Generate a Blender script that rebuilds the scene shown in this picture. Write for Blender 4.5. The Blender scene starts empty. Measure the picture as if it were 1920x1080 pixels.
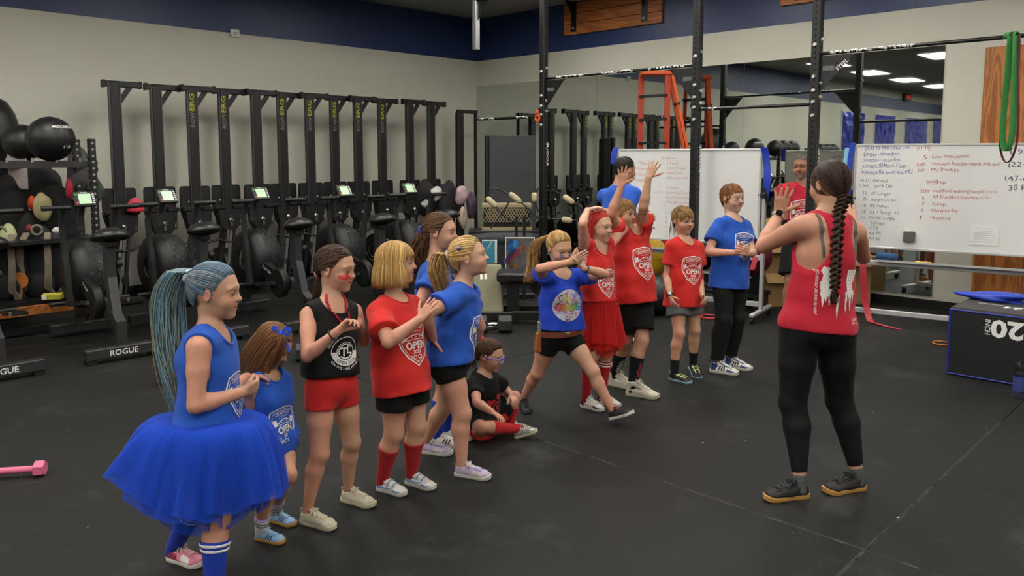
import bpy, math, random
import numpy as np
from math import sin, cos, pi, radians, atan2, sqrt
from mathutils import Vector, Matrix
S = bpy.context.scene
COL = S.collection
# ------------------------------------------------------------------ camera
PSI, PITCH, CAMH, FOC = radians(44.3), radians(5.8), 1.65, 1476.0
cd = bpy.data.cameras.new('camera'); cam = bpy.data.objects.new('camera', cd); COL.objects.link(cam)
cam.location = (0, 0, CAMH)
cam.rotation_euler = (pi/2 - PITCH, 0, PSI - pi/2)
cd.sensor_width = 36.0; cd.lens = 36.0*FOC/1920; cd.shift_y = -100/1920; cd.clip_start = 0.05
S.camera = cam
# ------------------------------------------------------------------ world, exposure
w = bpy.data.worlds.new('world'); S.world = w; w.use_nodes = True
w.node_tree.nodes['Background'].inputs[0].default_value = (0.05, 0.05, 0.055, 1)
w.node_tree.nodes['Background'].inputs[1].default_value = 0.3
S.view_settings.view_transform = 'Standard'; S.view_settings.look = 'None'
S.view_settings.gamma = 1; S.view_settings.use_curve_mapping = False
S.view_settings.exposure = 0.0
LIGHT_L = 19.5          # radiance of the ceiling light diffusers
# ------------------------------------------------------------------ materials
def lin(c):
    if isinstance(c, str):
        c = tuple(int(c[i:i+2], 16)/255 for i in (0, 2, 4))
    return tuple((x/12.92 if x <= .04045 else ((x+.055)/1.055)**2.4) for x in c)
_M = {}
def mat(name, c='808080', rough=.5, metal=0., var=0., vscale=8., bump=0., bscale=60., emit=0., alpha=1., attr=None, stretch=None, spec=.5, trans=0., sheen=0., coat=0.):
    if name in _M: return _M[name]
    m = bpy.data.materials.new(name); m.use_nodes = True
    nt = m.node_tree; b = nt.nodes['Principled BSDF']; L = nt.links.new
    rgb = lin(c) + (1,)
    b.inputs['Base Color'].default_value = rgb
    b.inputs['Roughness'].default_value = rough; b.inputs['Metallic'].default_value = metal
    b.inputs['Specular IOR Level'].default_value = spec
    if trans: b.inputs['Transmission Weight'].default_value = trans
    if coat: b.inputs['Coat Weight'].default_value = coat
    if sheen: b.inputs['Sheen Weight'].default_value = sheen; b.inputs['Sheen Roughness'].default_value = .5
    if emit:
        b.inputs['Emission Color'].default_value = rgb; b.inputs['Emission Strength'].default_value = emit
    if alpha < 1: b.inputs['Alpha'].default_value = alpha
    src = None
    if attr:
        a = nt.nodes.new('ShaderNodeAttribute'); a.attribute_name = attr; src = a.outputs['Color']
    tc = nt.nodes.new('ShaderNodeTexCoord'); vec = tc.outputs['Object']
    if stretch:
        mp = nt.nodes.new('ShaderNodeMapping'); mp.inputs['Scale'].default_value = stretch
        L(vec, mp.inputs['Vector']); vec = mp.outputs['Vector']
    if var:
        n = nt.nodes.new('ShaderNodeTexNoise'); n.inputs['Scale'].default_value = vscale; n.inputs['Detail'].default_value = 5
        L(vec, n.inputs['Vector'])
        mr = nt.nodes.new('ShaderNodeMapRange'); mr.inputs['From Min'].default_value = .3; mr.inputs['From Max'].default_value = .7
        mr.inputs['To Min'].default_value = 1-var; mr.inputs['To Max'].default_value = 1+var
        L(n.outputs['Fac'], mr.inputs['Value'])
        mx = nt.nodes.new('ShaderNodeMix'); mx.data_type = 'RGBA'; mx.blend_type = 'MULTIPLY'; mx.inputs['Factor'].default_value = 1
        if src: L(src, mx.inputs['A'])
        else: mx.inputs['A'].default_value = rgb
        L(mr.outputs['Result'], mx.inputs['B']); src = mx.outputs['Result']
    if src: L(src, b.inputs['Base Color'])
    if bump:
        n2 = nt.nodes.new('ShaderNodeTexNoise'); n2.inputs['Scale'].default_value = bscale; n2.inputs['Detail'].default_value = 3
        L(vec, n2.inputs['Vector'])
        bp = nt.nodes.new('ShaderNodeBump'); bp.inputs['Strength'].default_value = bump; bp.inputs['Distance'].default_value = .01
        L(n2.outputs['Fac'], bp.inputs['Height']); L(bp.outputs['Normal'], b.inputs['Normal'])
    _M[name] = m; return m
def wood(name, c1, c2, scale=1.2, along='z', rough=.5):
    if name in _M: return _M[name]
    m = bpy.data.materials.new(name); m.use_nodes = True
    nt = m.node_tree; b = nt.nodes['Principled BSDF']; L = nt.links.new
    tc = nt.nodes.new('ShaderNodeTexCoord'); mp = nt.nodes.new('ShaderNodeMapping')
    mp.inputs['Scale'].default_value = {'z': (3, 3, .35), 'y': (3, .35, 3)}[along]
    L(tc.outputs['Object'], mp.inputs['Vector'])
    n = nt.nodes.new('ShaderNodeTexNoise'); n.inputs['Scale'].default_value = scale*1.6; n.inputs['Detail'].default_value = 3; n.inputs['Distortion'].default_value = .8
    L(mp.outputs['Vector'], n.inputs['Vector'])
    mu = nt.nodes.new('ShaderNodeMath'); mu.operation = 'MULTIPLY'; mu.inputs[1].default_value = 46; L(n.outputs['Fac'], mu.inputs[0])
    si = nt.nodes.new('ShaderNodeMath'); si.operation = 'SINE'; L(mu.outputs[0], si.inputs[0])
    n3 = nt.nodes.new('ShaderNodeTexNoise'); n3.inputs['Scale'].default_value = 60; L(mp.outputs['Vector'], n3.inputs['Vector'])
    ad = nt.nodes.new('ShaderNodeMath'); ad.operation = 'MULTIPLY_ADD'; ad.inputs[1].default_value = .35; ad.inputs[2].default_value = .2
    L(si.outputs[0], ad.inputs[0])
    ad2 = nt.nodes.new('ShaderNodeMath'); ad2.operation = 'ADD'; L(ad.outputs[0], ad2.inputs[0]); L(n3.outputs['Fac'], ad2.inputs[1])
    r = nt.nodes.new('ShaderNodeValToRGB'); r.color_ramp.elements[0].position = .3; r.color_ramp.elements[1].position = 1.0
    r.color_ramp.elements[0].color = lin(c1)+(1,); r.color_ramp.elements[1].color = lin(c2)+(1,)
    L(ad2.outputs[0], r.inputs['Fac']); L(r.outputs['Color'], b.inputs['Base Color'])
    b.inputs['Roughness'].default_value = rough
    _M[name] = m; return m
# ------------------------------------------------------------------ mesh builder
class MB:
    def __init__(s): s.v = []; s.f = []
    def add(s, vs, fs):
        o = len(s.v); s.v += [tuple(map(float, p)) for p in vs]; s.f += [tuple(i+o for i in f) for f in fs]; return s
    def box(s, c, d, R=None, ch=0.):
        x, y, z = d[0]/2, d[1]/2, d[2]/2
        if ch <= 0:
            vs = [(i*x, j*y, k*z) for i in (-1, 1) for j in (-1, 1) for k in (-1, 1)]
            fs = [(0,1,3,2),(4,6,7,5),(0,4,5,1),(2,3,7,6),(0,2,6,4),(1,5,7,3)]
        else:
            ch = min(ch, x*.9, y*.9, z*.9); vs = []; idx = {}
            for i in (-1, 1):
                for j in (-1, 1):
                    for k in (-1, 1):
                        for a in range(3):
                            p = [i*(x-ch), j*(y-ch), k*(z-ch)]; p[a] = (i*x, j*y, k*z)[a]
                            idx[(i,j,k,a)] = len(vs); vs.append(tuple(p))
            fs = []; R2 = ((-1,-1),(1,-1),(1,1),(-1,1))
            for sg in (-1, 1):
                for a in range(3):
                    q = []
                    for (u, v_) in R2:
                        t = [0,0,0]; t[a] = sg; t[(a+1)%3] = u; t[(a+2)%3] = v_; q.append(idx[(*t, a)])
                    fs.append(tuple(q) if sg > 0 else tuple(q[::-1]))
            for a in range(3):
                b, c_ = (a+1)%3, (a+2)%3
                for u in (-1, 1):
                    for v_ in (-1, 1):
                        t0 = [0,0,0]; t1 = [0,0,0]; t0[a] = -1; t1[a] = 1
                        for t in (t0, t1): t[b] = u; t[c_] = v_
                        q = [idx[(*t0,b)], idx[(*t1,b)], idx[(*t1,c_)], idx[(*t0,c_)]]
                        fs.append(tuple(q) if u*v_ < 0 else tuple(q[::-1]))
            for i in (-1, 1):
                for j in (-1, 1):
                    for k in (-1, 1):
                        q = [idx[(i,j,k,0)], idx[(i,j,k,1)], idx[(i,j,k,2)]]
                        fs.append(tuple(q) if i*j*k > 0 else tuple(q[::-1]))
        if R is not None: vs = [R @ Vector(p) for p in vs]
        return s.add([(p[0]+c[0], p[1]+c[1], p[2]+c[2]) for p in vs], fs)
    def beam(s, a, b, w_, h_, up=(0,0,1), ch=0.):
        a, b = Vector(a), Vector(b); z = (b-a); l = z.length; z.normalize()
        u = Vector(up)
        if abs(z.dot(u)) > .98: u = Vector((0,1,0))
        x = u.cross(z).normalized(); y = z.cross(x)
        return s.box((a+b)/2, (w_, h_, l), Matrix((x, y, z)).transposed(), ch)
    def tube(s, pts, r, n=10, caps=True):
        pts = [Vector(p) for p in pts]; N = len(pts)
        rs = r if isinstance(r, (list, tuple)) else [r]*N
        o = len(s.v); nx = None; vs = []; fs = []
        for i, p in enumerate(pts):
            t = (pts[min(i+1, N-1)]-pts[max(i-1, 0)]); t.normalize()
            if nx is None:
                u = Vector((0,0,1)) if abs(t.z) < .9 else Vector((1,0,0)); nx = u.cross(t).normalized()
            else:
                nx = (nx - t*nx.dot(t)).normalized()
            ny = t.cross(nx)
            for k in range(n):
                a = 2*pi*k/n; vs.append(p + (nx*cos(a)+ny*sin(a))*rs[i])
        for i in range(N-1):
            for k in range(n):
                fs.append((i*n+k, i*n+(k+1)%n, (i+1)*n+(k+1)%n, (i+1)*n+k))
        if caps: fs.append(tuple(range(n))[::-1]); fs.append(tuple((N-1)*n+k for k in range(n)))
        return s.add(vs, fs)
    def cyl(s, a, b, r, n=16, r2=None): return s.tube([a, b], [r, r if r2 is None else r2], n)
    def lathe(s, prof, c=(0,0,0), n=24, R=None, close=True):
        vs = []; fs = []; m = len(prof)
        for k in range(n):
            a = 2*pi*k/n
            for (r, z) in prof:
                p = Vector((r*cos(a), r*sin(a), z))
                if R is not None: p = R @ p
                vs.append((p[0]+c[0], p[1]+c[1], p[2]+c[2]))
        for k in range(n):
            for i in range(m-1):
                fs.append((k*m+i, ((k+1)%n)*m+i, ((k+1)%n)*m+i+1, k*m+i+1))
        if close: fs.append(tuple(k*m for k in range(n))[::-1]); fs.append(tuple(k*m+m-1 for k in range(n)))
        return s.add(vs, fs)
    def sphere(s, c, r, n=24, m=14, R=None):
        r3 = r if isinstance(r, (tuple, list)) else (r, r, r)
        vs = []; fs = []
        for j in range(1, m):
            for k in range(n):
                t = pi*j/m; a = 2*pi*k/n
                vs.append((r3[0]*sin(t)*cos(a), r3[1]*sin(t)*sin(a), r3[2]*cos(t)))
        vs += [(0,0,r3[2]), (0,0,-r3[2])]; T = (m-1)*n
        for j in range(m-2):
            for k in range(n): fs.append((j*n+k, (j+1)*n+k, (j+1)*n+(k+1)%n, j*n+(k+1)%n))
        for k in range(n): fs.append((T, k, (k+1)%n)); fs.append((T+1, (m-2)*n+(k+1)%n, (m-2)*n+k))
        if R is not None: vs = [R @ Vector(p) for p in vs]
        return s.add([(p[0]+c[0], p[1]+c[1], p[2]+c[2]) for p in vs], fs)
    def prism(s, poly, a, d, ux=(1,0,0), uy=(0,0,1)):
        """polygon in (ux,uy) at origin a, extruded along vector d"""
        a, d, ux, uy = Vector(a), Vector(d), Vector(ux), Vector(uy); n = len(poly)
        p0 = [a+ux*x+uy*y for x, y in poly]; vs = p0+[p+d for p in p0]
        fs = [tuple(range(n)), tuple(range(2*n-1, n-1, -1))]+[(i, i+n, (i+1)%n+n, (i+1)%n) for i in range(n)]
        return s.add(vs, fs)
    def strip(s, pts, w_, th=.003):
        """flat band: pts = [(p, side)]"""
        vs = []; fs = []
        for i, (p, sd) in enumerate(pts):
            p = Vector(p); sd = Vector(sd).normalized()
            t = (Vector(pts[min(i+1, len(pts)-1)][0])-Vector(pts[max(i-1, 0)][0])).normalized(); n = sd.cross(t).normalized()
            for (a, b) in ((-1,-1), (1,-1), (1,1), (-1,1)): vs.append(p+sd*a*w_/2+n*b*th/2)
        for i in range(len(pts)-1):
            for k in range(4): fs.append((i*4+k, i*4+(k+1)%4, i*4+4+(k+1)%4, i*4+4+k))
        fs.append((3,2,1,0)); e = 4*(len(pts)-1); fs.append((e, e+1, e+2, e+3))
        return s.add(vs, fs)
    def text(s, t, R, c, size, bold=0., th=0.0, align='c', width=None):
        """writing laid on the plane given by R (columns: reading direction, up, outwards)"""
        vs, fs = text_geo(t, bold)
        if not vs: return s
        x0 = min(p[0] for p in vs); x1 = max(p[0] for p in vs)
        k = size/.72; kx = k if width is None else width/(x1-x0)
        off = {'c': (x0+x1)/2, 'l': x0, 'r': x1}[align]
        R = Matrix(R) if not isinstance(R, Matrix) else R
        return s.add([Vector(c) + R @ Vector(((p[0]-off)*kx, p[1]*k, 0)) for p in vs], fs)
_T = {}
def text_geo(t, bold=0.):
    key = (t, round(bold, 4))
    if key not in _T:
        cu = bpy.data.curves.new('writing', 'FONT'); cu.body = t; cu.resolution_u = 2; cu.offset = bold; cu.size = 1
        ob = bpy.data.objects.new('writing', cu); COL.objects.link(ob)
        dg = bpy.context.evaluated_depsgraph_get(); me = ob.evaluated_get(dg).to_mesh()
        _T[key] = ([tuple(v.co) for v in me.vertices], [tuple(p.vertices) for p in me.polygons])
        ob.evaluated_get(dg).to_mesh_clear(); bpy.data.objects.remove(ob); bpy.data.curves.remove(cu)
    return _T[key]
def frame(right, up):
    r = Vector(right).normalized(); u = Vector(up).normalized(); n = r.cross(u); return Matrix((r, u, n)).transposed()
# ------------------------------------------------------------------ objects
def tag(o, label=None, cat=None, group=None, kind=None):
    if label: o['label'] = label
    if cat: o['category'] = cat
    if group: o['group'] = group
    if kind: o['kind'] = kind
    return o
def obj(name, mb, m, parent=None, smooth=False, label=None, kind=None):
    me = bpy.data.meshes.new(name)
    if isinstance(mb, MB): me.from_pydata(mb.v, [], mb.f)
    else: me = mb
    if not me.materials: me.materials.append(m)
    if smooth:
        if smooth is True: me.shade_smooth()
        else: me.shade_smooth(); me.set_sharp_from_angle(angle=radians(smooth))
    o = bpy.data.objects.new(name, me); COL.objects.link(o)
    if parent is not None: o.parent = parent
    if label: o['label'] = label
    if kind: o['kind'] = kind
    return o
def empty(name, loc, rz=0., label=None, cat=None, group=None):
    o = bpy.data.objects.new(name, None); COL.objects.link(o); o.empty_display_size = .1
    o.location = loc; o.rotation_euler = (0, 0, rz); return tag(o, label, cat, group)
def kids(o, _c={}):
    return [c for c in bpy.data.objects if c.parent == o]
def copy_tree(o, ch=None):
    tree = []
    def walk(a):
        ks = [c for c in bpy.data.objects if c.parent == a]
        return (a, [walk(k) for k in ks])
    def mk(t, par):
        c = t[0].copy(); COL.objects.link(c)
        if par is not None: c.parent = par
        for k in t[1]: mk(k, c)
        return c
    return mk(walk(o), None)
def rz(a): return Matrix.Rotation(a, 3, 'Z')
def rx(a): return Matrix.Rotation(a, 3, 'X')
def ry(a): return Matrix.Rotation(a, 3, 'Y')
# ================================================================== the room
XR, YB, XL, YF, ZC = 9.10, 9.70, -18.0, -5.0, 3.87
BAND = 3.19
M_wall = mat('wall_paint', 'c4c2b4', .75, var=.03, vscale=1.5, bump=.05, bscale=120)
M_band = mat('blue_paint', '22345e', .42, var=.06, vscale=2.0, bump=.05, bscale=90)
M_ceil = mat('ceiling_paint', '8e8c88', .9, var=.05, vscale=3)
M_black = mat('black_powder_coat', '0f1011', .42, var=.15, vscale=9, bump=.04, bscale=300)
M_blackp = mat('black_plastic', '0b0b0c', .5)
M_steel = mat('brushed_steel', 'b5b5b2', .3, metal=1., var=.1, vscale=20)
M_alu = mat('aluminium_frame', 'c4c5c3', .4, metal=.35, var=.06)
M_bolt = mat('zinc_bolt', 'd0d0cc', .3, metal=.8)
M_white = mat('white_print', 'e6e6e2', .6)
def rubber():
    m = mat('black_rubber', '1b1b1a', .62, var=.16, vscale=1.7, bump=.12, bscale=190, spec=.22)
    nt = m.node_tree; b = nt.nodes['Principled BSDF']; L = nt.links.new
    # worn, chalky scuffs and pale flecks of the rubber itself
    tc = nt.nodes.new('ShaderNodeTexCoord')
    vo = nt.nodes.new('ShaderNodeTexNoise'); vo.inputs['Scale'].default_value = 170; vo.inputs['Detail'].default_value = 1; L(tc.outputs['Object'], vo.inputs['Vector'])
    r = nt.nodes.new('ShaderNodeMapRange'); r.inputs['From Min'].default_value = .735; r.inputs['From Max'].default_value = .80; r.inputs['To Min'].default_value = 0; r.inputs['To Max'].default_value = .3
    L(vo.outputs['Fac'], r.inputs['Value'])
    n2 = nt.nodes.new('ShaderNodeTexNoise'); n2.inputs['Scale'].default_value = 2.3; n2.inputs['Detail'].default_value = 8; n2.inputs['Roughness'].default_value = .7; L(tc.outputs['Object'], n2.inputs['Vector'])
    r2 = nt.nodes.new('ShaderNodeMapRange'); r2.inputs['From Min'].default_value = .56; r2.inputs['From Max'].default_value = .8; r2.inputs['To Min'].default_value = 0; r2.inputs['To Max'].default_value = .09
    L(n2.outputs['Fac'], r2.inputs['Value'])
    mx = nt.nodes.new('ShaderNodeMath'); mx.operation = 'MAXIMUM'; L(r.outputs['Result'], mx.inputs[0]); L(r2.outputs['Result'], mx.inputs[1])
    src = b.inputs['Base Color'].links[0].from_socket
    mi = nt.nodes.new('ShaderNodeMix'); mi.data_type = 'RGBA'; mi.inputs['B'].default_value = lin('a9a7a0')+(1,)
    L(mx.outputs[0], mi.inputs['Factor']); L(src, mi.inputs['A']); L(mi.outputs['Result'], b.inputs['Base Color'])
    return m
M_rub = rubber()
def struct(name, mb, m): 
    o = obj(name, mb, m); o['kind'] = 'structure'; return o
fl = struct('floor', MB().box(((XR+XL)/2, (YB+YF)/2, -.06), (XR-XL+.4, YB-YF+.4, .08)), mat('floor_slab', '1a1a1a', .8))
xs = [-14.5, -8.6, -2.65, 3.29, 5.27, 7.25]; ys = [1.14+3.26*k for k in range(-2, 4)]
xs = [XL]+[x for x in xs if XL < x < XR]+[XR]; ys = [YF]+[y for y in ys if YF < y < YB]+[YB]
for i in range(len(xs)-1):
    for j in range(len(ys)-1):
        g = .0022
        o = obj('rubber_mat', MB().box(((xs[i]+xs[i+1])/2, (ys[j]+ys[j+1])/2, -.01), (xs[i+1]-xs[i]-2*g, ys[j+1]-ys[j]-2*g, .02), ch=.003), M_rub, fl)
# chalky dust settled in the two joints people walk over
M_dust = mat('chalk_dust', '7d7b76', .95)
def dust_alpha():
    nt = M_dust.node_tree; b = nt.nodes['Principled BSDF']; tc = nt.nodes.new('ShaderNodeTexCoord'); n1 = nt.nodes.new('ShaderNodeTexNoise'); n1.inputs['Scale'].default_value = 7; n1.inputs['Detail'].default_value = 8; n1.inputs['Roughness'].default_value = .75
    nt.links.new(tc.outputs['Object'], n1.inputs['Vector']); mr = nt.nodes.new('ShaderNodeMapRange'); mr.inputs['From Min'].default_value = .42; mr.inputs['From Max'].default_value = .72; mr.inputs['To Max'].default_value = .5; nt.links.new(n1.outputs['Fac'], mr.inputs['Value']); nt.links.new(mr.outputs['Result'], b.inputs['Alpha'])
dust_alpha()
mb = MB().add([(3.283, .2, .0008), (3.297, .2, .0008), (3.297, 2.95, .0008), (3.283, 2.95, .0008)], [(0, 1, 2, 3)]).add([(2.6, 1.132, .0012), (5.5, 1.132, .0012), (5.5, 1.148, .0012), (2.6, 1.148, .0012)], [(0, 1, 2, 3)])
obj('chalk_dust', mb, M_dust, fl, kind='stuff')
rng = random.Random(5); mb = MB()
for i in range(70):
    c = Vector((rng.uniform(1, 8), rng.uniform(.3, 6.5), .0015)); r = rng.uniform(.002, .007)
    mb.add([c+Vector((r*cos(a+.3), r*sin(a)*rng.uniform(.4, 1), 0)) for a in (0, 1.2, 2.5, 3.7, 5)], [(0,1,2,3,4)])
obj('lint_speck', mb, mat('lint', 'b9b7b0', .9), fl, kind='stuff')
T = .15
def wall2(name, c, d, split=BAND, band=True):
    mb = MB().box((c[0], c[1], split/2), (d[0], d[1], split)); o = struct(name, mb, M_wall)
    b = obj('painted_band', MB().box((c[0], c[1], (split+ZC)/2), (d[0], d[1], ZC-split)), M_band, o); return o
wb = struct('wall_back', MB().box(((XL+XR)/2, YB+T/2, ZC/2), (XR-XL+2*T, T, ZC)), M_wall)
obj('painted_band', MB().box(((XR-4.6)/2, YB-.002, (BAND+ZC)/2), (XR+4.6, .004, ZC-BAND-.002)), M_band, wb)
obj('painted_band', MB().box(((XL-4.6)/2, YB-.002, 3.38), (-XL-4.6, .004, .38)), M_band, wb)
wall2('wall_right', (XR+T/2, (YB+YF)/2), (T, YB-YF))
wall2('wall_front', ((XL+XR)/2, YF-T/2), (XR-XL+2*T, T))
wall2('wall_left', (XL-T/2, (YB+YF)/2), (T, YB-YF))
struct('ceiling', MB().box(((XL+XR)/2, (YB+YF)/2, ZC+.05), (XR-XL+2*T, YB-YF+2*T, .1)), M_ceil)
struct('baseboard_back', MB().box((XR/2+XL/2, YB-.008, .05), (XR-XL, .016, .1)), M_blackp)
struct('baseboard_right', MB().box((XR-.008, (YB+YF)/2, .05), (.016, YB-YF, .1)), M_blackp)
# ceiling lights
M_tube = mat('light_diffuser', 'fffcf4', .5, emit=LIGHT_L)
M_trof = mat('white_enamel', 'd8d8d4', .5)
def light(x, y, lab):
    t = empty('ceiling_light', (x, y, ZC), 0, lab, 'light', 'ceiling light panels')
    f = MB()
    for sx, sy, dx, dy in ((0, .325, 1.26, .03), (0, -.325, 1.26, .03), (.615, 0, .03, .62), (-.615, 0, .03, .62)): f.box((sx, sy, -.02), (dx, dy, .04))
    obj('frame', f, M_trof, t); obj('diffuser', MB().box((0, 0, -.012), (1.2, .62, .012)), M_tube, t)
LX = (-16.5, -13.0, -9.8, -6.8, -3.9, -1.2, 1.6, 4.4, 7.0)
for i, x in enumerate(LX):
    for j, y in enumerate((-2.4, .3, 3.0, 5.6, 8.1)):
        if x < -5 and j in (0, 2): continue
        if x > 0 and j == 4: y = 6.9
        if x > 0 and j == 3: y = 4.9
        light(x, y, 'flat white ceiling light panel set in the grey ceiling of the gym')
# mirrors on the right wall
M_mirror = mat('mirror_glass', 'd5dad6', .015, metal=1.)
edges = [9.68, 7.156, 4.853, 2.59]
for i in range(3):
    y1, y0 = edges[i], edges[i+1]
    o = obj('wall_mirror', MB().box((XR-.006, (y0+y1)/2, 1.46), (.012, y1-y0-.004, 2.64)), M_mirror)
    tag(o, ['frameless wall mirror panel nearest the corner behind the dark folding mat', 'middle frameless wall mirror panel behind the first whiteboard', 'frameless wall mirror panel ending beside the plywood sheet'][i], 'mirror', 'wall mirrors')
# plywood on the right wall
M_ply = wood('plywood_face', '8a4f1e', 'b87434', 1.3, 'z')
o = obj('plywood_sheet', MB().box((XR-.011, 1.55, 1.46), (.02, 1.34, 2.52), ch=.002), M_ply); tag(o, 'orange brown plywood sheet fixed to the wall right of the mirrors', 'plywood')
# wooden boards with black brackets
M_pine = wood('stained_pine', '8f4f22', 'b46c33', 1.0, 'y')
def wallboard(y0, y1, z0, z1, lab, br):
    t = empty('bracket_board', (XR, (y0+y1)/2, z0), 0, lab, 'wooden board'); L = y1-y0; n = 3; h = (z1-z0)/n
    for k in range(n): obj('plank', MB().box((-.02, 0, h*(k+.5)), (.04, L, h-.006), ch=.004), M_pine, t)
    for yb in br:
        b = obj('steel_bracket', MB().box((-.047, yb, .34), (.014, .09, .6)).prism([(0, .62), (0, .24), (-.32, .62)], (-.05, yb-.006, 0), (0, .012, 0)).beam((-.05, yb, .6), (-.6, yb, .6), .06, .06), M_black, t)
        obj('bolt', MB().lathe([(0, .0), (.02, 0), (.02, .012), (.01, .02), (0, .02)], (-.054, yb, .09), 8, ry(-pi/2), False), M_bolt, b)
wallboard(6.06, 7.77, 3.40, 4.0-.14, 'stained plank board with two black brackets high on the blue band near the corner', (.66, -.58))
wallboard(2.75, 4.40, 3.40, 3.86, 'stained plank board with a black bracket high on the blue band towards the right', (.6,))
# small white box on the back wall
t = empty('wall_sensor', (4.86, YB, 3.19), 0, 'small white sensor box on the edge of the blue band on the back wall', 'sensor')
obj('housing', MB().box((0, -.02, 0), (.115, .04, .09), ch=.006), mat('white_plastic', 'd9d9d4', .45), t)
obj('lens', MB().box((0, -.043, -.005), (.06, .008, .04), ch=.003), mat('grey_plastic', 'a6a6a2', .3), t)
# far end of the back wall: foil covered windows and a timer, seen in the mirror
M_foil = mat('blue_foil', '1f32b0', .2, metal=.6, var=.3, vscale=5, bump=.6, bscale=7)
for k, (x0, x1) in enumerate(((-7.8, -6.1), (-10.6, -8.8), (-14.0, -11.7), (-16.5, -14.8))):
    w_ = struct('window_%d' % (k+1), MB().box(((x0+x1)/2, YB-.012, 1.98), (x1-x0+.1, .024, 2.04)), mat('window_frame', 'c8c8c4', .5))
    mb = MB(); rng = random.Random(k); n = 10; m_ = 14
    vs = [(x0+(x1-x0)*i/n, YB-.04-rng.uniform(0, .03), 1.0+1.96*j/m_) for i in range(n+1) for j in range(m_+1)]
    mb.add(vs, [(i*(m_+1)+j, (i+1)*(m_+1)+j, (i+1)*(m_+1)+j+1, i*(m_+1)+j+1) for i in range(n) for j in range(m_)])
    obj('foil_cover', mb, M_foil, w_)
t = empty('wall_clock', (-11.6, YB, 3.56), 0, 'black digital timer with red digits high on the far wall, seen in the mirror', 'clock')
obj('housing', MB().box((0, -.06, .1), (.62, .1, .24), ch=.01), M_blackp, t)
obj('digits', MB().text('10:00', frame((1, 0, 0), (0, 0, 1)), (-.05, -.112, .04), .13, .02), mat('red_led', 'd01a1a', .5, emit=1.2), t)
# ================================================================== pull-up rig
RX = 7.0
def ring(c, r, r2, n=24, axis='x'):
    mb = MB(); vs = []; R = {'x': lambda a, q: (0, q*cos(a), q*sin(a)), 'z': lambda a, q: (q*cos(a), q*sin(a), 0), 'y': lambda a, q: (q*cos(a), 0, q*sin(a))}[axis]
    return mb.tube([Vector(c)+Vector(R(2*pi*k/n, r)) for k in range(n+1)], r2, 6)
def holes(z0, z1, step, xo, yo, r=.011):
    mb = MB(); z = z0
    while z < z1:
        for a, d in ((Vector((-xo, 0, z)), 'x'), (Vector((0, -yo, z)), 'y')):
            n = 8; u = Vector((0, 1, 0)) if d == 'x' else Vector((1, 0, 0))
            mb.add([a+(u*cos(2*pi*k/n)+Vector((0, 0, 1))*sin(2*pi*k/n))*r for k in range(n)], [tuple(range(n))])
        z += step
    return mb
M_hole = mat('hole_dark', '040404', .9)
def bolt(mb, p, ax):
    R = {'-x': ry(-pi/2), '-y': rx(pi/2), '+y': rx(-pi/2), '+x': ry(pi/2)}[ax]
    mb.lathe([(0, 0), (.019, 0), (.019, .01), (.013, .022), (0, .022)], p, 8, R, False); return mb
rig = empty('pull_up_rig', (RX, 0, 0), 0, 'black perforated steel pull-up rig with three uprights in view and chalky bars', 'rig')
UP = [6.31, 4.25, 3.04, .55]
zb = {0: (.1,)}
M_galv = mat('galvanised_steel', '9a9b9a', .45, metal=.6, var=.1)
for k, y in enumerate(UP):
    u = obj('upright', MB().box((0, y, ZC/2), (.078, .078, ZC-.002), ch=.006), M_black, rig)
    obj('hole', holes(.2, 3.8, .05, .0395, .0395), M_hole, rig, kind='stuff').location = (0, y, 0)
    b = MB()
    for z in ((2.62, 2.34, 2.22, 2.12, 2.0) if k < 3 else (2.5,)): bolt(b, (-.039, y, z), '-x')
    for z in (2.66, 2.28, 2.16): bolt(b, (0, y-.039, z), '-y')
    obj('bolt', b, M_bolt, u, kind='stuff')
    if k < 3:
        obj('lettering', MB().text('ROGUE', frame((0, 0, 1), (1, 0, 0)), (.012, y-.0402, 1.66-.045*k), .038, .012, width=.27), M_white, u)
    obj('floor_plate', MB().box((0, y, .006), (.2, .2, .012)), M_black, rig)
# the silver upright at the end of the rig reaches only part of the way down
sp = obj('silver_upright', MB().box((0, 7.47, (2.98+ZC)/2), (.07, .07, ZC-2.98), ch=.005), M_galv, rig, label='short galvanised upright hanging from the ceiling end of the rig')
obj('bolt', bolt(bolt(MB(), (-.036, 7.47, 3.62), '-x'), (-.036, 7.47, 3.80), '-x'), M_bolt, sp, kind='stuff')
obj('beam', MB().box((0, 6.93, 3.62), (.07, 1.16, .07), ch=.005).prism([(0, 0), (.22, 0), (0, -.25)], (-.005, 7.43, 3.6), (.01, 0, 0), (0, -1, 0), (0, 0, 1)), M_black, rig)
obj('beam', MB().beam((0, 6.27, 3.50), (-2.2, 6.27, 3.50), .07, .07), M_black, rig)
M_bar = mat('worn_steel_bar', '3a3a3a', .32, metal=.8, var=.35, vscale=14)
M_chalk = mat('chalked_steel', 'c9c7c1', .7, var=.25, vscale=60)
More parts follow.
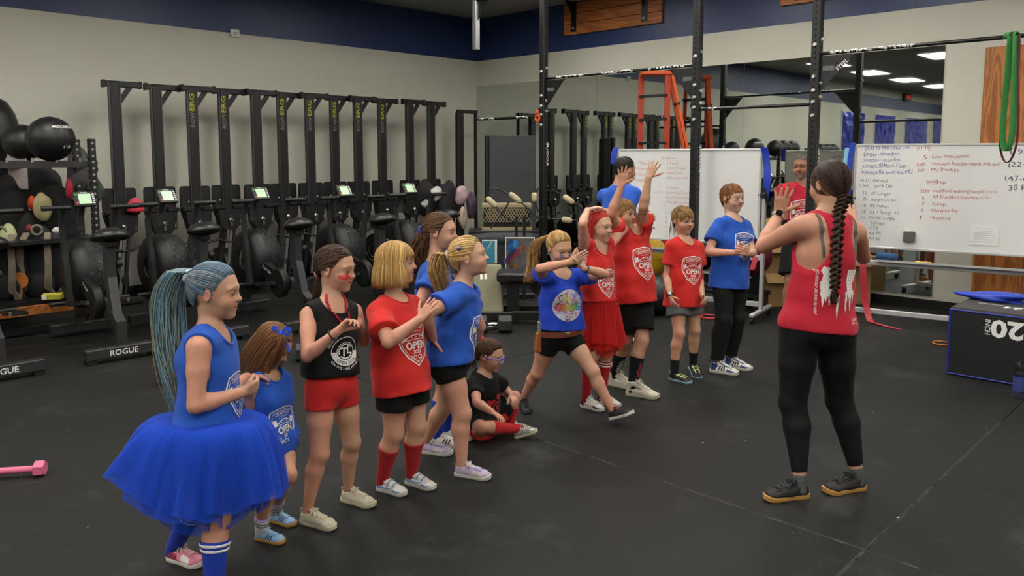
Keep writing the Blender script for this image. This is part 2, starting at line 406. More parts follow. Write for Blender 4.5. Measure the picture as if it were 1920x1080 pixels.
def bar(y0, y1, z, chalk):
    o = obj('pull_up_bar', MB().cyl((0, y0, z), (0, y1, z), .0165, 14), M_bar, rig, smooth=40)
    c = MB()
    for a, b in chalk:
        n = max(2, int(abs(b-a)*(y1-y0 if y1 > y0 else y0-y1)/.02)); rng = random.Random(n)
        for i in range(n):
            t = a+(b-a)*i/n; yy = y0+(y1-y0)*t; L = rng.uniform(.01, .03)*(1 if y1 > y0 else -1); aa = rng.uniform(1.2, 3.6)
            r = .0169; q = rng.uniform(.4, 1.0)
            c.add([(r*cos(aa+s), yy+d*L, z+r*sin(aa+s)) for d in (0, 1) for s in (-q, -q/2, 0, q/2, q)], [(i_, i_+1, i_+6, i_+5) for i_ in range(4)])
    obj('chalk_mark', c, M_chalk, o, kind='stuff')
bar(6.31, 4.25, 2.54, ((.1, .3), (.4, .62), (.72, .95)))
bar(4.25, 3.04, 2.10, ((.05, .2),))
bar(3.04, .55, 2.54, ((.05, .33),))
bar(7.47, 6.31, 2.10, ((.05, .3), (.62, .8)))
def gusset(y, z, s):
    obj('gusset_plate', MB().prism([(0, 0), (.30*s, 0), (.26*s, -.03), (.03*s, -.29), (0, -.29)], (-.004, y+.039*s, z-.01), (.008, 0, 0), (0, 1, 0), (0, 0, 1)), M_black, rig)
    obj('gusset_slot', MB().box((-.0045, y+.11*s, z-.12), (.0015, .1, .04)), mat('grey_behind_slot', '6b6b66', .7), rig)
gusset(6.31, 2.53, -1); gusset(4.25, 2.53, 1); gusset(3.04, 2.53, -1)
obj('lettering', MB().text('STEEL', frame((0, -1, .8), (0, .8, 1)), (-.006, 2.80, 2.42), .035, .01), M_white, rig)
hk = obj('safety_hook', ring((-.05, 6.36, 2.08), .032, .013, 16, 'x').box((-.05, 6.36, 2.15), (.03, .03, .06), ch=.006), mat('orange_plastic', 'e2571d', .4), rig, smooth=50, label='orange hook on the upright')
# resistance bands on the far end bar
def loop_band(y0, z0, zend, wd, wid, m, lab, group=None):
    pts = []; n = 22; H = z0-zend
    for i in range(n+1):
        t = i/n; a = pi*t
        pts.append(((RX-.02, y0-wd*cos(a)*(.35+.65*min(1, sin(a)*1.3)), z0-H*sin(a)**.55), (.7, -.7, 0)))
    mb = MB().strip(pts, wid, .005)
    mb.strip([((RX+.022*cos(a), y0+.004*k, z0+.005+.024*sin(a)), (0, 1, 0)) for k, a in enumerate([2*pi*i/14 for i in range(15)])], wid*1.5, .006)
    o = obj('resistance_band', mb, m, smooth=50); return tag(o, lab, 'band')
# ================================================================== rowing machines stood on end
M_mono = mat('matte_black_rail', '0e0e0f', .5, var=.1, vscale=5)
M_yel = mat('yellow_print', '9c991f', .6); M_gr = mat('grey_print', '6f706d', .6)
def make_rower():
    t = empty('rowing_machine', (0, 0, 0))
    m = MB().box((0, 0, 1.66), (.1, .085, 1.56), ch=.008)
    obj('monorail', m, M_mono, t)
    obj('rail_track', MB().box((-.056, -.01, 1.7), (.012, .05, 1.44)).box((.056, -.01, 1.7), (.012, .05, 1.44)), mat('steel_track', '4e4f50', .35, metal=.7), t)
    obj('lettering', MB().text('ROW', frame((0, 0, 1), (-1, 0, 0)), (.012, -.0435, 1.97), .05, .012, align='l', width=.17), M_gr, t)
    obj('lettering', MB().text('ERG', frame((0, 0, 1), (-1, 0, 0)), (.012, -.0435, 2.155), .055, .02, align='l', width=.2), M_yel, t)
    l = obj('rear_leg', MB().box((.085, 0, 2.415), (.36, .07, .065), ch=.006).beam((.05, 0, 2.22), (.17, 0, 2.39), .03, .05), M_mono, t)
    for s_ in (-.105, .275): obj('rubber_cap', MB().box((s_, 0, 2.415), (.03, .082, .082), ch=.008), M_blackp, l)
    for s in (-1, 1):
        f = obj('foot_plate', MB().prism([(s*.115+(.064-.032*(1-abs(cos(a)))*0)*c_, 1.15+.135*s_) for a, c_, s_ in [(q, math.copysign(abs(cos(q))**.35, cos(q)), math.copysign(abs(sin(q))**.35, sin(q))) for q in [2*pi*(k+.5)/20 for k in range(20)]]], (0, .015, 0), (0, -.03, 0)), M_blackp, t)
        obj('heel_cup', MB().box((s*.12, -.045, 1.015), (.135, .1, .05), ch=.012).beam((s*.17, -.03, 1.0), (s*.13, -.1, .8), .02, .05), M_blackp, f)
        obj('screw', MB().sphere((s*.085, -.018, 1.10), .011, 8, 6), M_bolt, f)
    # seat tray and catch
    obj('seat_tray', MB().prism([(-.155, .99), (.155, .99), (.125, .80), (.07, .74), (-.07, .74), (-.125, .80)], (0, -.10, 0), (0, .12, 0)), M_mono, t)
    obj('catch_bolt', MB().lathe([(0, 0), (.03, 0), (.026, .02), (.014, .03), (.014, .05), (0, .05)], (0, -.10, .86), 10, rx(pi/2), False).box((0, -.115, .81), (.03, .02, .05)), M_steel, t)
    # lower frame leans away towards the flywheel
    obj('front_frame', MB().beam((-.045, -.02, .80), (-.16, .02, .02), .055, .08).beam((.06, -.06, .78), (-.03, -.1, .05), .03, .05), M_mono, t)
    obj('frame_rail', MB().beam((.02, -.075, .80), (-.075, -.09, .1), .035, .02), mat('grey_aluminium', '777877', .4, metal=.6), t)
    obj('handlebar', MB().tube([(-.185, -.06, .615), (-.15, -.075, .63), (-.08, -.08, .60), (0, -.08, .59), (.08, -.08, .60), (.15, -.075, .63), (.185, -.06, .615)], .015, 8), M_blackp, t, smooth=50)
    fw_ = obj('flywheel_housing', MB().lathe([(0, -.07), (.16, -.07), (.235, -.05), (.245, 0), (.235, .05), (.16, .07), (0, .07)], (-.02, .14, .27), 26, ry(pi/2), False), M_blackp, t, smooth=40)
    obj('vent_ring', ring((-.095, .14, .27), .15, .006, 20).add(*(lambda m: (m.v, m.f))(ring((-.095, .14, .27), .09, .006, 16))), mat('steel_mesh', '5e5f60', .4, metal=.7), fw_)
    obj('foot_bar', MB().box((0, -.12, .035), (.3, .07, .06), ch=.01), M_mono, t)
    obj('foot_bar', MB().box((0, .36, .035), (.3, .07, .06), ch=.01), M_mono, t)
    return t
ROW_X = [3.18, 3.66, 4.03, 4.46, 4.83, 5.24, 5.58, 6.02, 6.33, 6.81, 7.23, 7.72]
rows = ['leftmost rowing machine stood on end, alone beside the coats, pink cap on its tray', 'second upright rowing machine from the left against the back wall', 'third upright rowing machine from the left against the back wall', 'fourth upright rowing machine from the left against the back wall',
        'fifth upright rowing machine from the left against the back wall', 'sixth upright rowing machine from the left, behind the second green monitor', 'seventh upright rowing machine from the left against the back wall', 'eighth upright rowing machine from the left, left of the third green monitor',
        'ninth upright rowing machine from the left, right behind the third green monitor', 'tenth upright rowing machine from the left against the back wall', 'eleventh upright rowing machine from the left, above the brown haired girl', 'last full rowing machine on end towards the corner, behind the hung clothes']
r0 = make_rower()
for i, x in enumerate(ROW_X):
    o = r0 if i == 0 else copy_tree(r0)
    o.location = (x, 9.15+(.0, .10)[i % 2], 0); tag(o, rows[i], 'rowing machine', 'rowing machines stood on end')
    o['bare'] = i in (0, 1, 4, 10, 11)
for c in list(bpy.data.objects):
    if c.parent is not None and c.parent.get('bare') and c.name.startswith('lettering'): bpy.data.objects.remove(c)
for c in bpy.data.objects:
    if 'bare' in c: del c['bare']
t = empty('rack_frame', (8.26, 9.2, 0), 0, 'black upright frame with a thin right leg beside the corner', 'frame')
obj('post', MB().box((0, 0, 1.15), (.12, .08, 2.3), ch=.008), M_mono, t); obj('post', MB().box((.34, 0, 1.15), (.03, .05, 2.3)), M_mono, t); obj('top_bar', MB().box((.16, 0, 2.32), (.40, .08, .05), ch=.006), M_mono, t)
t = empty('knit_cap', (3.30, 9.02, 1.02), 0, 'crumpled pink and red cap on the tray of the leftmost rowing machine', 'cap')
mb = MB().sphere((0, 0, .07), (.085, .07, .085), 18, 12); rng = random.Random(3)
mb.v = [(x*(1+.12*sin(13*z*9+x*40)), y*(1+.1*sin(x*60)), z*(1+.06*sin(y*70+x*30))) for x, y, z in mb.v]
obj('crown', mb, mat('pink_knit', 'd0485a', .9, var=.3, vscale=40), t, smooth=True); obj('brim', ring((0, 0, .02), .075, .018, 20, 'z'), mat('red_knit', 'b3232f', .9), t, smooth=True)
# ================================================================== air bikes
M_grey = mat('grey_steel_frame', '2a2b2c', .45, var=.1)
M_lcd = mat('green_lcd', 'a9c4a4', .3, emit=.28)
M_seat = mat('black_vinyl', '151516', .38)
M_cage = mat('fan_cage_mesh', '26272a', .5, metal=.3)
def make_bike():
    t = empty('air_bike', (0, 0, 0))
    rs = obj('rear_foot', MB().box((0, 0, .075), (.56, .085, .085), ch=.006), M_grey, t)
    obj('lettering', MB().text('ROGUE', frame((1, 0, 0), (0, 0, 1)), (0, -.0435, .055), .045, .014, width=.21), M_white, rs)
    for s_ in (-.24, .24): obj('rubber_foot', MB().box((s_, 0, .016), (.07, .09, .032)), M_blackp, rs)
    obj('front_foot', MB().box((0, 1.22, .075), (.5, .085, .085), ch=.006), M_grey, t)
    obj('main_frame', MB().box((0, .03, .2), (.075, .075, .22)).beam((0, .02, .28), (0, .30, .44), .075, .075).beam((0, .30, .40), (0, 1.24, .22), .075, .075).beam((0, 1.22, .1), (0, 1.22, .30), .07, .07), M_grey, t)
    obj('seat_tube', MB().beam((0, .12, .33), (0, .23, .66), .07, .09).box((0, .23, .80), (.075, .1, .32), ch=.005), M_grey, t)
    obj('seat_post', MB().box((0, .22, .93), (.05, .06, .14)).box((0, .24, .925), (.08, .2, .045), ch=.005), M_blackp, t)
    s = MB().sphere((0, 0, 0), (.15, .155, .055), 22, 12)
    s.v = [(x*(1-.35*max(0, y)/.155), y, z+.012-.06*(x*x)/.02*.3 + (.012 if y < 0 else 0)) for x, y, z in s.v]
    st = obj('seat', s, M_seat, t, smooth=True); st.location = (0, .19, .985)
    obj('adjust_knob', MB().lathe([(0, 0), (.03, 0), (.034, .02), (.03, .045), (0, .045)], (.04, .2, .76), 12, ry(pi/2), False), M_blackp, t)
    # fan in its wide cage: a dark shell on the left, open mesh to the right
    FC, FR = (0, .98, .60), .30
    f = obj('fan_cage', MB().lathe([(.10, -.15), (.24, -.15), (.285, -.12), (.305, -.07), (.305, -.035), (.292, -.035), (.288, -.07), (.27, -.11), (.24, -.135), (.10, -.135), (.10, -.15)], FC, 32, ry(pi/2), False), M_blackp, t, smooth=40)
    prof = [(.298, -.04), (.300, .03), (.290, .09), (.262, .135), (.21, .16), (.12, .17), (.05, .172)]; c = MB()
    for r, x in prof: m = ring((FC[0]+x, FC[1], FC[2]), r, .003, 28); c.add(m.v, m.f)
    for k in range(26):
        c.tube([(x, FC[1]+r*cos(2*pi*k/26+.25*i), FC[2]+r*sin(2*pi*k/26+.25*i)) for i, (r, x) in enumerate(prof)], .0024, 4)
    obj('cage_wire', c, M_cage, f, kind='stuff')
    obj('mesh_screen', MB().lathe([(r-.004, x) for r, x in prof], FC, 30, ry(pi/2), False), mat('dark_screen', '3a3c3f', .45, alpha=.5), f, smooth=True)
    b = MB()
    for k in range(9):
        a = 2*pi*k/9; b.box((.03, FC[1]+.15*cos(a), FC[2]+.15*sin(a)), (.12, .2, .004), Matrix.Rotation(a, 3, 'X'))
    obj('fan_blade', b, mat('grey_blade', '55575a', .4, metal=.4), f)
    # crank, guard, pedals
    g = obj('chain_guard', MB().lathe([(0, -.035), (.13, -.035), (.145, -.02), (.145, .02), (.13, .035), (0, .035)], (-.07, .42, .42), 26, ry(pi/2), False).beam((-.07, .42, .46), (-.07, .90, .58), .05, .13), M_blackp, t, smooth=40)
    obj('label_plate', MB().text('ECHO BIKE', frame((0, -.93, -.37), (0, -.37, .93)), (-.097, .62, .515), .03, .006), M_white, g)
    for s_, dz, dy in ((-1, -.02, .17), (1, .02, -.17)):
        p = obj('crank_arm', MB().beam((s_*.13, .42, .42), (s_*.14, .42+dy, .42+dz), .022, .03), M_steel, t)
        pm = MB().box((s_*.20, .42+dy, .42+dz), (.1, .012, .02)).box((s_*.20, .42+dy-.04, .42+dz), (.1, .012, .026)).box((s_*.20, .42+dy+.04, .42+dz), (.1, .012, .026)).box((s_*.155, .42+dy, .42+dz), (.012, .09, .02)).box((s_*.245, .42+dy, .42+dz), (.012, .09, .02))
        obj('pedal', pm, M_blackp, p)
    # moving handles and foot pegs
    for s_, ly in ((-1, .10), (1, -.02)):
        h = obj('handle_arm', MB().beam((s_*.16, .82, .36), (s_*.18, .80+ly*.5, .80), .045, .06).tube([(s_*.18, .80+ly*.5, .78), (s_*.19, .76+ly, 1.05), (s_*.19, .70+ly, 1.17), (s_*.19, .66+ly, 1.20)], .026, 10), M_grey, t, smooth=40)
        obj('hand_grip', MB().cyl((s_*.14, .655+ly, 1.2), (s_*.36, .655+ly, 1.2), .021, 12), M_blackp, h, smooth=40)
        obj('foot_peg', MB().cyl((s_*.17, .84, .37), (s_*.32, .84, .37), .02, 10), M_blackp, h, smooth=40)
    obj('mast', MB().tube([(0, 1.02, .98), (0, 1.02, 1.1), (0, .98, 1.18), (0, .90, 1.23)], .03, 10), M_grey, t, smooth=40)
    R = Matrix.Rotation(.95, 3, 'X')
    mo = obj('monitor', MB().box((0, .86, 1.26), (.17, .03, .15), rx(-.6), ch=.008), M_blackp, t)
    fr = frame((1, 0, 0), rx(-.6) @ Vector((0, 0, 1)))
    c0 = Vector((0, .86, 1.26)) + fr.col[2]*.0155 if False else Vector((0, .86, 1.26)) + (fr @ Vector((0, 0, .0158)))
    obj('screen', MB().add([c0+fr @ Vector((x, y, 0)) for x, y in ((-.05, -.05), (.05, -.05), (.05, .05), (-.05, .05))], [(0, 1, 2, 3)]), M_lcd, mo)
    kb = MB()
    for i in range(5): kb.box(c0+fr @ Vector((.068, -.045+.022*i, .001)), (.016, .003, .012), rx(-.6))
    obj('key', kb, mat('pale_button', 'cfcfc8', .5), mo)
    obj('button', MB().box(c0+fr @ Vector((-.066, -.045, .001)), (.018, .004, .016), rx(-.6)), mat('red_button', 'c22a22', .5), mo)
    obj('button', MB().box(c0+fr @ Vector((-.066, .04, .001)), (.018, .004, .016), rx(-.6)), mat('green_button', '2f9a3c', .5), mo)
    obj('lettering', MB().text('ROGUE', fr, c0+fr @ Vector((0, .058, .0006)), .011, .004), M_white, mo)
    return t
bikes = [(2.27, 6.62, 'leftmost full air bike, rear foot and saddle in clear view beside the backpacks'), (3.06, 6.60, 'second air bike from the left, its saddle above the ponytail of the blue haired girl'), (3.90, 6.45, 'third air bike from the left, behind the girl in the black tank top'),
         (4.80, 6.35, 'fourth air bike from the left, behind the two girls in red and blue shirts'), (5.62, 6.3, 'rightmost air bike of the row, mostly hidden behind the brown haired girl'), (1.42, 6.62, 'air bike cut off by the left edge, only its lettered rear foot in view')]
b0 = make_bike()
for i, (x, y, lab) in enumerate(bikes):
    o = b0 if i == 0 else copy_tree(b0)
    o.location = (x, y, 0); o.rotation_euler.z = (-.05, .05, .02, .0, -.03, .0)[i]; tag(o, lab, 'exercise bike', 'air bikes in a row')
# ================================================================== whiteboards on rolling stands
M_wb = mat('whiteboard_enamel', 'e2e2df', .16, var=.02, vscale=2)
def ink(n, c, a=1.): return mat('marker_'+n, c, .5, alpha=a)
I_blue, I_red, I_green, I_pink, I_faint, I_navy = ink('blue', '2a3f9a'), ink('red', 'b8343c'), ink('green', '2f6a4c'), ink('faded_red', 'c47f86'), ink('faint', 'c2bfc4'), ink('navy', '23254f')
def board(loc, dirx, L, z0, z1, lab, rail_z, clamp=1.25, right_leg=True):
    """board frame: x along the board (viewer's left to right), -y towards the room"""
    a = atan2(dirx[1], dirx[0]); t = empty('rolling_whiteboard', loc, a, lab, 'whiteboard', 'whiteboards on rolling stands')
    p = obj('panel', MB().box((L/2, 0, (z0+z1)/2), (L-.02, .018, z1-z0-.02)), M_wb, t)
    f = MB().box((L/2, 0, z1), (L, .03, .022), ch=.004).box((L/2, 0, z0), (L, .03, .022), ch=.004).box((0, 0, (z0+z1)/2), (.022, .03, z1-z0), ch=.004).box((L, 0, (z0+z1)/2), (.022, .03, z1-z0), ch=.004)
    obj('frame', f, M_alu, t)
    for x in (-.045, L+.045):
        obj('stand_post', MB().box((x, .0, .66), (.036, .05, 1.16), ch=.006), M_alu, t)
        c = obj('clamp', MB().cyl((x, 0, clamp), (x, 0, clamp+.08), .03, 12).box((x, -.02, clamp), (.06, .07, .05), ch=.008).beam((x+.02, -.03, clamp+.02), (x+.05, -.05, clamp-.10), .018, .018).cyl((x-.03, 0, clamp), (x+.06*(1 if x < 0 else -1), 0, clamp), .016, 8), M_blackp, t, smooth=40)
        ft = obj('stand_foot', MB().box((x, 0, .085), (.045, .62, .035), ch=.006), M_alu, t)
        for s in (-1, 1):
            obj('caster', MB().cyl((x-.012, s*.27, .034), (x+.012, s*.27, .034), .034, 14).box((x, s*.27, .06), (.04, .03, .03)), M_blackp, ft, smooth=40)
    for z in rail_z: obj('cross_rail', MB().box((L/2, 0, z), (L+.06, .035, .05), ch=.005), M_alu, t)
    obj('pen_tray', MB().box((L/2, -.045, rail_z[0]+.028), (L*.8, .09, .008)).box((L/2, -.09, rail_z[0]+.036), (L*.8, .004, .02)), M_alu, t)
    return t
FB = frame((1, 0, 0), (0, 0, 1))
def write(t, lines, side=-1):
    """lines: (text, x, z, size, ink, width, tilt)"""
    by = {}
    for k, (s, x, z, h, m, w_, tl) in enumerate(lines):
        r = (cos(tl)*(-side), 0, sin(tl)) ; u = (-sin(tl)*(-side), 0, cos(tl))
        R_ = frame(r, u); g_, f_ = text_geo(s, -.006); x0 = min(p[0] for p in g_); x1 = max(p[0] for p in g_); hh = h/.72; kx = w_/(x1-x0); ph = k*1.7+len(s); vs = []
        for p in g_:
            a, b = (p[0]-x0), p[1]; a2 = a+.10*b*sin(ph)+.03*sin(5*a+ph); b2 = b*(1+.16*sin(2.3*a+ph))+.07*sin(1.9*a+2*ph)+.02*sin(9*a); vs.append(Vector((x, side*.0105, z))+R_ @ Vector((a2*kx, b2*hh, 0)))
        obj('handwriting', MB().add(vs, f_), m, t, kind='stuff')
b1 = board((7.05, 5.23, 0), (.28, -1.53), 1.55, .75, 1.70, 'white rolling whiteboard with faint red lists, behind the boys with bare knees', (.62, .15))
L1 = []
for i, (s, wd) in enumerate((('Open Rx', .16), ('2 Rounds', .14), ('20 Air Squats', .2), ('10 Ring Rows', .17), ('', 0), ('2 Rounds', .13), ('10 KB Swings', .19), ('8 Push Ups', .2), ('6 Burpees', .15), ('4 Rounds', .14), ('', 0), ('2 Rounds', .12), ('20 Lunges', .14))):
    if s: L1.append((s, .20 if i else .24, 1.55-.062*i, .030, I_pink, wd, 0))
for i, (s, wd) in enumerate((('Scales', .16), ('2 Rounds', .13), ('5 KB Swings', .21), ('10 Ring Rows', .18), ('10 Burpees to box', .24), ('', 0), ('2 Rounds', .14), ('10 Low Ring Transitions', .30), ('20 OH DB Lunges', .26), ('10 Alt DB Snatches', .25), ('', 0), ('6 DB Snatches', .24), ('4', .015), ('8', .015), ('9', .015), ('10', .022), ('12', .022))):
    if s: L1.append((s, .56 if i else .50, 1.60-.052*i, .028, I_pink, wd, .02))
L1 += [('Level up', .42, 1.24, .022, I_pink, .09, .05), ('_____', .47, 1.585, .03, I_pink, .24, 0.03)]
write(b1, L1)
write(b1, [('(8-12)', 1.45, 1.58, .04, I_faint, .16, 0), ('00:00', .9, 1.6, .035, I_blue, .16, 0)]+[('%d' % (k+4), 1.40, 1.48-.07*k, .03, I_pink, .03, 0) for k in range(9)], 1)
b2 = board((8.0, 3.04, 0), (.45, -2.36), 2.4, .74, 1.745, 'long white rolling whiteboard full of blue, green and red workout notes right of the coach', (.585, .10), 1.22)
L2 = []
k = 1.0
for s, x, z, h, wd, tl in (('(0-4) 15 Min Time Cap', .10, 1.66, .045, .47, .03), ('Lunges - unbroken', .09, 1.60, .042, .37, .03), ('Snatches - unbroken', .09, 1.545, .038, .39, .02), ('pull-up/C2B/MU < 3 Sets', .08, 1.485, .042, .46, .02), ('Attempt Rx even w/o MU', .07, 1.425, .045, .54, .01)):
    L2.append((s, x, z, h, I_blue, wd, tl))
for s, x, z, h, wd in (('(4-11) General', .065, 1.345, .038, .29), ('1 Set:   (pick DB)', .06, 1.295, .034, .36), ('12   W. Lunges', .10, 1.22, .034, .29), ('25   Hang from bar', .10, 1.16, .032, .36), ('10   KB Swings', .10, 1.10, .034, .28), ('10   DL + Shrug - alt', .10, 1.035, .034, .39), ('12   OH W. Lunges', .095, .98, .034, .36), ('Pull-ups', .20, .93, .034, .15), ('C2B', .19, .88, .034, .09), ('Alt MS', .18, .83, .034, .14), ('Alt PS', .18, .775, .034, .13)):
    L2.append((s, x, z, h, I_green, wd, .01))
for s, x, z, h, wd in (('(11-14)', .64, 1.665, .036, .14), ('5', .72, 1.575, .05, .03), ('Low transitions', .80, 1.585, .034, .36), ('2:00', .65, 1.51, .034, .08), ('transition Practice (work feet out)', .80, 1.515, .036, .66), ('2:00', .66, 1.455, .034, .07), ('MU Practice', .80, 1.46, .036, .27), ('build-up', .76, 1.345, .038, .19), ('_____', .76, 1.335, .03, .10),
                       ('20ft', .70, 1.255, .036, .09), ('overhead walking lunges', .83, 1.262, .034, .49), ('6', .72, 1.19, .036, .025), ('Alt Dumbbell Snatches', .83, 1.205, .034, .43), ('3', .72, 1.135, .034, .022), ('Pull-ups', .83, 1.135, .034, .14), ('3', .72, 1.07, .034, .022), ('Chest to Bar', .82, 1.075, .034, .27), ('1', .71, 1.0, .034, .01), ('Muscle-up', .82, 1.005, .034, .20)):
    L2.append((s, x, z, h, I_red, wd, .005))
L2 += [('(scale)', 1.33, 1.268, .03, I_pink, .12, 0), ('(scale)', 1.27, 1.212, .03, I_pink, .12, 0)]
L2 = [(s, x*.84, z+.035, h*.95, m, w_*.84, tl) for s, x, z, h, m, w_, tl in L2]
for s, x, z, h, wd in (('(19-21)', 1.29, 1.655, .05, .22), ('(22-46)', 1.285, 1.545, .05, .23), ('(47-60)', 1.27, 1.415, .055, .24), ('30 Reps', 1.30, 1.33, .05, .24)):
    L2.append((s, x, z, h, I_navy, wd, -.02))
write(b2, L2)
def onb(t, x, y, z): return t.matrix_basis @ Vector((x, y, z))
for t_ in (b1, b2): bpy.context.view_layer.update()
def on_board(name, t, loc, lab, cat): return empty(name, onb(t, *loc), t.rotation_euler.z, lab, cat)
e = on_board('board_eraser', b2, (.515, -.010, .815), 'small dark grey block eraser stuck on the long whiteboard', 'eraser')
obj('felt_block', MB().box((0, -.024, .05), (.10, .045, .10), ch=.006), mat('grey_felt', '5a5955', .9, bump=.2), e); obj('paper_scrap', MB().box((-.02, -.01, .115), (.05, .008, .04), ry(.4)), mat('white_paper', 'e4e4e0', .8), e)
e = on_board('paper_sheet', b2, (1.02, -.0105, .82), 'printed white sheet stuck low on the long whiteboard', 'paper')
obj('sheet', MB().box((.115, -.002, .09), (.22, .003, .18)), mat('white_paper', 'e4e4e0', .8), e)
obj('print', MB().text('workout schedule', FB, (.04, -.0042, .15), .012, 0, align='l', width=.14), I_faint, e)
for q in range(6): obj('print', MB().box((.105-.01*(q % 2), -.0040, .13-.02*q), (.12+.03*(q % 3), .0008, .006)), I_faint, e)
e = on_board('board_eraser', b2, (.33, -.05, .62), 'rounded dark blue eraser lying on the tray of the long whiteboard', 'eraser')
mb = MB().box((0, 0, .04), (.19, .07, .072), ch=.02); obj('felt_body', mb, mat('blue_felt', '29507a', .8, bump=.2), e, smooth=60); obj('backing', MB().box((0, .0, .004), (.18, .06, .008)), M_blackp, e)
e = on_board('marker_pen', b2, (.62, -.05, .626), 'orange capped marker lying on the tray of the long whiteboard', 'pen')
obj('barrel', MB().cyl((0, 0, 0), (.10, 0, 0), .010, 10), mat('orange_marker', 'd59034', .4), e, smooth=40); obj('cap', MB().cyl((-.04, 0, 0), (0, 0, 0), .0115, 10), mat('yellow_cap', 'd9c23c', .4), e, smooth=40)
# blue and red stretch bands tied to the boards
def ribbon(name, pts, w_, m, lab, cat='band', side=(.2, -1, 0), loc=(0, 0, 0)):
    o = obj(name, MB().strip([(p, side) for p in pts], w_, .006), m, smooth=50); return tag(o, lab, cat)
M_bblue = mat('blue_latex', '1f3fb0', .45); M_lblue = mat('pale_blue_latex', '7fb4cf', .45); M_bred = mat('red_latex', 'b5263a', .45)
ribbon('stretch_band', [(7.30, 3.665, 1.72), (7.325, 3.655, 1.66), (7.315, 3.63, 1.5), (7.31, 3.625, 1.38), (7.325, 3.645, 1.27), (7.33, 3.65, 1.22)], .07, M_bblue, 'blue stretch band hanging at the right edge of the first whiteboard')
ribbon('stretch_band', [(7.03, 5.26, 1.73), (7.02, 5.28, 1.66), (7.02, 5.29, 1.55)], .07, M_bblue, 'scrap of blue band on the top left corner of the first whiteboard')
ribbon('stretch_band', [(7.975, 3.10, 1.72), (7.96, 3.12, 1.5), (7.95, 3.14, 1.25), (7.95, 3.13, .95)], .075, M_lblue, 'pale blue stretch band hanging left of the long whiteboard')
ribbon('stretch_band', [(7.97, 3.06, 1.77), (7.965, 3.08, 1.62), (7.96, 3.085, 1.4), (7.96, 3.09, .62), (7.95, 3.08, .5)], .05, M_bblue, 'dark blue stretch band knotted on the top left corner of the long whiteboard')
ribbon('stretch_band', [(8.0, 2.93, .63), (7.985, 2.92, .6), (7.98, 2.91, .45), (7.985, 2.88, .2), (7.97, 2.84, .06), (7.93, 2.80, .012), (7.84, 2.62, .008), (7.8, 2.5, .006)], .06, M_bred, 'red stretch band hanging off the rail of the long whiteboard onto the floor')
ribbon('stretch_band', [(7.32, 3.73, .66), (7.30, 3.72, .60), (7.28, 3.74, .50)], .05, M_bred, 'short red band end hanging from the rail of the first whiteboard')
# resistance bands over the far bar
M_bgreen = mat('green_latex', '3f8a45', .45); M_maroon = mat('maroon_latex', '5f1c22', .45)
loop_band(1.525, 2.545, 1.68, .05, .05, M_bgreen, 'green resistance band looped over the pull-up bar at the right edge')
loop_band(1.515, 2.545, 1.59, .085, .016, M_maroon, 'thin maroon resistance band looped over the bar behind the green one')
# ================================================================== ladder, set before the mirror in place of its reflection
M_fib = mat('orange_fibreglass', 'd2551c', .5); M_fib2 = mat('red_fibreglass', 'a83218', .55)
p = (8.60, 5.82); t = empty('step_ladder', p+(0,), radians(-45.7), 'orange fibreglass step ladder with a dark red front frame, in place of a mirror reflection', 'ladder')
for x0, y0 in ((-.17, .12), (.13, -.12)): obj('front_rail', MB().beam((x0, y0, 0), (x0, y0*.9, 2.66), .07, .035), M_fib2, t)
for s in (-1, 1): obj('back_rail', MB().beam((.78, s*.16, 0), (.19, s*.10, 2.66), .05, .035), M_fib, t)
for k in range(8):
    z = .3*(k+1); obj('step', MB().beam((-.17, .12, z), (.13, -.12, z), .09, .03), M_blackp, t)
for k in range(4): obj('back_brace', MB().beam((.66-.13*k, -.15, .5+.6*k), (.66-.13*k, .15, .5+.6*k), .03, .03), M_blackp, t)
obj('top_cap', MB().box((.04, 0, 2.68), (.46, .30, .05), ch=.01), M_fib, t)
# ================================================================== corner: mat, clothes, bench, cables, crate
M_vin = mat('dark_grey_vinyl', '343536', .5, var=.08)
t = empty('folding_mat', (7.95, 7.75, 0), radians(-44), 'tall dark grey folding gym mat standing on end in the corner', 'mat', 'folding gym mats')
obj('mat_panel', MB().box((0, 0, .96), (.66, .05, 1.92), ch=.012), M_vin, t); obj('mat_panel', MB().box((-.02, .065, .96), (.66, .05, 1.92), ch=.012), M_vin, t); obj('mat_edge', MB().box((-.36, .06, .96), (.06, .2, 1.92), ch=.02), mat('black_vinyl_edge', '131415', .5), t)
def lump(c, r, seed, amp=.15, n=26, m=16, R=None, fr=3.):
    rng = random.Random(seed); ks = [(Vector((rng.gauss(0, fr), rng.gauss(0, fr), rng.gauss(0, fr))), rng.uniform(0, 6), rng.uniform(.3, 1)) for _ in range(7)]
    mb = MB().sphere((0, 0, 0), 1, n, m); out = []
    for p in mb.v:
        p = Vector(p); d = 1+amp*sum(a*sin(k.dot(p)+ph) for k, ph, a in ks)/2.2; q = Vector((p.x*r[0]*d, p.y*r[1]*d, p.z*r[2]*d))
        if R is not None: q = R @ q
        out.append(tuple(q+Vector(c)))
    mb.v = out; return mb
def cloth(name, loc, r, seed, m, lab, cat, amp=.22, extra=(), fr=3.):
    t = empty(name, loc, 0, lab, cat); obj('body', lump((0, 0, r[2]), r, seed, amp, fr=fr), m, t, smooth=True)
    for nm, mb, mm in extra: obj(nm, mb, mm, t, smooth=50)
    return t
M_cblack = mat('black_cloth', '0f0f11', .9, var=.2, bump=.2, bscale=40); M_cgrey = mat('grey_cloth', '4a4b4b', .85, var=.2, bump=.2, bscale=40)
M_cwhite = mat('white_cloth', 'b9b3b0', .85, var=.15); M_cpink = mat('dusty_pink_cloth', 'a98d94', .85, var=.3); M_tan = mat('tan_foam', 'b5a888', .7, var=.1)
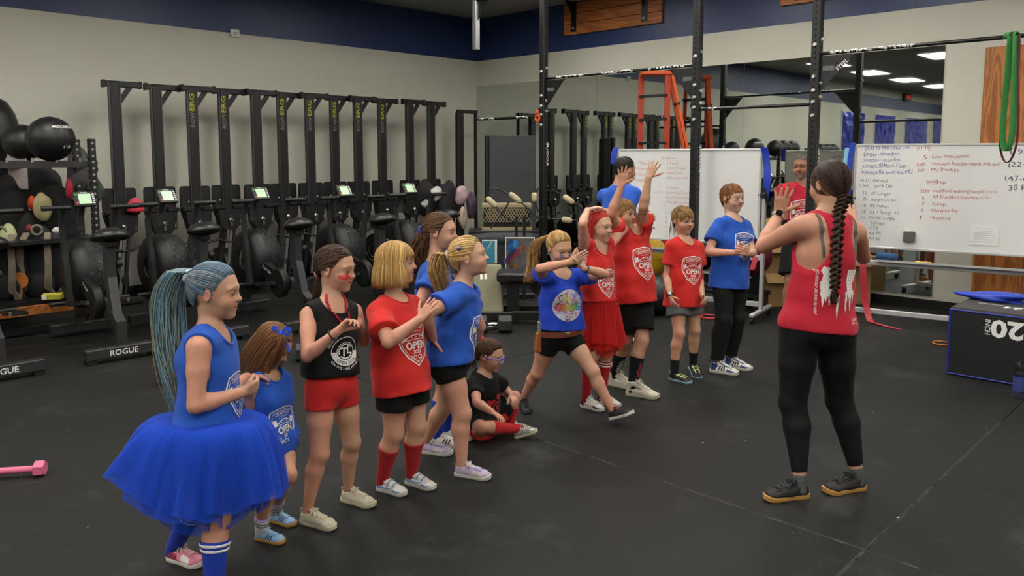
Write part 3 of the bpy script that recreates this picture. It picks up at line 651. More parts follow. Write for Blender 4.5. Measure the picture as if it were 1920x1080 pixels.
def at(x, y, d, z=None):
    """point on the ray of photo pixel (x, y) at forward distance d"""
    cp, sp_ = cos(PITCH), sin(PITCH); fw = Vector((cos(PSI)*cp, sin(PSI)*cp, -sp_)); rt = Vector((sin(PSI), -cos(PSI), 0)); up = rt.cross(fw)
    return Vector((0, 0, CAMH)) + (fw+rt*((x-960)/FOC)+up*((440-y)/FOC))*d
t = empty('coat_rack', tuple(at(826, 520, 10.2).xy)+(0,), .3, 'low black coat stand heaped with dark clothes before the last rowing machine', 'coat rack')
obj('post', MB().box((0, 0, .6), (.05, .05, 1.2)), M_black, t); obj('top_rail', MB().beam((-.45, 0, 1.15), (.45, 0, 1.15), .04, .04), M_black, t); obj('foot', MB().box((0, 0, .02), (.8, .3, .04)), M_black, t)
for i, (px, py, d, r, sd, m, lab, cat) in enumerate((
    (800, 372, 10.1, (.16, .13, .22), 1, M_cblack, 'black jacket heaped on the coat stand behind the brown haired girl', 'jacket'),
    (838, 392, 10.15, (.15, .12, .30), 2, M_cblack, 'long black coat hanging on the right of the coat stand', 'coat'),
    (818, 362, 10.0, (.07, .06, .08), 3, M_cwhite, 'small white cap on top of the dark jackets', 'cap'),
    (866, 366, 10.0, (.08, .07, .11), 4, M_cpink, 'pink and white cloth bundle on the coat stand near the corner frame', 'cloth'),
    (800, 383, 9.9, (.07, .05, .05), 5, mat('clear_plastic', '9fa3a8', .25), 'crumpled clear plastic bottle among the dark jackets', 'bottle'),
    (868, 408, 9.9, (.06, .05, .14), 6, mat('beige_cloth', 'a58f80', .8, var=.2), 'beige scarf hanging off the coat stand', 'scarf'),
    (885, 385, 10.0, (.07, .06, .16), 8, mat('plum_cloth', '3d2f3c', .85, var=.3), 'dark plum jacket hanging beside the folding mat', 'jacket'))):
    p = at(px, py, d); cloth(('jacket', 'coat', 'cap', 'cloth_bundle', 'plastic_bottle', 'scarf', 'jacket')[i], (p.x, p.y, p.z-r[2]), r, sd, m, lab, cat)
p = at(848, 455, 9.8); o = obj('red_tube', MB().tube([p+Vector((0, 0, -.35)), p, p+Vector((.0, -.05, .12))], .022, 8), mat('red_plastic', 'b8442c', .4), smooth=50); tag(o, 'thin red plastic tube sticking up behind the brown haired girl', 'tube')
# cable arms with tan foam grips
t = empty('cable_trainer', tuple(at(938, 540, 9.25).xy)+(0,), radians(-44), 'black cable trainer with bent steel arms and tan foam grips', 'trainer')
inv = Matrix.Translation(t.location) @ Matrix.Rotation(t.rotation_euler.z, 4, 'Z'); inv.invert()
def lp(x, y, d): return inv @ at(x, y, d)
def arm(pts, d, grips):
    P = [lp(x, y, d) for x, y in pts]
    a = obj('cable_arm', MB().tube(P, .010, 8), M_black, t, smooth=50)
    for (x0, y0, x1, y1) in grips:
        A, B = lp(x0, y0, d-.01), lp(x1, y1, d-.01); M_ = (A+B)/2; e1 = (B-A)*.18
        obj('foam_grip', MB().tube([A, A+e1*.5, A+e1*1.5, B-e1*1.5, B-e1*.5, B], [.014, .030, .036, .036, .030, .014], 12), M_tan, a, smooth=True)
arm([(916, 366), (918, 358), (925, 353), (933, 354), (950, 362), (976, 378), (1000, 400), (1008, 408), (1020, 408)], 9.3, [(955, 362, 977, 380)])
arm([(914, 372), (930, 387), (945, 405), (962, 415), (985, 418)], 9.2, [(912, 370, 931, 388)])
arm([(1012, 350), (1004, 362), (1005, 385), (1010, 398)], 9.35, [(1002, 361, 1002, 379)])
arm([(1036, 356), (1060, 369), (1085, 385), (1095, 395)], 9.4, [(1056, 367, 1076, 381)])
arm([(1034, 410), (1056, 411), (1080, 413)], 9.4, [(1053, 411, 1073, 414)])
arm([(955, 378), (940, 402), (920, 428)], 9.4, [])
for x in (968, 983): obj('post', MB().beam(lp(x, 405, 8.9), lp(x, 405, 8.9)*1+Vector((0, 0, .01-lp(x, 405, 8.9).z)), .035, .035), M_black, t)
obj('base', MB().box((0, 0, .03), (.78, .4, .06), ch=.01), M_black, t)
# crate
M_crate = mat('tan_plastic', '9a8a6c', .6)
p = at(950, 425, 9.9); t = empty('slatted_crate', (p.x, p.y, .72), radians(-44), 'tan lattice crate on the dark stand below the folding mat', 'crate')
obj('rim', MB().box((0, 0, .30), (.62, .3, .05), ch=.008), M_crate, t)
mb = MB()
for k in range(-7, 8):
    mb.beam((k*.035-.05, -.15, .10), (k*.035+.05, -.15, .27), .008, .010).beam((k*.035+.05, -.15, .10), (k*.035-.05, -.15, .27), .008, .010)
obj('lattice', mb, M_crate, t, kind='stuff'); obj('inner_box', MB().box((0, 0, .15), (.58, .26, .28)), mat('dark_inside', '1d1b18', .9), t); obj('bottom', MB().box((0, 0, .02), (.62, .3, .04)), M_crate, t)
p = at(950, 470, 9.9); t = empty('equipment_stand', (p.x, p.y, 0), radians(-44), 'dark steel stand carrying the tan crate, a padded roll along its front', 'stand')
for sx in (-.42, .42):
    for sy in (-.16, .16): obj('leg', MB().box((sx, sy, .34), (.05, .05, .68)), M_black, t)
obj('top', MB().box((0, 0, .70), (.95, .4, .04), ch=.005), M_black, t); obj('padded_roll', MB().tube([(-.47, -.25, .62), (-.2, -.26, .63), (.2, -.26, .63), (.47, -.25, .62)], [.06, .075, .075, .06], 14), mat('charcoal_fabric', '35373c', .7, var=.3), t, smooth=True)
M_teal = mat('turquoise_print', '2f7f94', .5, var=.2, vscale=6)
def picture(px, py, d, w_, h, lab, parts, rot=-44):
    p = at(px, py, d); t = empty('printed_board', (p.x, p.y, p.z-h/2), radians(rot), lab, 'board')
    obj('backing', MB().box((0, .006, h/2), (w_, .012, h), ch=.002), mat('white_board', 'cfd0cc', .5), t)
    for nm, x, z, ww, hh, m, rr in parts: obj(nm, MB().box((x, -.002, h/2+z), (ww, .003, hh), ry(rr)), m, t)
    return t
picture(918, 472, 9.0, .17, .27, 'turquoise printed board with a white edge behind the blonde girl', [('colour_field', -.01, .0, .14, .25, M_teal, 0), ('stripe', -.03, .02, .02, .22, mat('white_print', '', .6), .5)])
picture(975, 476, 8.8, .33, .37, 'colourful printed board behind the black bench', [('colour_field', 0, 0, .31, .35, mat('grey_print_field', '4b4a48', .6, var=.5, vscale=9), 0), ('blue_shape', -.09, .09, .1, .14, mat('blue_print', '2f78b8', .5), .3), ('red_stripe', -.08, -.03, .05, .2, mat('red_print', 'a83236', .5), .7), ('blue_stripe', -.11, -.02, .04, .2, mat('navy_print', '2d3f86', .5), .7), ('orange_spot', .04, .06, .05, .07, mat('orange_print', 'c0642c', .5), 0), ('yellow_shape', .11, -.02, .05, .08, mat('ochre_print', '9a8a3a', .5), .3), ('brown_shape', -.07, -.14, .1, .05, mat('brown_print', '8a5a34', .5), 0)])
# bench
t = empty('weight_bench', (5.62, 5.30, 0), radians(-46), 'low black padded bench on a wheeled frame behind the lunging girl', 'bench')
obj('pad', MB().box((.0, 0, .46), (.56, .34, .09), ch=.02), mat('black_vinyl', '', .35), t, smooth=40)
obj('frame', MB().box((-.12, 0, .25), (.12, .12, .36)).box((0, 0, .40), (.5, .1, .05)).beam((.05, 0, .36), (.34, .02, .12), .05, .06), M_black, t)
obj('base_rail', MB().box((0, -.14, .085), (.86, .07, .07), ch=.006), M_black, t); obj('base_rail', MB().box((0, .22, .085), (.86, .07, .07), ch=.006), M_black, t)
obj('chrome_edge', MB().box((.12, -.178, .13), (.5, .008, .012)), M_steel, t)
for s in (-.38, .36): obj('wheel', MB().cyl((s, -.19, .05), (s, -.15, .05), .05, 16), M_blackp, t, smooth=40)
# khaki sled board
M_khaki = mat('khaki_board', '77735a', .7, var=.15)
t = empty('sled_board', tuple(at(916, 588, 7.8).xy)+(0,), radians(-40), 'khaki board with two white bars printed on it, leaning beside the bench', 'sled')
obj('deck', MB().box((0, .09, .29), (.30, .04, .56), rx(-.42), ch=.02), M_khaki, t); fr_ = frame((1, 0, 0), rx(-.42) @ Vector((0, 0, 1)))
c0 = Vector((-.04, .09, .29))+fr_ @ Vector((0, .15, .0212))
for s in (-.022, .022): obj('printed_bar', MB().box(c0+fr_ @ Vector((s, 0, 0)), (.022, .002, .055), rx(-.42)), M_white, t)
obj('foot_stop', MB().box((-.13, .25, .52), (.10, .09, .09), ch=.02), mat('dull_khaki', '57544a', .8), t); obj('slot', MB().box((.03, .02, .12), (.12, .02, .05), rx(-.42)), mat('dark_inside', '1d1b18', .9), t)
p = at(893, 522, 8.6); o = obj('upright_foam_pad', MB().box((p.x, p.y, .29), (.1, .05, .58), ch=.008), mat('orange_red_plastic', 'd4481d', .5)); tag(o, 'upright orange red foam pad just behind the leaning blonde girl', 'pad')
# dumbbells
M_rubh = mat('rubber_head', '222223', .6, var=.1); M_chrome = mat('chrome', 'c9c9c9', .15, metal=1.)
def dumbbell(loc, a, L, r, m, mh, lab, hl=.36):
    t = empty('dumbbell', loc, a, lab, 'dumbbell')
    for s in (-1, 1):
        hx = [(r*cos(pi/6+k*pi/3), r*sin(pi/6+k*pi/3)) for k in range(6)]; h = L*hl; x0 = s*(L/2-h/2); c = .12*r
        mb = MB(); ring_ = [(-h/2, .86), (-h/2+c, 1), (h/2-c, 1), (h/2, .86)]
        vs = [(x0+xx, q[0]*f, q[1]*f+r*.866) for xx, f in ring_ for q in hx]
        fs = [(i*6+k, i*6+(k+1) % 6, i*6+6+(k+1) % 6, i*6+6+k) for i in range(3) for k in range(6)]+[tuple(range(5, -1, -1)), tuple(range(18, 24))]
        obj('head', mb.add(vs, fs), mh, t)
    z = r*.866; g = L/2-L*hl
    obj('handle', MB().tube([(-g-.01, 0, z), (-g*.8, 0, z), (-g*.4, 0, z), (0, 0, z), (g*.4, 0, z), (g*.8, 0, z), (g+.01, 0, z)], [.013, .015, .0175, .019, .0175, .015, .013], 12), m, t, smooth=40)
    return t
dumbbell((5.05, 5.18, 0), radians(-44), .36, .085, M_chrome, M_rubh, 'black hexagonal dumbbell with chrome handle lying before the low bench')
dumbbell((2.36, 5.62, 0), radians(-30), .34, .092, M_chrome, M_rubh, 'black hexagonal dumbbell lying behind the blue tutu')
dumbbell((3.35, 5.5, 0), radians(-30), .30, .075, M_chrome, M_rubh, 'small black dumbbell half hidden behind the toddler with the blue bow')
M_pink = mat('pink_vinyl', 'd96a8a', .4)
t = empty('dumbbell', (.86, 4.66, 0), atan2(-.14, .2), 'pink hexagonal hand weight lying on the floor at the left edge', 'dumbbell')
hx = [(.042*cos(pi/6+k*pi/3), .042*sin(pi/6+k*pi/3)) for k in range(6)]
for s in (-.26, .30):
    vs = [(s+xx, q[0]*f, q[1]*f+.037) for xx, f in ((-.025, .85), (-.018, 1), (.018, 1), (.025, .85)) for q in hx]
    obj('head', MB().add(vs, [(i*6+k, i*6+(k+1) % 6, i*6+6+(k+1) % 6, i*6+6+k) for i in range(3) for k in range(6)]+[tuple(range(5, -1, -1)), tuple(range(18, 24))]), M_pink, t)
obj('handle', MB().cyl((-.25, 0, .037), (.28, 0, .037), .017, 12), M_pink, t, smooth=40); obj('worn_patch', MB().cyl((.02, 0, .037), (.1, 0, .037), .0175, 12), mat('worn_pink', '7d4653', .6, var=.3, vscale=40), t, smooth=40)
p = at(900, 600, 7.6); t = empty('weight_plate', (p.x, p.y, 0), 0, 'thin grey rimmed weight plate lying left of the dumbbell', 'plate')
obj('disc', MB().lathe([(.03, .0), (.20, 0), (.21, .01), (.20, .03), (.03, .03), (.03, 0)], (0, 0, 0), 32, None, False), M_rubh, t, smooth=40); obj('rim', ring((0, 0, .03), .195, .007, 32, 'z'), M_steel, t, smooth=True)
# ================================================================== balls and bags behind the boys
M_ballk = mat('black_leather', '131314', .45, var=.1, bump=.05); M_bally = mat('yellow_rubber', 'd3a516', .4)
M_seam = mat('ball_seam', '0c0c0c', .7)
def ball(loc, r, m, lab, group=None, marks=False, name='medicine_ball', rot=0.):
    t = empty(name, (loc[0], loc[1], loc[2]-r), rot, lab, 'ball', group)
    o = obj('shell', MB().sphere((0, 0, r), r, 28, 18), m, t, smooth=True)
    sm = MB()
    for ax in ('x', 'y', 'z'): 
        q = ring((0, 0, r), r*.999, .003, 28, ax); sm.add(q.v, q.f)
    obj('seam', sm, M_seam if m is not M_bally else mat('dull_yellow', 'a8820f', .5), o)
    if marks:
        for s, z, h in (('MEDICINE BALL', .10, .022), ('6 LB', -.085, .028)):
            g, f = text_geo(s, .01); x0 = max(p_[0] for p_ in g)/2; kk = h/.72; vs = []
            for p_ in g:
                x = (p_[0]-x0)*kk+.02; zz = p_[1]*kk+z; yy = -sqrt(max(1e-4, (r*1.004)**2-x*x-zz*zz)); vs.append((x, yy, zz+r))
            obj('lettering', MB().add(vs, f), M_white, o)
    return t
p = at(1208, 482, 9.05); ball((p.x, p.y, p.z), .27, M_bally, 'large yellow exercise ball below the first whiteboard', name='exercise_ball')
p = at(1232, 548, 8.15); ball((p.x, p.y, .20), .20, M_ballk, 'black ball on the floor left of the boy in grey shorts')
p = at(1230, 533, 8.7); ball((p.x, p.y, .17), .17, M_ballk, 'black ball under the yellow exercise ball')
t = empty('ball_rack', tuple(at(1222, 540, 9.05).xy)+(0,), atan2(-1.53, .28), 'low black rail rack holding balls below the first whiteboard', 'rack')
for y_ in (-.16, .16): obj('rail', MB().beam((-.5, y_, .18), (1.3, y_, .18), .04, .04), M_black, t)
for x_ in (-.45, 1.25): obj('leg', MB().box((x_, 0, .09), (.04, .40, .18)), M_black, t)
M_crim = mat('maroon_canvas', '6d1420', .7, var=.15)
p = at(1412, 480, 8.3); ball((p.x, p.y, p.z), .2, M_crim, 'maroon ball on the rack behind the boy in black trousers')
p = at(1345, 470, 8.5); ball((p.x, p.y, p.z), .17, M_ballk, 'black ball on the rack between the two boys')
p = at(1312, 478, 8.55); ball((p.x, p.y, p.z), .17, M_ballk, 'black ball on the rack just right of the boy in grey shorts')
p = at(1392, 545, 8.7); t = empty('gym_bag', (p.x, p.y, 0), radians(-60), 'black gym bag with a white mark behind the boy in black trousers', 'bag')
obj('body', lump((0, 0, .26), (.27, .17, .26), 12, .08), M_cblack, t, smooth=True); obj('strap', MB().tube([(-.2, -.1, .48), (-.1, -.12, .6), (.1, -.12, .6), (.2, -.1, .48)], .014, 8), M_cblack, t, smooth=True); obj('mark', MB().text('R', FB, (.05, -.185, .33), .09, .02), M_white, t)
p = at(1330, 588, 8.0); o = obj('grip_ring', ring((p.x, p.y, .012), .09, .011, 20, 'z'), mat('red_rubber', 'b53a44', .5), smooth=True); tag(o, 'red rubber ring lying on the floor behind the boy in grey shorts', 'ring')
M_card = mat('cardboard', 'a07f52', .85, var=.08)
def carton(px, py, d, z, s, rot, lab):
    p = at(px, py, d); t = empty('cardboard_box', (p.x, p.y, z), rot, lab, 'box', 'cardboard boxes')
    obj('carton', MB().box((0, 0, s[2]/2), s, ch=.004), M_card, t)
    obj('flap', MB().box((0, -s[1]/2-.03, s[2]-.02), (s[0]*.98, .12, .006), rx(.9)), M_card, t); obj('tape', MB().box((0, 0, s[2]+.001), (s[0]*1.0, .06, .002)), mat('packing_tape', 'b89a66', .35), t)
carton(1462, 560, 8.75, 0, (.46, .36, .34), -.8, 'lower brown cardboard box behind the man in red')
carton(1462, 500, 8.75, .345, (.50, .38, .32), -.74, 'upper brown cardboard box stacked behind the man in red')
carton(1600, 560, 8.85, 0, (.34, .26, .5), -1.2, 'brown cardboard box right behind the coach, beside the long whiteboard')
# ================================================================== plyo box, bottle, ring
M_foam = mat('black_foam_cover', '141417', .55, bump=.08, bscale=200); M_piping = mat('blue_piping', '22309a', .5); M_ftop = mat('charcoal_foam_top', '3a3938', .6)
t = empty('plyo_box', (6.46, 1.72, 0), radians(0), 'black foam jump box with blue piping and an upside down 20 INCH print', 'box')
W_, D_, H_ = .76, .61, .51     # along -y, +x
obj('body', MB().box((D_/2, -W_/2, H_/2), (D_, W_, H_), ch=.012), M_foam, t)
obj('top_cover', MB().box((D_/2, -W_/2, H_+.002), (D_-.03, W_-.03, .006)), M_ftop, t)
for (a, b) in (((0, 0, 0), (0, -W_, 0)), ((0, 0, H_), (0, -W_, H_)), ((0, 0, 0), (0, 0, H_)), ((0, -W_, 0), (0, -W_, H_)), ((0, 0, H_), (D_, 0, H_))):
    off = Vector((-.0, 0, 0)); a, b = Vector(a), Vector(b)
    ins = lambda p: Vector((min(max(p.x, -.001), D_), min(max(p.y, -W_+.012), -.012), min(max(p.z, .012), H_-.012)))
    obj('piping', MB().cyl(ins(a), ins(b), .006, 6), M_piping, t)
FU = frame((0, 1, 0), (0, 0, -1))     # upside down print
obj('numeral', MB().text('20', FU, (-.0015, -.385, .455), .125, .035, align='c', width=.21), M_white, t)
obj('lettering', MB().text('INCH', frame((0, 0, -1), (0, -1, 0)), (-.0015, -.245, .40), .035, .012, width=.11), M_white, t)
obj('lettering', MB().text('24', frame((0, 1, 0), (-1, 0, 0)), (.30, -.36, H_+.0062), .09, .03), M_white, t); obj('lettering', MB().text('INCHES', frame((0, 1, 0), (-1, 0, 0)), (.34, -.20, H_+.0062), .035, .01), M_white, t)
o = obj('stretch_band', lump((6.98, 1.52, .545), (.11, .22, .05), 31, .3), M_bblue, smooth=True); tag(o, 'shiny blue bundle of bands heaped on the back of the jump box', 'band')
p = at(1918, 570, 6.3); o = obj('red_bag', lump((p.x+.12, p.y-.10, .60), (.12, .13, .11), 33, .1), mat('red_nylon', 'b0233a', .5), smooth=True); tag(o, 'red bag on the jump box at the right edge', 'bag')
t = empty('water_bottle', (6.16, 1.18, 0), 0, 'clear water bottle with dark lid standing before the jump box', 'bottle')
M_clear = mat('clear_bottle', 'dfe6f2', .08, trans=1.)
obj('body', MB().lathe([(0, .002), (.036, .002), (.039, .012), (.039, .16), (.036, .175), (.03, .188), (.03, .195), (.027, .195), (.034, .16), (.034, .012), (0, .008)], (0, 0, 0), 24, None, False), M_clear, t, smooth=40)
obj('lid', MB().lathe([(0, .192), (.036, .192), (.037, .225), (.033, .236), (0, .236)], (0, 0, 0), 20, None, False).tube([(-.03, 0, .23), (-.02, 0, .25), (.02, 0, .25), (.03, 0, .23)], .006, 6), M_blackp, t, smooth=40)
obj('label', MB().lathe([(.0396, .05), (.0396, .15)], (0, 0, 0), 24, None, False), mat('blue_label', '35437f', .5), t, smooth=True)
p = at(1766, 652, 6.9); o = obj('jump_rope', ring((p.x, p.y, .008), .075, .006, 24, 'z'), mat('orange_cord', 'c97a2a', .6), smooth=True); tag(o, 'thin orange rope coil on the floor left of the jump box', 'rope')
# ================================================================== storage rack with clothes and balls at the left
t = empty('storage_rack', (1.75, 8.35, 0), 0, 'black perforated storage rack at the left, balls on top and clothes hung on it', 'rack')
for x in (-1.9, -.5, .85):
    for y in (-.22, .22):
        u = obj('upright', MB().box((x, y, .9), (.06, .06, 1.8), ch=.004), M_black, t); h_ = obj('hole', holes(.2, 1.78, .06, .0305, .0305, .012), mat('hole_pale', '8a897f', .8), u, kind='stuff'); h_.location = (x, y, 0)
for y in (-.22, .22): obj('ball_rail', MB().beam((-1.95, y*.8, 1.56), (.9, y*.8, 1.56), .05, .06), M_grey, t)
obj('ball_rail', MB().beam((-1.95, .38, 1.56), (.9, .38, 1.56), .05, .06), M_grey, t)
for z in (.30, .85): obj('shelf', MB().box((-.5, 0, z), (2.75, .5, .03)), M_black, t)
pl_ = obj('front_board', MB().box((-.5, -.265, .235), (2.8, .02, .09), ch=.004), M_pine, t)
obj('base_rail', MB().box((-.5, -.22, .05), (2.8, .06, .06)), M_black, t)
for k in range(7): obj('peg', MB().cyl((.75-.2*k, -.2, 1.58), (.75-.2*k, -.2, 1.62), .01, 6), M_bolt, t)
p = at(95, 262, 7.3); ball((p.x, p.y, 1.59+.205), .205, M_ballk, 'black medicine ball with pale print on the right end of the rack top', 'medicine balls on the rack', True, rot=.35)
p = at(42, 262, 7.65); ball((p.x, p.y, 1.59+.175), .175, M_ballk, 'black medicine ball half hidden behind the printed one', 'medicine balls on the rack')
p = at(-28, 235, 7.9); t = empty('punching_bag', (p.x, p.y, 0), 0, 'tall black punching bag with a rounded top standing at the left edge', 'bag')
obj('shell', MB().lathe([(0, .06), (.29, .06), (.30, .12), (.30, 1.80), (.292, 1.95), (.262, 2.07), (.20, 2.18), (.11, 2.235), (0, 2.25)], (0, 0, 0), 34, None, False), M_ballk, t, smooth=True); obj('base', MB().lathe([(0, 0), (.33, 0), (.33, .05), (.2, .08), (0, .08)], (0, 0, 0), 30, None, False), M_blackp, t, smooth=40)
for z in (.6, 1.2): obj('seam', ring((0, 0, z), .301, .004, 34, 'z'), M_seam, t, smooth=True)
for q, x in enumerate((1.0, .58, .15)): ball((x, 8.35, 1.79), .19, M_ballk, 'black medicine ball on the rack, seen only in the mirror', 'balls seen only in the mirror')
for q in range(3): ball((-4.3+.42*q, 9.2, 1.75), .2, M_ballk, 'black medicine ball on the rack, seen only in the mirror', 'balls seen only in the mirror')
t2 = empty('ball_shelf', (-3.9, 9.2, 0), 0, 'black shelf by the far end of the back wall seen only in the mirror', 'shelf')
obj('top', MB().box((0, 0, 1.53), (1.6, .45, .04)), M_black, t2)
for s in (-.75, .75): obj('leg', MB().box((s, 0, .76), (.06, .4, 1.5)), M_black, t2)
def hang(px, py, d, r, seed, m, lab, cat, name, amp=.22, fr=3., extra=()):
    p = at(px, py, d); return cloth(name, (p.x, p.y, p.z-r[2]), r, seed, m, lab, cat, amp, extra, fr)
M_olive = mat('khaki_strap', '7b7160', .9, var=.25); M_dgreen = mat('camouflage_cloth', '33402b', .9, var=.6, vscale=14)
hang(148, 325, 7.9, (.12, .12, .27), 41, M_cgrey, 'dark grey hooded jacket hanging on the end of the rack', 'jacket', 'jacket')
hang(163, 312, 7.95, (.11, .10, .12), 42, M_cblack, 'black hood draped over the end of the rack', 'hood', 'jacket')
hang(176, 358, 7.95, (.09, .09, .13), 43, M_dgreen, 'dark green camouflage cloth beside the leftmost rowing machine', 'cloth', 'cloth_bundle')
hang(130, 352, 7.6, (.035, .04, .10), 44, mat('red_nylon', '', .5), 'bright red strap hanging above the leftmost green monitor', 'strap', 'strap', .1)
o = obj('paper_strip', MB().box((0, 0, .2), (.17, .01, .4), ch=.002), mat('pinkish_paper', 'a79d98', .8)); p = at(33, 316, 7.6); o.location = (p.x, p.y, p.z-.2); o.rotation_euler.z = -.6; tag(o, 'pale pinkish paper strip hanging below the rack top', 'paper')
t = hang(75, 345, 7.95, (.20, .08, .19), 45, mat('grey_board', '2f302f', .6), 'dark grey bag hanging below the printed ball', 'bag', 'bag', .06)
obj('strap', MB().tube([(-.1, 0, .34), (-.06, 0, .46), (.06, 0, .46), (.1, 0, .34)], .012, 6), M_cblack, t, smooth=True)
hang(22, 400, 7.6, (.15, .10, .30), 71, M_cblack, 'black jacket hanging on the rack above the lime towel', 'jacket', 'jacket', .18)
hang(105, 395, 7.75, (.13, .10, .27), 72, M_cblack, 'black jacket hanging on the rack right of the cream bag', 'jacket', 'jacket', .18)
hang(62, 440, 7.7, (.15, .09, .22), 73, mat('black_nylon', '0d0d11', .75, var=.15), 'black duffel hanging between the two backpacks', 'duffel', 'duffel_bag', .12)
hang(128, 420, 7.85, (.10, .10, .30), 74, M_cblack, 'long black coat hanging behind the leftmost green monitor', 'coat', 'coat', .18)
hang(80, 388, 7.55, (.075, .06, .13), 46, mat('cream_cloth', 'a39a6e', .8, var=.15), 'cream drawstring bag on the rack', 'bag', 'bag', .12)
hang(61, 382, 7.6, (.04, .05, .07), 47, mat('orange_red_plastic', '', .5), 'small orange red pouch beside the cream bag', 'pouch', 'pouch', .1)
hang(14, 452, 7.3, (.08, .06, .16), 48, mat('lime_cloth', 'a2a678', .8, var=.15), 'pale lime towel hanging at the left edge', 'towel', 'towel', .12)
def pack(px, py, d, lab, seed):
    p = at(px, py, d); t = empty('backpack', (p.x, p.y, p.z-.34), -.6, lab, 'backpack')
    obj('body', lump((0, .06, .34), (.20, .14, .36), seed, .07), mat('black_nylon', '0d0d11', .75, var=.15), t, smooth=True)
    for s in (-1, 1): obj('strap', MB().strip([((s*.09, -.02, .66), (1, 0, 0)), ((s*.115, -.12, .56), (1, 0, .1)), ((s*.12, -.13, .38), (1, 0, 0)), ((s*.10, -.12, .16), (1, 0, -.1)), ((s*.13, -.05, .05), (1, 0, 0))], .055, .02), M_olive, t, smooth=50)
    obj('haul_loop', ring((0, -.02, .69), .045, .012, 14, 'y'), M_olive, t, smooth=True); obj('pocket', lump((.0, -.07, .18), (.15, .06, .13), seed+3, .06), mat('black_nylon', '', .7), t, smooth=True)
pack(8, 505, 7.3, 'black backpack with khaki straps at the left edge, nearer the edge of the two', 51)
pack(75, 500, 7.45, 'black backpack with khaki straps left of the leftmost full air bike', 55)
hang(104, 470, 7.5, (.10, .09, .20), 57, mat('navy_nylon', '10131f', .7), 'dark navy bag hanging right of the backpacks', 'bag', 'bag', .1)
hang(55, 428, 7.45, (.03, .03, .04), 58, mat('dull_red', '7c2a28', .6), 'small dull red pouch above the backpacks', 'pouch', 'pouch', .08)
hang(107, 432, 7.3, (.045, .04, .03), 59, M_cwhite, 'small white tag bag hanging beside the green monitor mast', 'bag', 'tag_bag', .1)
p = at(40, 583, 7.3); t = empty('paddle_bat', (p.x, p.y, .33), -.6, 'orange paddle bat on the lower shelf of the rack', 'bat'); obj('blade', MB().lathe([(0, -.01), (.072, -.01), (.078, 0), (.072, .01), (0, .01)], (0, 0, .16), 20, rx(pi/2), False), mat('orange_paint', 'b5692c', .6), t); obj('handle', MB().beam((0, 0, .0), (.01, 0, .09), .024, .02), mat('tan_wood', '8a6a44', .6), t)
p = at(100, 578, 7.3); t = empty('foam_roller', (p.x, p.y, .315), -.55, 'short yellow foam block on the lower shelf of the rack', 'block'); obj('block', MB().box((0, 0, .03), (.17, .08, .06), ch=.01), mat('yellow_foam', 'b9b03a', .8), t); obj('label', MB().box((-.06, -.041, .03), (.04, .002, .04)), M_white, t)
# ================================================================== soft bodies: distance fields turned into smooth meshes
F4 = np.float32
def nv(v): v = np.asarray(v, float); return v/np.linalg.norm(v)
class Cone:
    """tapered limb from a to b; with side given, elliptical (side radius, front radius) pairs"""
    def __init__(s, a, b, ra, rb, k=.012, side=None, flat=False):
        s.a, s.b, s.k = np.array(a, float), np.array(b, float), k; s.side = None if side is None else nv(side); s.ra, s.rb, s.flat = ra, rb, flat
        m = max(np.max(ra), np.max(rb)); s.lo = np.minimum(s.a, s.b)-m; s.hi = np.maximum(s.a, s.b)+m
    def f(s, X, Y, Z):
        ba = s.b-s.a; L2 = ba@ba+1e-12
        px, py, pz = X-F4(s.a[0]), Y-F4(s.a[1]), Z-F4(s.a[2])
        t0 = (px*F4(ba[0])+py*F4(ba[1])+pz*F4(ba[2]))*F4(1/L2); t = np.clip(t0, 0, 1)
        qx, qy, qz = px-t*F4(ba[0]), py-t*F4(ba[1]), pz-t*F4(ba[2])
        if s.side is None:
            d = np.sqrt(qx*qx+qy*qy+qz*qz)-(F4(s.ra)+F4(s.rb-s.ra)*t)
        else:
            ax = ba/sqrt(L2); sd = nv(s.side-ax*(s.side@ax)); fw = np.cross(ax, sd)
            ws = qx*F4(sd[0])+qy*F4(sd[1])+qz*F4(sd[2]); wf = qx*F4(fw[0])+qy*F4(fw[1])+qz*F4(fw[2]); wa = qx*F4(ax[0])+qy*F4(ax[1])+qz*F4(ax[2])
            rs = F4(s.ra[0])+F4(s.rb[0]-s.ra[0])*t; rf = F4(s.ra[1])+F4(s.rb[1]-s.ra[1])*t; rm = np.minimum(rs, rf)
            u, v, w_ = ws/rs, wf/rf, wa/rm; k0 = np.sqrt(u*u+v*v+w_*w_); k1 = np.sqrt((u/rs)**2+(v/rf)**2+(w_/rm)**2)+F4(1e-6)
            d = np.where(k0 < .15, -rm*.8, k0*(k0-1)/k1)
        if s.flat: d = np.maximum(d, (t0-1)*F4(sqrt(L2)))
        return d
class Ell:
    def __init__(s, c, r, R=None, k=.012):
        s.c, s.r, s.k = np.array(c, float), np.array(r, float), k; s.R = np.eye(3) if R is None else np.array(R, float)   # columns = axes
        m = np.abs(s.R)@s.r; s.lo = s.c-m; s.hi = s.c+m
    def f(s, X, Y, Z):
        px, py, pz = X-F4(s.c[0]), Y-F4(s.c[1]), Z-F4(s.c[2]); k0 = 0; k1 = 0
        for i in range(3):
            a = s.R[:, i]; u = (px*F4(a[0])+py*F4(a[1])+pz*F4(a[2]))*F4(1/s.r[i]); k0 = k0+u*u; k1 = k1+(u*F4(1/s.r[i]))**2
        k0 = np.sqrt(k0); k1 = np.sqrt(k1)+F4(1e-6)
        return np.where(k0 < .1, -F4(s.r.min())*F4(.9), k0*(k0-1)/k1)
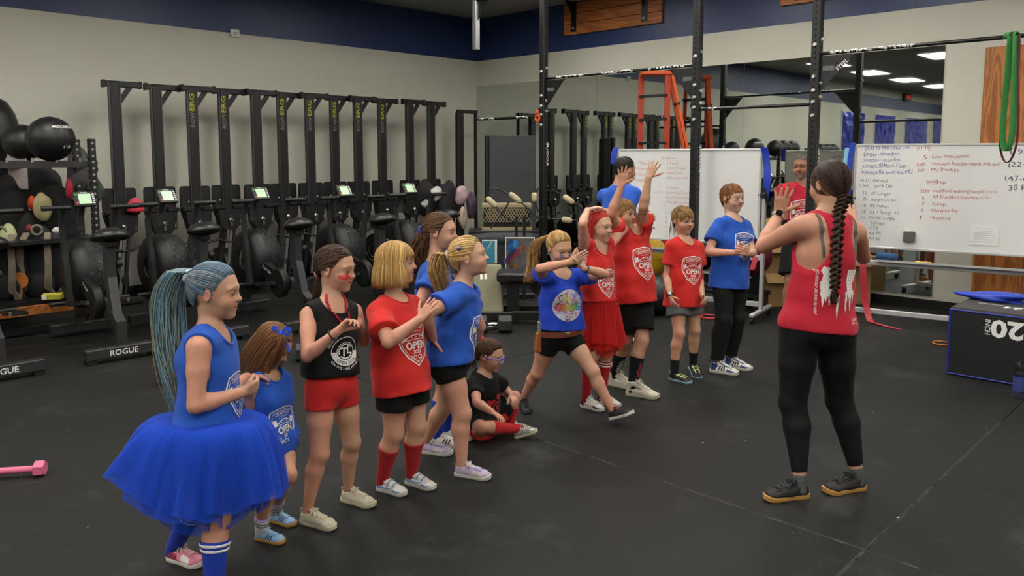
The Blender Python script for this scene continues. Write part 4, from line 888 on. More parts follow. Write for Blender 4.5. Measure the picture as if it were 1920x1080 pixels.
class Field:
    def __init__(s, lo, hi, h):
        s.h = h; s.o = np.array(lo, float); n = np.ceil((np.array(hi)-s.o)/h).astype(int)+1; s.n = n
        s.ax = [(s.o[i]+h*np.arange(n[i])).astype(F4) for i in range(3)]; s.d = np.full(n, 1., F4)
    def sl(s, lo, hi, pad):
        a = np.clip(np.floor((lo-pad-s.o)/s.h).astype(int), 0, s.n); b = np.clip(np.ceil((hi+pad-s.o)/s.h).astype(int)+1, 0, s.n)
        if np.any(b <= a): return None
        return tuple(slice(a[i], b[i]) for i in range(3))
    def grid(s, q): return s.ax[0][q[0]][:, None, None], s.ax[1][q[1]][None, :, None], s.ax[2][q[2]][None, None, :]
    def add(s, p, k=None, grow=0.):
        k = p.k if k is None else k; q = s.sl(p.lo-grow, p.hi+grow, 2.5*s.h+k)
        if q is None: return s
        e = p.f(*s.grid(q))-F4(grow); d = s.d[q]
        if k > 1e-5:
            m = np.maximum(F4(k)-np.abs(d-e), 0)/F4(k); s.d[q] = np.minimum(d, e)-m*m*F4(k*.25)
        else: s.d[q] = np.minimum(d, e)
        return s
    def sub(s, p, k=.006, grow=0.):
        q = s.sl(p.lo-grow, p.hi+grow, 2.5*s.h+k)
        if q is None: return s
        e = -(p.f(*s.grid(q))-F4(grow)); d = s.d[q]; m = np.maximum(F4(k)-np.abs(d-e), 0)/F4(k); s.d[q] = np.maximum(d, e)+m*m*F4(k*.25); return s
    def cut(s, o, n):
        X, Y, Z = s.grid((slice(None),)*3); n = nv(n); e = (X-F4(o[0]))*F4(n[0])+(Y-F4(o[1]))*F4(n[1])+(Z-F4(o[2]))*F4(n[2]); s.d = np.maximum(s.d, e); return s
    def group(s, prims, k, grow=0.):
        """union of prims among themselves first, then merged with blend k"""
        lo = np.min([p.lo for p in prims], 0)-grow; hi = np.max([p.hi for p in prims], 0)+grow; q = s.sl(lo, hi, 3*s.h+.02)
        if q is None: return s
        g = Field.__new__(Field); g.h = s.h; g.ax = [s.ax[i][q[i]] for i in range(3)]; g.o = np.array([a[0] for a in g.ax], float); g.n = np.array([len(a) for a in g.ax]); g.d = np.full(g.n, 1., F4)
        for p in prims: g.add(p, grow=grow)
        d, e = s.d[q], g.d; m = np.maximum(F4(k)-np.abs(d-e), 0)/F4(max(k, 1e-6)); s.d[q] = np.minimum(d, e)-m*m*F4(k*.25); return s
    def wrinkle(s, fn):
        w_ = np.argwhere(np.abs(s.d) < 4*s.h+.02)
        if len(w_):
            P = s.o+w_*s.h; s.d[w_[:, 0], w_[:, 1], w_[:, 2]] += fn(P).astype(F4)
        return s
    def mesh(s):
        d = s.d; occ = d < 0; nx, ny, nz = d.shape
        c = np.zeros((nx-1, ny-1, nz-1), np.int8)
        for i in (0, 1):
            for j in (0, 1):
                for k in (0, 1): c += occ[i:nx-1+i, j:ny-1+j, k:nz-1+k]
        act = (c > 0) & (c < 8); I = np.argwhere(act); idx = np.full(act.shape, -1, np.int32); idx[act] = np.arange(len(I), dtype=np.int32)
        if not len(I): return np.zeros((0, 3)), np.zeros((0, 4), int)
        cv = {}
        for i in (0, 1):
            for j in (0, 1):
                for k in (0, 1): cv[(i, j, k)] = d[I[:, 0]+i, I[:, 1]+j, I[:, 2]+k]
        acc = np.zeros((len(I), 3)); cnt = np.zeros(len(I))
        for ax in range(3):
            for u in (0, 1):
                for v in (0, 1):
                    p0 = [0, 0, 0]; p0[(ax+1) % 3] = u; p0[(ax+2) % 3] = v; p1 = list(p0); p1[ax] = 1
                    a, b = cv[tuple(p0)], cv[tuple(p1)]; m = (a < 0) != (b < 0); t = np.where(m, a/np.where(m, a-b, 1), 0)
                    pt = np.tile(np.array(p0, float), (len(I), 1)); pt[:, ax] = t; acc += pt*m[:, None]; cnt += m
        V = s.o+(I+acc/np.maximum(cnt, 1)[:, None])*s.h; Fs = []
        for ax in range(3):
            a1, a2 = (ax+1) % 3, (ax+2) % 3
            sa = [slice(1, -1)]*3; sa[ax] = slice(0, -1); sb = [slice(1, -1)]*3; sb[ax] = slice(1, None)
            A, B = occ[tuple(sa)], occ[tuple(sb)]; E = np.argwhere(A != B)
            if not len(E): continue
            inside = A[E[:, 0], E[:, 1], E[:, 2]]; off = np.ones(3, int); off[ax] = 0; P = E+off
            q = []
            for (u, v) in ((-1, -1), (0, -1), (0, 0), (-1, 0)):
                w_ = P.copy(); w_[:, a1] += u; w_[:, a2] += v; q.append(idx[w_[:, 0], w_[:, 1], w_[:, 2]])
            q = np.stack(q, 1); q[~inside] = q[~inside][:, ::-1]; Fs.append(q)
        Fq = np.concatenate(Fs); return V, Fq[(Fq >= 0).all(1)]
def np_mesh(name, V, Fq, cols=None):
    me = bpy.data.meshes.new(name); n, m = len(V), len(Fq)
    me.vertices.add(n); me.vertices.foreach_set('co', np.asarray(V, np.float32).ravel())
    me.loops.add(m*4); me.loops.foreach_set('vertex_index', np.asarray(Fq, np.int32).ravel())
    me.polygons.add(m); me.polygons.foreach_set('loop_start', np.arange(0, m*4, 4, dtype=np.int32))
    me.update(calc_edges=True); me.polygons.foreach_set('use_smooth', np.ones(m, bool))
    if cols is not None:
        a = me.color_attributes.new('tint', 'FLOAT_COLOR', 'POINT'); c = np.ones((n, 4), np.float32); c[:, :3] = cols; a.data.foreach_set('color', c.ravel())
    me.validate(); return me
def smooth_mesh(V, Fq, it=1):
    for _ in range(it):
        acc = np.zeros_like(V); cnt = np.zeros(len(V))
        for k in range(4):
            np.add.at(acc, Fq[:, k], V[Fq[:, (k+1) % 4]]); np.add.at(cnt, Fq[:, k], 1)
            np.add.at(acc, Fq[:, k], V[Fq[:, (k-1) % 4]]); np.add.at(cnt, Fq[:, k], 1)
        V = V*.4+.6*acc/np.maximum(cnt, 1)[:, None]
    return V
def folds(seed, amp, axis, n=6, kmin=18, kmax=55, along=.25):
    """cloth folds: warped waves running mostly along the given axis"""
    r = np.random.default_rng(seed); axis = nv(axis); W = []
    for _ in range(n):
        v = r.normal(size=3); v -= axis*(v@axis)*(1-along); W.append((nv(v)*r.uniform(kmin, kmax), r.uniform(0, 6), r.uniform(.4, 1), r.normal(size=3)*14, r.uniform(0, 6)))
    def fn(P):
        s = np.zeros(len(P))
        for k, ph, a, k2, p2 in W: s += a*np.sin(P@k+ph+1.4*np.sin(P@k2+p2))
        return s*amp/n*1.6
    return fn
# ================================================================== people
RTv = np.array([sin(PSI), -cos(PSI), 0.]); FWh = np.array([cos(PSI), sin(PSI), 0.]); UPz = np.array([0, 0, 1.])
_cp, _sp = cos(PITCH), sin(PITCH); FWv = FWh*_cp-UPz*_sp; UPv = np.cross(RTv, FWv); CAM = np.array([0, 0, CAMH])
def ray(u, v): return FWv+RTv*((u-960)/FOC)+UPv*((440-v)/FOC)
def ptD(u, v, d): return CAM+ray(u, v)*d
def ptz(u, v, z): r = ray(u, v); return CAM+r*((z-CAMH)/r[2])
def azv(a): a = radians(a); return -FWh*cos(a)+RTv*sin(a)        # 0 faces the camera, 90 faces the right of the picture
def solve(parent, u, v, L, sg):
    """point on the picture ray at distance L from parent; sg=+1 the farther one, -1 the nearer one"""
    r = nv(ray(u, v)); m = (parent-CAM)@r; c = CAM+r*m; q = L*L-np.sum((c-parent)**2)
    if q > 0: return c+r*sg*sqrt(q)
    return parent+nv(c-parent)*L
def ik(a, c, l1, l2, pole):
    v = c-a; d = np.linalg.norm(v); s = 1.
    if d > (l1+l2)*.998: s = d/((l1+l2)*.998); l1 *= s; l2 *= s
    x = (l1*l1-l2*l2+d*d)/(2*d); y = sqrt(max(l1*l1-x*x, 0)); u = v/d; p = pole-u*(pole@u); return a+u*x+nv(p)*y
def basis(fwd, up):
    f = nv(fwd); r = nv(np.cross(f, up)); return np.stack([r, f, np.cross(r, f)], 1)      # right, forward, up
# ---- shoes, built once in foot units and shared
_SH = {}
def shoe_geo(kind):
    if kind in _SH: return _SH[kind]
    from mathutils.bvhtree import BVHTree
    h = .017; out = {}
    # sole: lofted outline with a rounded foot print
    prof = [(-.44, .0, .055), (-.42, .0, .088), (-.36, .0, .112), (-.22, .0, .112), (-.05, .004, .108), (.10, .010, .128), (.22, .012, .145), (.31, .008, .138), (.38, .0, .112), (.425, -.008, .075), (.445, -.010, .035)]
    loop = [(c+w_, y) for y, c, w_ in prof]+[(c-w_, y) for y, c, w_ in prof[::-1]]; n = len(loop); vs, fs = [], []
    top = .095 if kind != 'low' else .085; lev = [(.0, .93), (.012, 1.0), (top-.02, 1.02), (top, 1.0), (top, .85)]
    for z, k in lev:
        for x, y in loop: t = max(0, (y-.25)/.2); vs.append((x*k, y*(.985+.015*k if k > .9 else .96), z+.035*t*t+(0 if z > .05 else .0)))
    for i in range(len(lev)-1):
        for j in range(n): fs.append((i*n+j, i*n+(j+1) % n, (i+1)*n+(j+1) % n, (i+1)*n+j))
    fs.append(tuple(range(n))[::-1]); fs.append(tuple((len(lev)-1)*n+j for j in range(n))); out['sole'] = (np.array(vs), fs)
    hi = {'low': .25, 'mid': .33, 'high': .38}[kind]
    f = Field((-.3, -.62, -.02), (.3, .62, .62), h)
    f.add(Cone((0, -.33, .12), (.012, .26, .105), (.108, .10), (.138, .075), k=.04, side=(1, 0, 0)))
    f.add(Cone((.012, .24, .10), (-.004, .35, .095), (.135, .072), (.095, .055), k=.05, side=(1, 0, 0)))
    w2 = .128 if kind == 'high' else .108; f.add(Cone((0, -.315, .10), (0, -.300, hi), (.102, .112), (w2, w2+.006), k=.03, side=(1, 0, 0)))
    f.add(Cone((0, -.24, hi-.05), (.0, .16, .155), (.098, .075), (.095, .05), k=.05, side=(1, 0, 0)))
    f.sub(Cone((0, -.29, hi-.045), (0, -.29, hi+.3), (.080, .092), (.09, .10), side=(1, 0, 0)), .015); f.cut((0, 0, .06), (0, 0, -1)); f.cut((0, 0, hi+.02), (0, -.12, 1))
    V, Q = f.mesh(); V[:, 2] += .035*np.maximum(0, (V[:, 1]-.25)/.2)**2; V = smooth_mesh(V, Q, 1); out['upper'] = (V, Q)
    bv = BVHTree.FromPolygons([tuple(v) for v in V], [tuple(map(int, q)) for q in Q])
    def on(x, y, o=.01):
        hit = bv.ray_cast(Vector((x, y, 1)), Vector((0, 0, -1))); return Vector((x, y, (hit[0].z if hit[0] is not None else .12)+o))
    y0 = -.14 if kind != 'high' else -.13
    mb = MB()                                     # tongue standing out of the opening, running down the instep
    tp = [on(0, y, .006) for y in (.20, .12, .04, -.04, y0+.02)]; tp.append(tp[-1]+Vector((0, -.035, .05))); tp.append(tp[-1]+Vector((0, -.02, .03)))
    mb.strip([(p, (1, 0, 0)) for p in tp], .115, .022); out['tongue'] = (np.array(mb.v), mb.f)
    mb = MB()
    for i in range(5):
        y = y0+.03+.072*i; w_ = .062-.003*i
        mb.tube([on(-w_, y-.012, .004), on(-w_*.5, y-.004, .02), on(0, y+.006, .026), on(w_*.5, y-.004, .02), on(w_, y-.012, .004)], .0125, 6)
    c = on(0, y0+.01, .035)
    for s_ in (-1, 1):
        mb.tube([c, c+Vector((s_*.05, .03, .035)), c+Vector((s_*.11, .05, .0)), c+Vector((s_*.12, .03, -.03)), c+Vector((s_*.05, .015, -.0)), c], .0105, 6)
        mb.tube([c, c+Vector((s_*.04, .06, .0)), c+Vector((s_*.09, .12, -.07))], .0105, 6)
    out['laces'] = (np.array(mb.v), mb.f)
    mb = MB()                                     # eyelet stays either side of the laces
    for s_ in (-1, 1): mb.strip([(on(s_*(.072-.003*i), y0+.02+.072*i, .003), (1, 0, -.5*s_)) for i in range(6)], .03, .014)
    out['eyestay'] = (np.array(mb.v), mb.f)
    mb = MB().tube([(.0, -.425, hi-.07), (0, -.45, hi-.01), (0, -.445, hi+.035), (0, -.42, hi+.02)], .016, 6); out['heel_tab'] = (np.array(mb.v), mb.f)
    _SH[kind] = out; return out
def side_piece(kind, poly, sgn):
    """flat shape (y, z in foot units) wrapped on one side of the shoe upper"""
    from mathutils.bvhtree import BVHTree
    if ('bvh', kind) not in _SH:
        V, Q = shoe_geo(kind)['upper']; _SH[('bvh', kind)] = BVHTree.FromPolygons([tuple(v) for v in V], [tuple(map(int, q)) for q in Q])
    bv = _SH[('bvh', kind)]; tri = tess(poly, .04); vs = []
    for (y, z) in tri[0]:
        h = bv.ray_cast(Vector((sgn*.4, y, z)), Vector((-sgn, 0, 0)))
        p = h[0] if h[0] is not None else Vector((sgn*.1, y, z)); vs.append((p.x+sgn*.006, y, z))
    return vs, tri[1]
def tess(poly, mx):
    from mathutils.geometry import tessellate_polygon
    P = [tuple(p) for p in poly]; T = tessellate_polygon([[Vector((x, y, 0)) for x, y in P]])
    return split_tris([(x, y) for x, y in P], [tuple(t) for t in T], mx)
def split_tris(P, T, mx):
    P = [tuple(p) for p in P]; st = list(T); out = []; mid = {}
    while st:
        t = st.pop(); es = [(sum((P[t[i]][q]-P[t[(i+1) % 3]][q])**2 for q in range(2)), i) for i in range(3)]; m, i = max(es)
        if m <= mx*mx or len(P) > 9000: out.append(t); continue
        a, b, c = t[i], t[(i+1) % 3], t[(i+2) % 3]; ke = (min(a, b), max(a, b))
        if ke not in mid: mid[ke] = len(P); P.append(tuple((P[a][q]+P[b][q])/2 for q in range(2)))
        e = mid[ke]; st += [(a, e, c), (e, b, c)]
    return P, out
def put(name, geo, M3, org, m, parent, loc, smooth=True, label=None):
    V, Fq = geo; W = np.asarray(V, float)@np.asarray(M3).T+np.asarray(org)-loc
    if isinstance(Fq, np.ndarray) and Fq.ndim == 2: o = obj(name, np_mesh(name, W, Fq), m, parent, label=label)
    else:
        mb = MB(); mb.v = [tuple(p) for p in W]; mb.f = [tuple(map(int, f)) for f in Fq]; o = obj(name, mb, m, parent, smooth=smooth, label=label)
    return o
def skin_mat():
    m = mat('skin', 'c8a088', .5, attr='tint', var=.05, vscale=35, bump=.03, bscale=220, spec=.35)
    b = m.node_tree.nodes['Principled BSDF']; b.inputs['Subsurface Weight'].default_value = .12; b.inputs['Subsurface Radius'].default_value = (.8, .3, .2); b.inputs['Subsurface Scale'].default_value = .012
    return m
M_skin = skin_mat()
M_eye = mat('eye_white', 'd8d4cc', .25); M_pupil = mat('pupil', '0a0908', .2)
def fabric(n, c, rough=.8, var=.05): return mat(n, c, rough, var=var, vscale=7, bump=.10, bscale=420, sheen=.08 if 'black' not in n else .02, spec=.25)
C_blue, C_red, C_blk = fabric('royal_blue_cotton', '2150ad'), fabric('red_cotton', 'bf2420'), fabric('black_cotton', '0c0c0e')
C_bred, C_gry, C_lyc = fabric('crimson_knit', 'b01c30'), fabric('grey_cotton', '56585b'), fabric('black_stretch', '0a0b0f', .65)
def skin(c): return np.array(lin(c))
class P: pass
def head_prims(B, c, Hh, child=True, nose=1.):
    """B columns right, forward, up; unit = head height"""
    def T(x, y, z): return c+B@(np.array([x, y, z])*Hh)
    ez = -.02 if child else 0.; A = []
    def E(x, y, z, r, k, R=None): A.append(('+', Ell(T(x, y, z), np.array(r)*Hh, B if R is None else B@R, k*Hh)))
    def C(a, b, ra, rb, k): A.append(('+', Cone(T(*a), T(*b), ra*Hh, rb*Hh, k*Hh)))
    E(0, -.05, .12, (.335, .43, .385), 0)                     # cranium
    E(0, .06, -.08, (.292, .325, .36), .10)                   # face
    E(0, .13, -.30, (.215, .215, .17), .10)                   # jaw
    E(0, .275, -.425, (.085, .075, .068), .09)                # chin
    for s in (-1, 1):
        E(s*.155, .225, -.16, (.125, .135, .125), .08)        # cheeks
        C((s*.04, .352, ez+.115), (s*.19, .30, ez+.10), .045, .04, .06)   # brow
        A.append(('-', Ell(T(s*.135, .40, ez), np.array((.10, .075, .058))*Hh, B, .05*Hh)))   # socket
        E(s*.135, .285, ez, (.092, .085, .085), .015)         # lids
        A.append(('-', Ell(T(s*.137, .385, ez-.004), np.array((.066, .075, .0225))*Hh, B, .008*Hh)))
    C((0, .345, ez+.06), (0, .40, -.11), .035, .045, .05)     # nose bridge
    E(0, .425*(.5+.5*nose), -.125, (.052, .05*nose, .042), .03)
    for s in (-1, 1): E(s*.047, .385, -.138, (.034, .04, .03), .02)
    E(0, .318, -.255, (.125, .052, .085), .05)                 # muzzle
    C((-.088, .330, -.262), (0, .366, -.243), .012, .021, .02); C((.088, .330, -.262), (0, .366, -.243), .012, .021, .02)
    C((-.075, .328, -.278), (0, .360, -.294), .012, .023, .02); C((.075, .328, -.278), (0, .360, -.294), .012, .023, .02)
    A.append(('-', Cone(T(-.09, .362, -.266), T(.09, .362, -.266), .013*Hh, .013*Hh, .012*Hh)))
    for s in (-1, 1):                                         # ears
        R = np.array(Matrix.Rotation(-s*.35, 3, 'Z') @ Matrix.Rotation(-.15, 3, 'X'))
        E(s*.335, -.045, -.03, (.032, .075, .115), .02, R)
        A.append(('-', Ell(T(s*.368, -.03, -.02), np.array((.022, .042, .07))*Hh, B@R, .02*Hh)))
    return A, ez
def hand_prims(w, dirv, nrm, L, side, curl, spread, thumb=(.9, .3)):
    """w wrist, dirv towards the knuckles, nrm = out of the palm, side=+1 thumb on +cross(dir,nrm)"""
    d = nv(dirv); n = nv(nrm-d*(nrm@d)); x = np.cross(d, n)*side; out = []
    k = L/.17; pl = .085*k
    c1 = w+d*pl*.95
    for i, xx in enumerate((.028, .0095, -.0095, -.027)):
        out.append(Cone(w+d*.012*k+x*xx*.55*k, w+d*(pl*(.98, 1.02, .99, .92)[i])+x*xx*k, .0125*k, .0105*k, .010*k))
    out.append(Cone(w, w+d*.02*k, (.020*k, .0145*k), (.022*k, .013*k), .012*k, side=x))
    lens = (.062, .070, .065, .050); tips = []
    for i in range(4):
        xx = (.028, .0095, -.0095, -.027)[i]*k; p = w+d*(pl*(.98, 1.02, .99, .92)[i])+x*xx
        sp = spread*(1.5, .5, -.5, -1.6)[i]; cu = curl[i] if isinstance(curl, (list, tuple)) else curl
        a = 0.; f0 = nv(d*cos(sp)+x*sin(sp)); r = .0088*k*(1, 1.02, .98, .88)[i]
        for j, fr in enumerate((.45, .31, .24)):
            a += cu*(.75, 1.0, .7)[j]; f = f0*cos(a)+n*sin(a); e = p+f*lens[i]*fr*k
            out.append(Cone(p, e, r, r*.90, .0035*k)); p = e; r *= .90
        tips.append((p, f, np.cross(x, f) if side > 0 else -np.cross(x, f)))
    # thumb leaves the side of the palm near its base
    ta, tc = thumb; p = w+d*.022*k+x*.018*k; f = nv(d*cos(ta)+x*sin(ta)+n*.25); r = .0115*k
    for j, ln in enumerate((.038, .031, .026)):
        e = p+f*ln*k; out.append(Cone(p, e, r, r*.88, .006*k)); p = e; r *= .88; f = nv(f+n*tc*.6-x*tc*.5+d*.1)
    tips.append((p, f, n)); return out, tips
def person(name, lab, cfg):
    g = P(); H = cfg['H']; D = cfg['D']; g.D = D; bd = cfg.get('build', 1.); g.H = H
    ch = cfg.get('child', True); rng = np.random.default_rng(cfg.get('seed', 1))
    pel = ptD(cfg['pel'][0], cfg['pel'][1], D+(cfg['pel'][2] if len(cfg['pel']) > 2 else 0)); nk = ptD(cfg['neck'][0], cfg['neck'][1], D+cfg['neck'][2])
    pel = nk+nv(pel-nk)*cfg.get('tl', .288 if ch else .305)*H
    fp, fc = azv(cfg['azp']), azv(cfg.get('azc', cfg['azp'])); sp = nv(nk-pel)
    Bp = basis(fp-sp*(fp@sp), sp); Bc = basis(fc-sp*(fc@sp), sp); rp, rc = Bp[:, 0], Bc[:, 0]; ffc = Bc[:, 1]; ffp = Bp[:, 1]
    TL = np.linalg.norm(nk-pel); g.pel, g.nk, g.sp, g.rc, g.rp, g.fc, g.fp, g.TL, g.Bc, g.Bp = pel, nk, sp, rc, rp, ffc, ffp, TL, Bc, Bp
    sw, hw = cfg.get('sw', .091)*H, cfg.get('hw', .048)*H; g.sw = sw
    sh = {}; raise_ = cfg.get('raise', (0, 0))
    for i, s in enumerate('RL'): sh[s] = nk+rc*sw*(1 if s == 'R' else -1)*(1-.12*raise_[i])-sp*(.042-.054*raise_[i])*H+ffc*cfg.get('roll', (0, 0))[i]*H
    hip = {s: pel+rp*hw*(1 if s == 'R' else -1)-sp*.02*H for s in 'RL'}
    ua, fa, hl = .165*H, .145*H, .105*H*cfg.get('hand', 1.)
    el, wr, hd = {}, {}, {}
    for s in 'RL':
        a = cfg['arm'+s]; el[s] = solve(sh[s], a[0][0], a[0][1], ua, a[0][2]); wr[s] = solve(el[s], a[1][0], a[1][1], fa, a[1][2]); hd[s] = solve(wr[s], a[2][0], a[2][1], hl*.6, a[2][2])
    an, kn, toe = {}, {}, {}
    th, sk = .245*H, .232*H; az_ = .052*H
    for s in 'RL':
        l = cfg['leg'+s]
        an[s] = ptz(l[0], l[1], l[2]*H if len(l) > 4 and l[2] else az_) if len(l) < 6 else ptD(l[0], l[1], D+l[5])
        pole = azv(l[4] if len(l) > 4 and l[4] is not None else cfg['azp'])+UPz*.02; q_ = np.linalg.norm(hip[s]-an[s])/(th+sk)*(1+cfg.get('bend', .010)); kn[s] = ik(hip[s], an[s], th*q_, sk*q_, pole); toe[s] = azv(l[3])
    if 'knee' in cfg:
        for s, q in cfg['knee'].items(): kn[s] = ptD(q[0], q[1], D+q[2])
    g.sh, g.el, g.wr, g.hip, g.kn, g.an, g.toe = sh, el, wr, hip, kn, an, toe
    Hh = cfg.get('Hh', .158*H); hc = ptD(cfg['head'][0], cfg['head'][1], D+cfg['head'][2]); ha, hp, hr = cfg['face']
    f = azv(ha)*cos(radians(hp))+UPz*sin(radians(hp)); Bh = basis(f, UPz); Bh = Bh@np.array(Matrix.Rotation(radians(hr), 3, 'Y')); g.Bh, g.hc, g.Hh = Bh, hc, Hh
    base = (an['R']+an['L'])/2 if 'base' not in cfg else ptz(*cfg['base'], 0); loc = np.array([base[0], base[1], 0.]); g.loc = loc
    root = empty('person', tuple(loc), 0, lab, 'person', cfg.get('group')); g.root = root
    # ------------ body prims
    r = lambda q: q*H*bd
    tor = [Cone(pel+rp*r(.028), pel-rp*r(.028), r(.066), r(.066), .02), Cone(pel-sp*.02*H, pel+sp*TL*.30, (r(.088), r(.070)), (r(.078), r(.060)), .03, side=rp),
           Cone(pel+sp*TL*.30, pel+sp*TL*.66, (r(.076), r(.058)), (r(.088), r(.064)), .03, side=rc+rp),
           Cone(pel+sp*TL*.62, pel+sp*TL*.86, (r(.088), r(.064)), (r(.078), r(.052)), .03, side=rc), Cone(sh['R']-rc*r(.012), sh['L']+rc*r(.012), r(.036), r(.036), .035)]
    for s in (-1, 1): tor.append(Ell(pel-ffp*r(.032)+rp*s*r(.034)-sp*r(.03), np.array([.046, .046, .05])*H*bd, Bp, .03))
    if not ch:
        for s in (-1, 1):
            if cfg.get('bust'): tor.append(Ell(pel+sp*TL*.66+ffc*r(.050)+rc*s*r(.04), np.array([.04, .035, .038])*H, Bc, .02))
    nr = cfg.get('neckr', .0315 if ch else .0335)*H; hb = hc+Bh@np.array([0, -.10, -.25])*Hh; hb2 = hc+Bh@np.array([0, -.06, -.05])*Hh
    tor += [Cone(nk-sp*.02*H, hb, nr*1.12, nr, .025), Cone(hb, hb2, nr, nr*1.1, .02), Cone(nk, sh['R']*.55+nk*.45, nr*.85, r(.026), .035), Cone(nk, sh['L']*.55+nk*.45, nr*.85, r(.026), .035)]
    g.tor = tor; arm, leg = {}, {}; tips = []
    for s in 'RL':
        ar = cfg.get('armr', 1.)
        A = [Cone(sh[s], sh[s]*.6+el[s]*.4, r(.034)*ar, r(.029)*ar, .012), Cone(sh[s]*.6+el[s]*.4, el[s], r(.029)*ar, r(.0225)*ar, .012)]
        m1 = el[s]*.72+wr[s]*.28; A += [Cone(el[s], m1, r(.0225)*ar, r(.0245)*ar, .010), Cone(m1, wr[s], r(.0245)*ar, r(.0155)*ar, .010)]
        a = cfg['arm'+s]; dv = hd[s]-wr[s]; nn = a[3]; nw = RTv*nn[0]+UPz*nn[1]-FWh*nn[2]
        sd = cfg.get('thumb'+s); 
        # thumb side: right hand, palm towards nrm -> thumb = cross(nrm, dir) for the right hand
        x = np.cross(nv(dv), nv(nw)); sgn = 1 if s == 'R' else -1
        hp_, tp = hand_prims(wr[s], dv, nw, hl*1.0, sgn if sd is None else sd, a[4], a[5], a[6] if len(a) > 6 else (.8, .3)); tips += tp; A += hp_; arm[s] = A
        th_, cf = cfg.get('legr', 1.), 1.
        K = [Cone(hip[s], hip[s]*.5+kn[s]*.5, r(.056)*th_, r(.046)*th_, .02), Cone(hip[s]*.5+kn[s]*.5, kn[s], r(.046)*th_, r(.034)*th_, .02)]
        m1 = kn[s]*.68+an[s]*.32; bk = nv(np.cross(np.cross(an[s]-kn[s], toe[s]), an[s]-kn[s])); 
        if bk@toe[s] > 0: bk = -bk
        K += [Cone(kn[s], m1+bk*.006*H, r(.033)*th_, r(.0338)*th_, .015), Cone(m1+bk*.006*H, an[s], r(.0338)*th_, r(.0190 if ch else .0160)*th_, .015), Cone(an[s], an[s]-nv(an[s]-kn[s])*(-.03*H), r(.017 if ch else .0145), r(.016 if ch else .014), .01),
              Ell(kn[s]+nv(toe[s]*.5-bk)*r(.008), np.array([1, 1, 1.2])*r(.0275)*th_, None, .02)]
        leg[s] = K
    g.arm, g.leg, g.tips = arm, leg, tips
    hpz, ez = head_prims(Bh, hc, Hh, ch, cfg.get('nose', 1.)); g.ez = ez
    allp = tor+arm['R']+arm['L']+leg['R']+leg['L']
    lo = np.min([p.lo for p in allp], 0)-.03; hi = np.max([p.hi for p in allp]+[hc+Hh*.6], 0)+.03; lo = np.minimum(lo, hc-Hh*.7)
    dist = D; h0 = cfg.get('h0', .0105)
    def fill(fl_):
        for p in tor: fl_.add(p)
        for s in 'RL': fl_.group(arm[s], .010)
        for s in 'RL': fl_.group(leg[s], .014)
        hf = [p for o, p in hpz]
        for o, p in hpz:
            if o == '+': fl_.add(p)
            else: fl_.sub(p, p.k)
        return fl_
    hh = max(.0032, min(.0048, dist*.00098)); hbx = (hc-Hh*.62, hc+Hh*.62)
    boxes = [hbx+(hh,)]
    for s in 'RL':
        pts = np.array([np.r_[p.lo, p.hi] for p in arm[s][4:]]); lo_, hi_ = pts[:, :3].min(0)-.012, pts[:, 3:].max(0)+.012; boxes.append((lo_, hi_, max(.0024, min(.0040, dist*.00078))))
    V, Q = fill(Field(lo, hi, h0)).mesh(); keep = np.ones(len(Q), bool)
    for a, b, _ in boxes:
        ins = ((V > a+h0*1.2) & (V < b-h0*1.2)).all(1); keep &= ~ins[Q].all(1)
    Vs, Qs = [V], [Q[keep]]; n0 = len(V)
    for bi, (a, b, h_) in enumerate(boxes):
        v, q = fill(Field(a, b, h_)).mesh()
        if bi == 2:                       # do not mesh the overlap of the two hand boxes twice
            a0, b0, _ = boxes[1]; ins = ((v > a0) & (v < b0)).all(1); q = q[~ins[q].all(1)]
        if bi > 0:
            ins = ((v > hbx[0]) & (v < hbx[1])).all(1); q = q[~ins[q].all(1)]
        Vs.append(v); Qs.append(q+n0); n0 += len(v)
    V = np.concatenate(Vs); Q = np.concatenate(Qs); used = np.zeros(len(V), bool); used[Q.ravel()] = True; mp = np.cumsum(used)-1; V = V[used]; Q = mp[Q]
    # ------------ colour on the skin: lips, cheeks, nails, paint, dark painted into the mouth groove
    base_c = skin(cfg.get('skin', 'd3a68c')); base_c = base_c*np.array([.80, .79, .74]); col = np.tile(base_c, (len(V), 1)); L = ((V-hc)@Bh)/Hh
    def blend(mask, c, a): nonlocal col; m = np.clip(mask, 0, 1)[:, None]*a; col = col*(1-m)+np.array(lin(c))*m
    front = L[:, 1] > .2
    for s in (-1, 1): blend(np.exp(-(((L[:, 0]-s*.17)/.09)**2+((L[:, 2]+.14)/.07)**2))*front, 'cf7f6c', .45)
    lip = (np.abs(L[:, 0])/.095)**2+((L[:, 2]+.268)/.042)**2; blend(np.clip((1.15-lip)*3, 0, 1)*(L[:, 1] > .28), cfg.get('lips', 'b5685f'), .75); blend(np.clip(1.6-np.abs(L[:, 2]+.266+.010*(L[:, 0]/.09)**2)/.009, 0, 1)*(np.abs(L[:, 0]) < .082)*(L[:, 1] > .26), '4a1f1c', .7)
    blend(np.exp(-((L[:, 2]+.13)/.05)**2-(L[:, 0]/.06)**2)*(L[:, 1] > .36), 'cf8674', .3)
    for s in (-1, 1): blend((L[:, 0]*s > .31)*1., 'c9806c', .35)
    for s in (-1, 1):                      # brows
        x = (L[:, 0]*s-.135)/.095; zc = ez+.098+.028*(1-x*x)-.02*x; blend(np.clip(1.4-np.abs(L[:, 2]-zc)/.016, 0, 1)*(np.abs(x) < 1)*front, cfg.get('brow', '6b4a34'), .7)
        x = (L[:, 0]*s-.137)/.078; zc = ez+.022*(1-x*x)+.006; blend(np.clip(1.5-np.abs(L[:, 2]-zc)/.012, 0, 1)*(np.abs(x) < 1)*front, '2b1d16', .8)
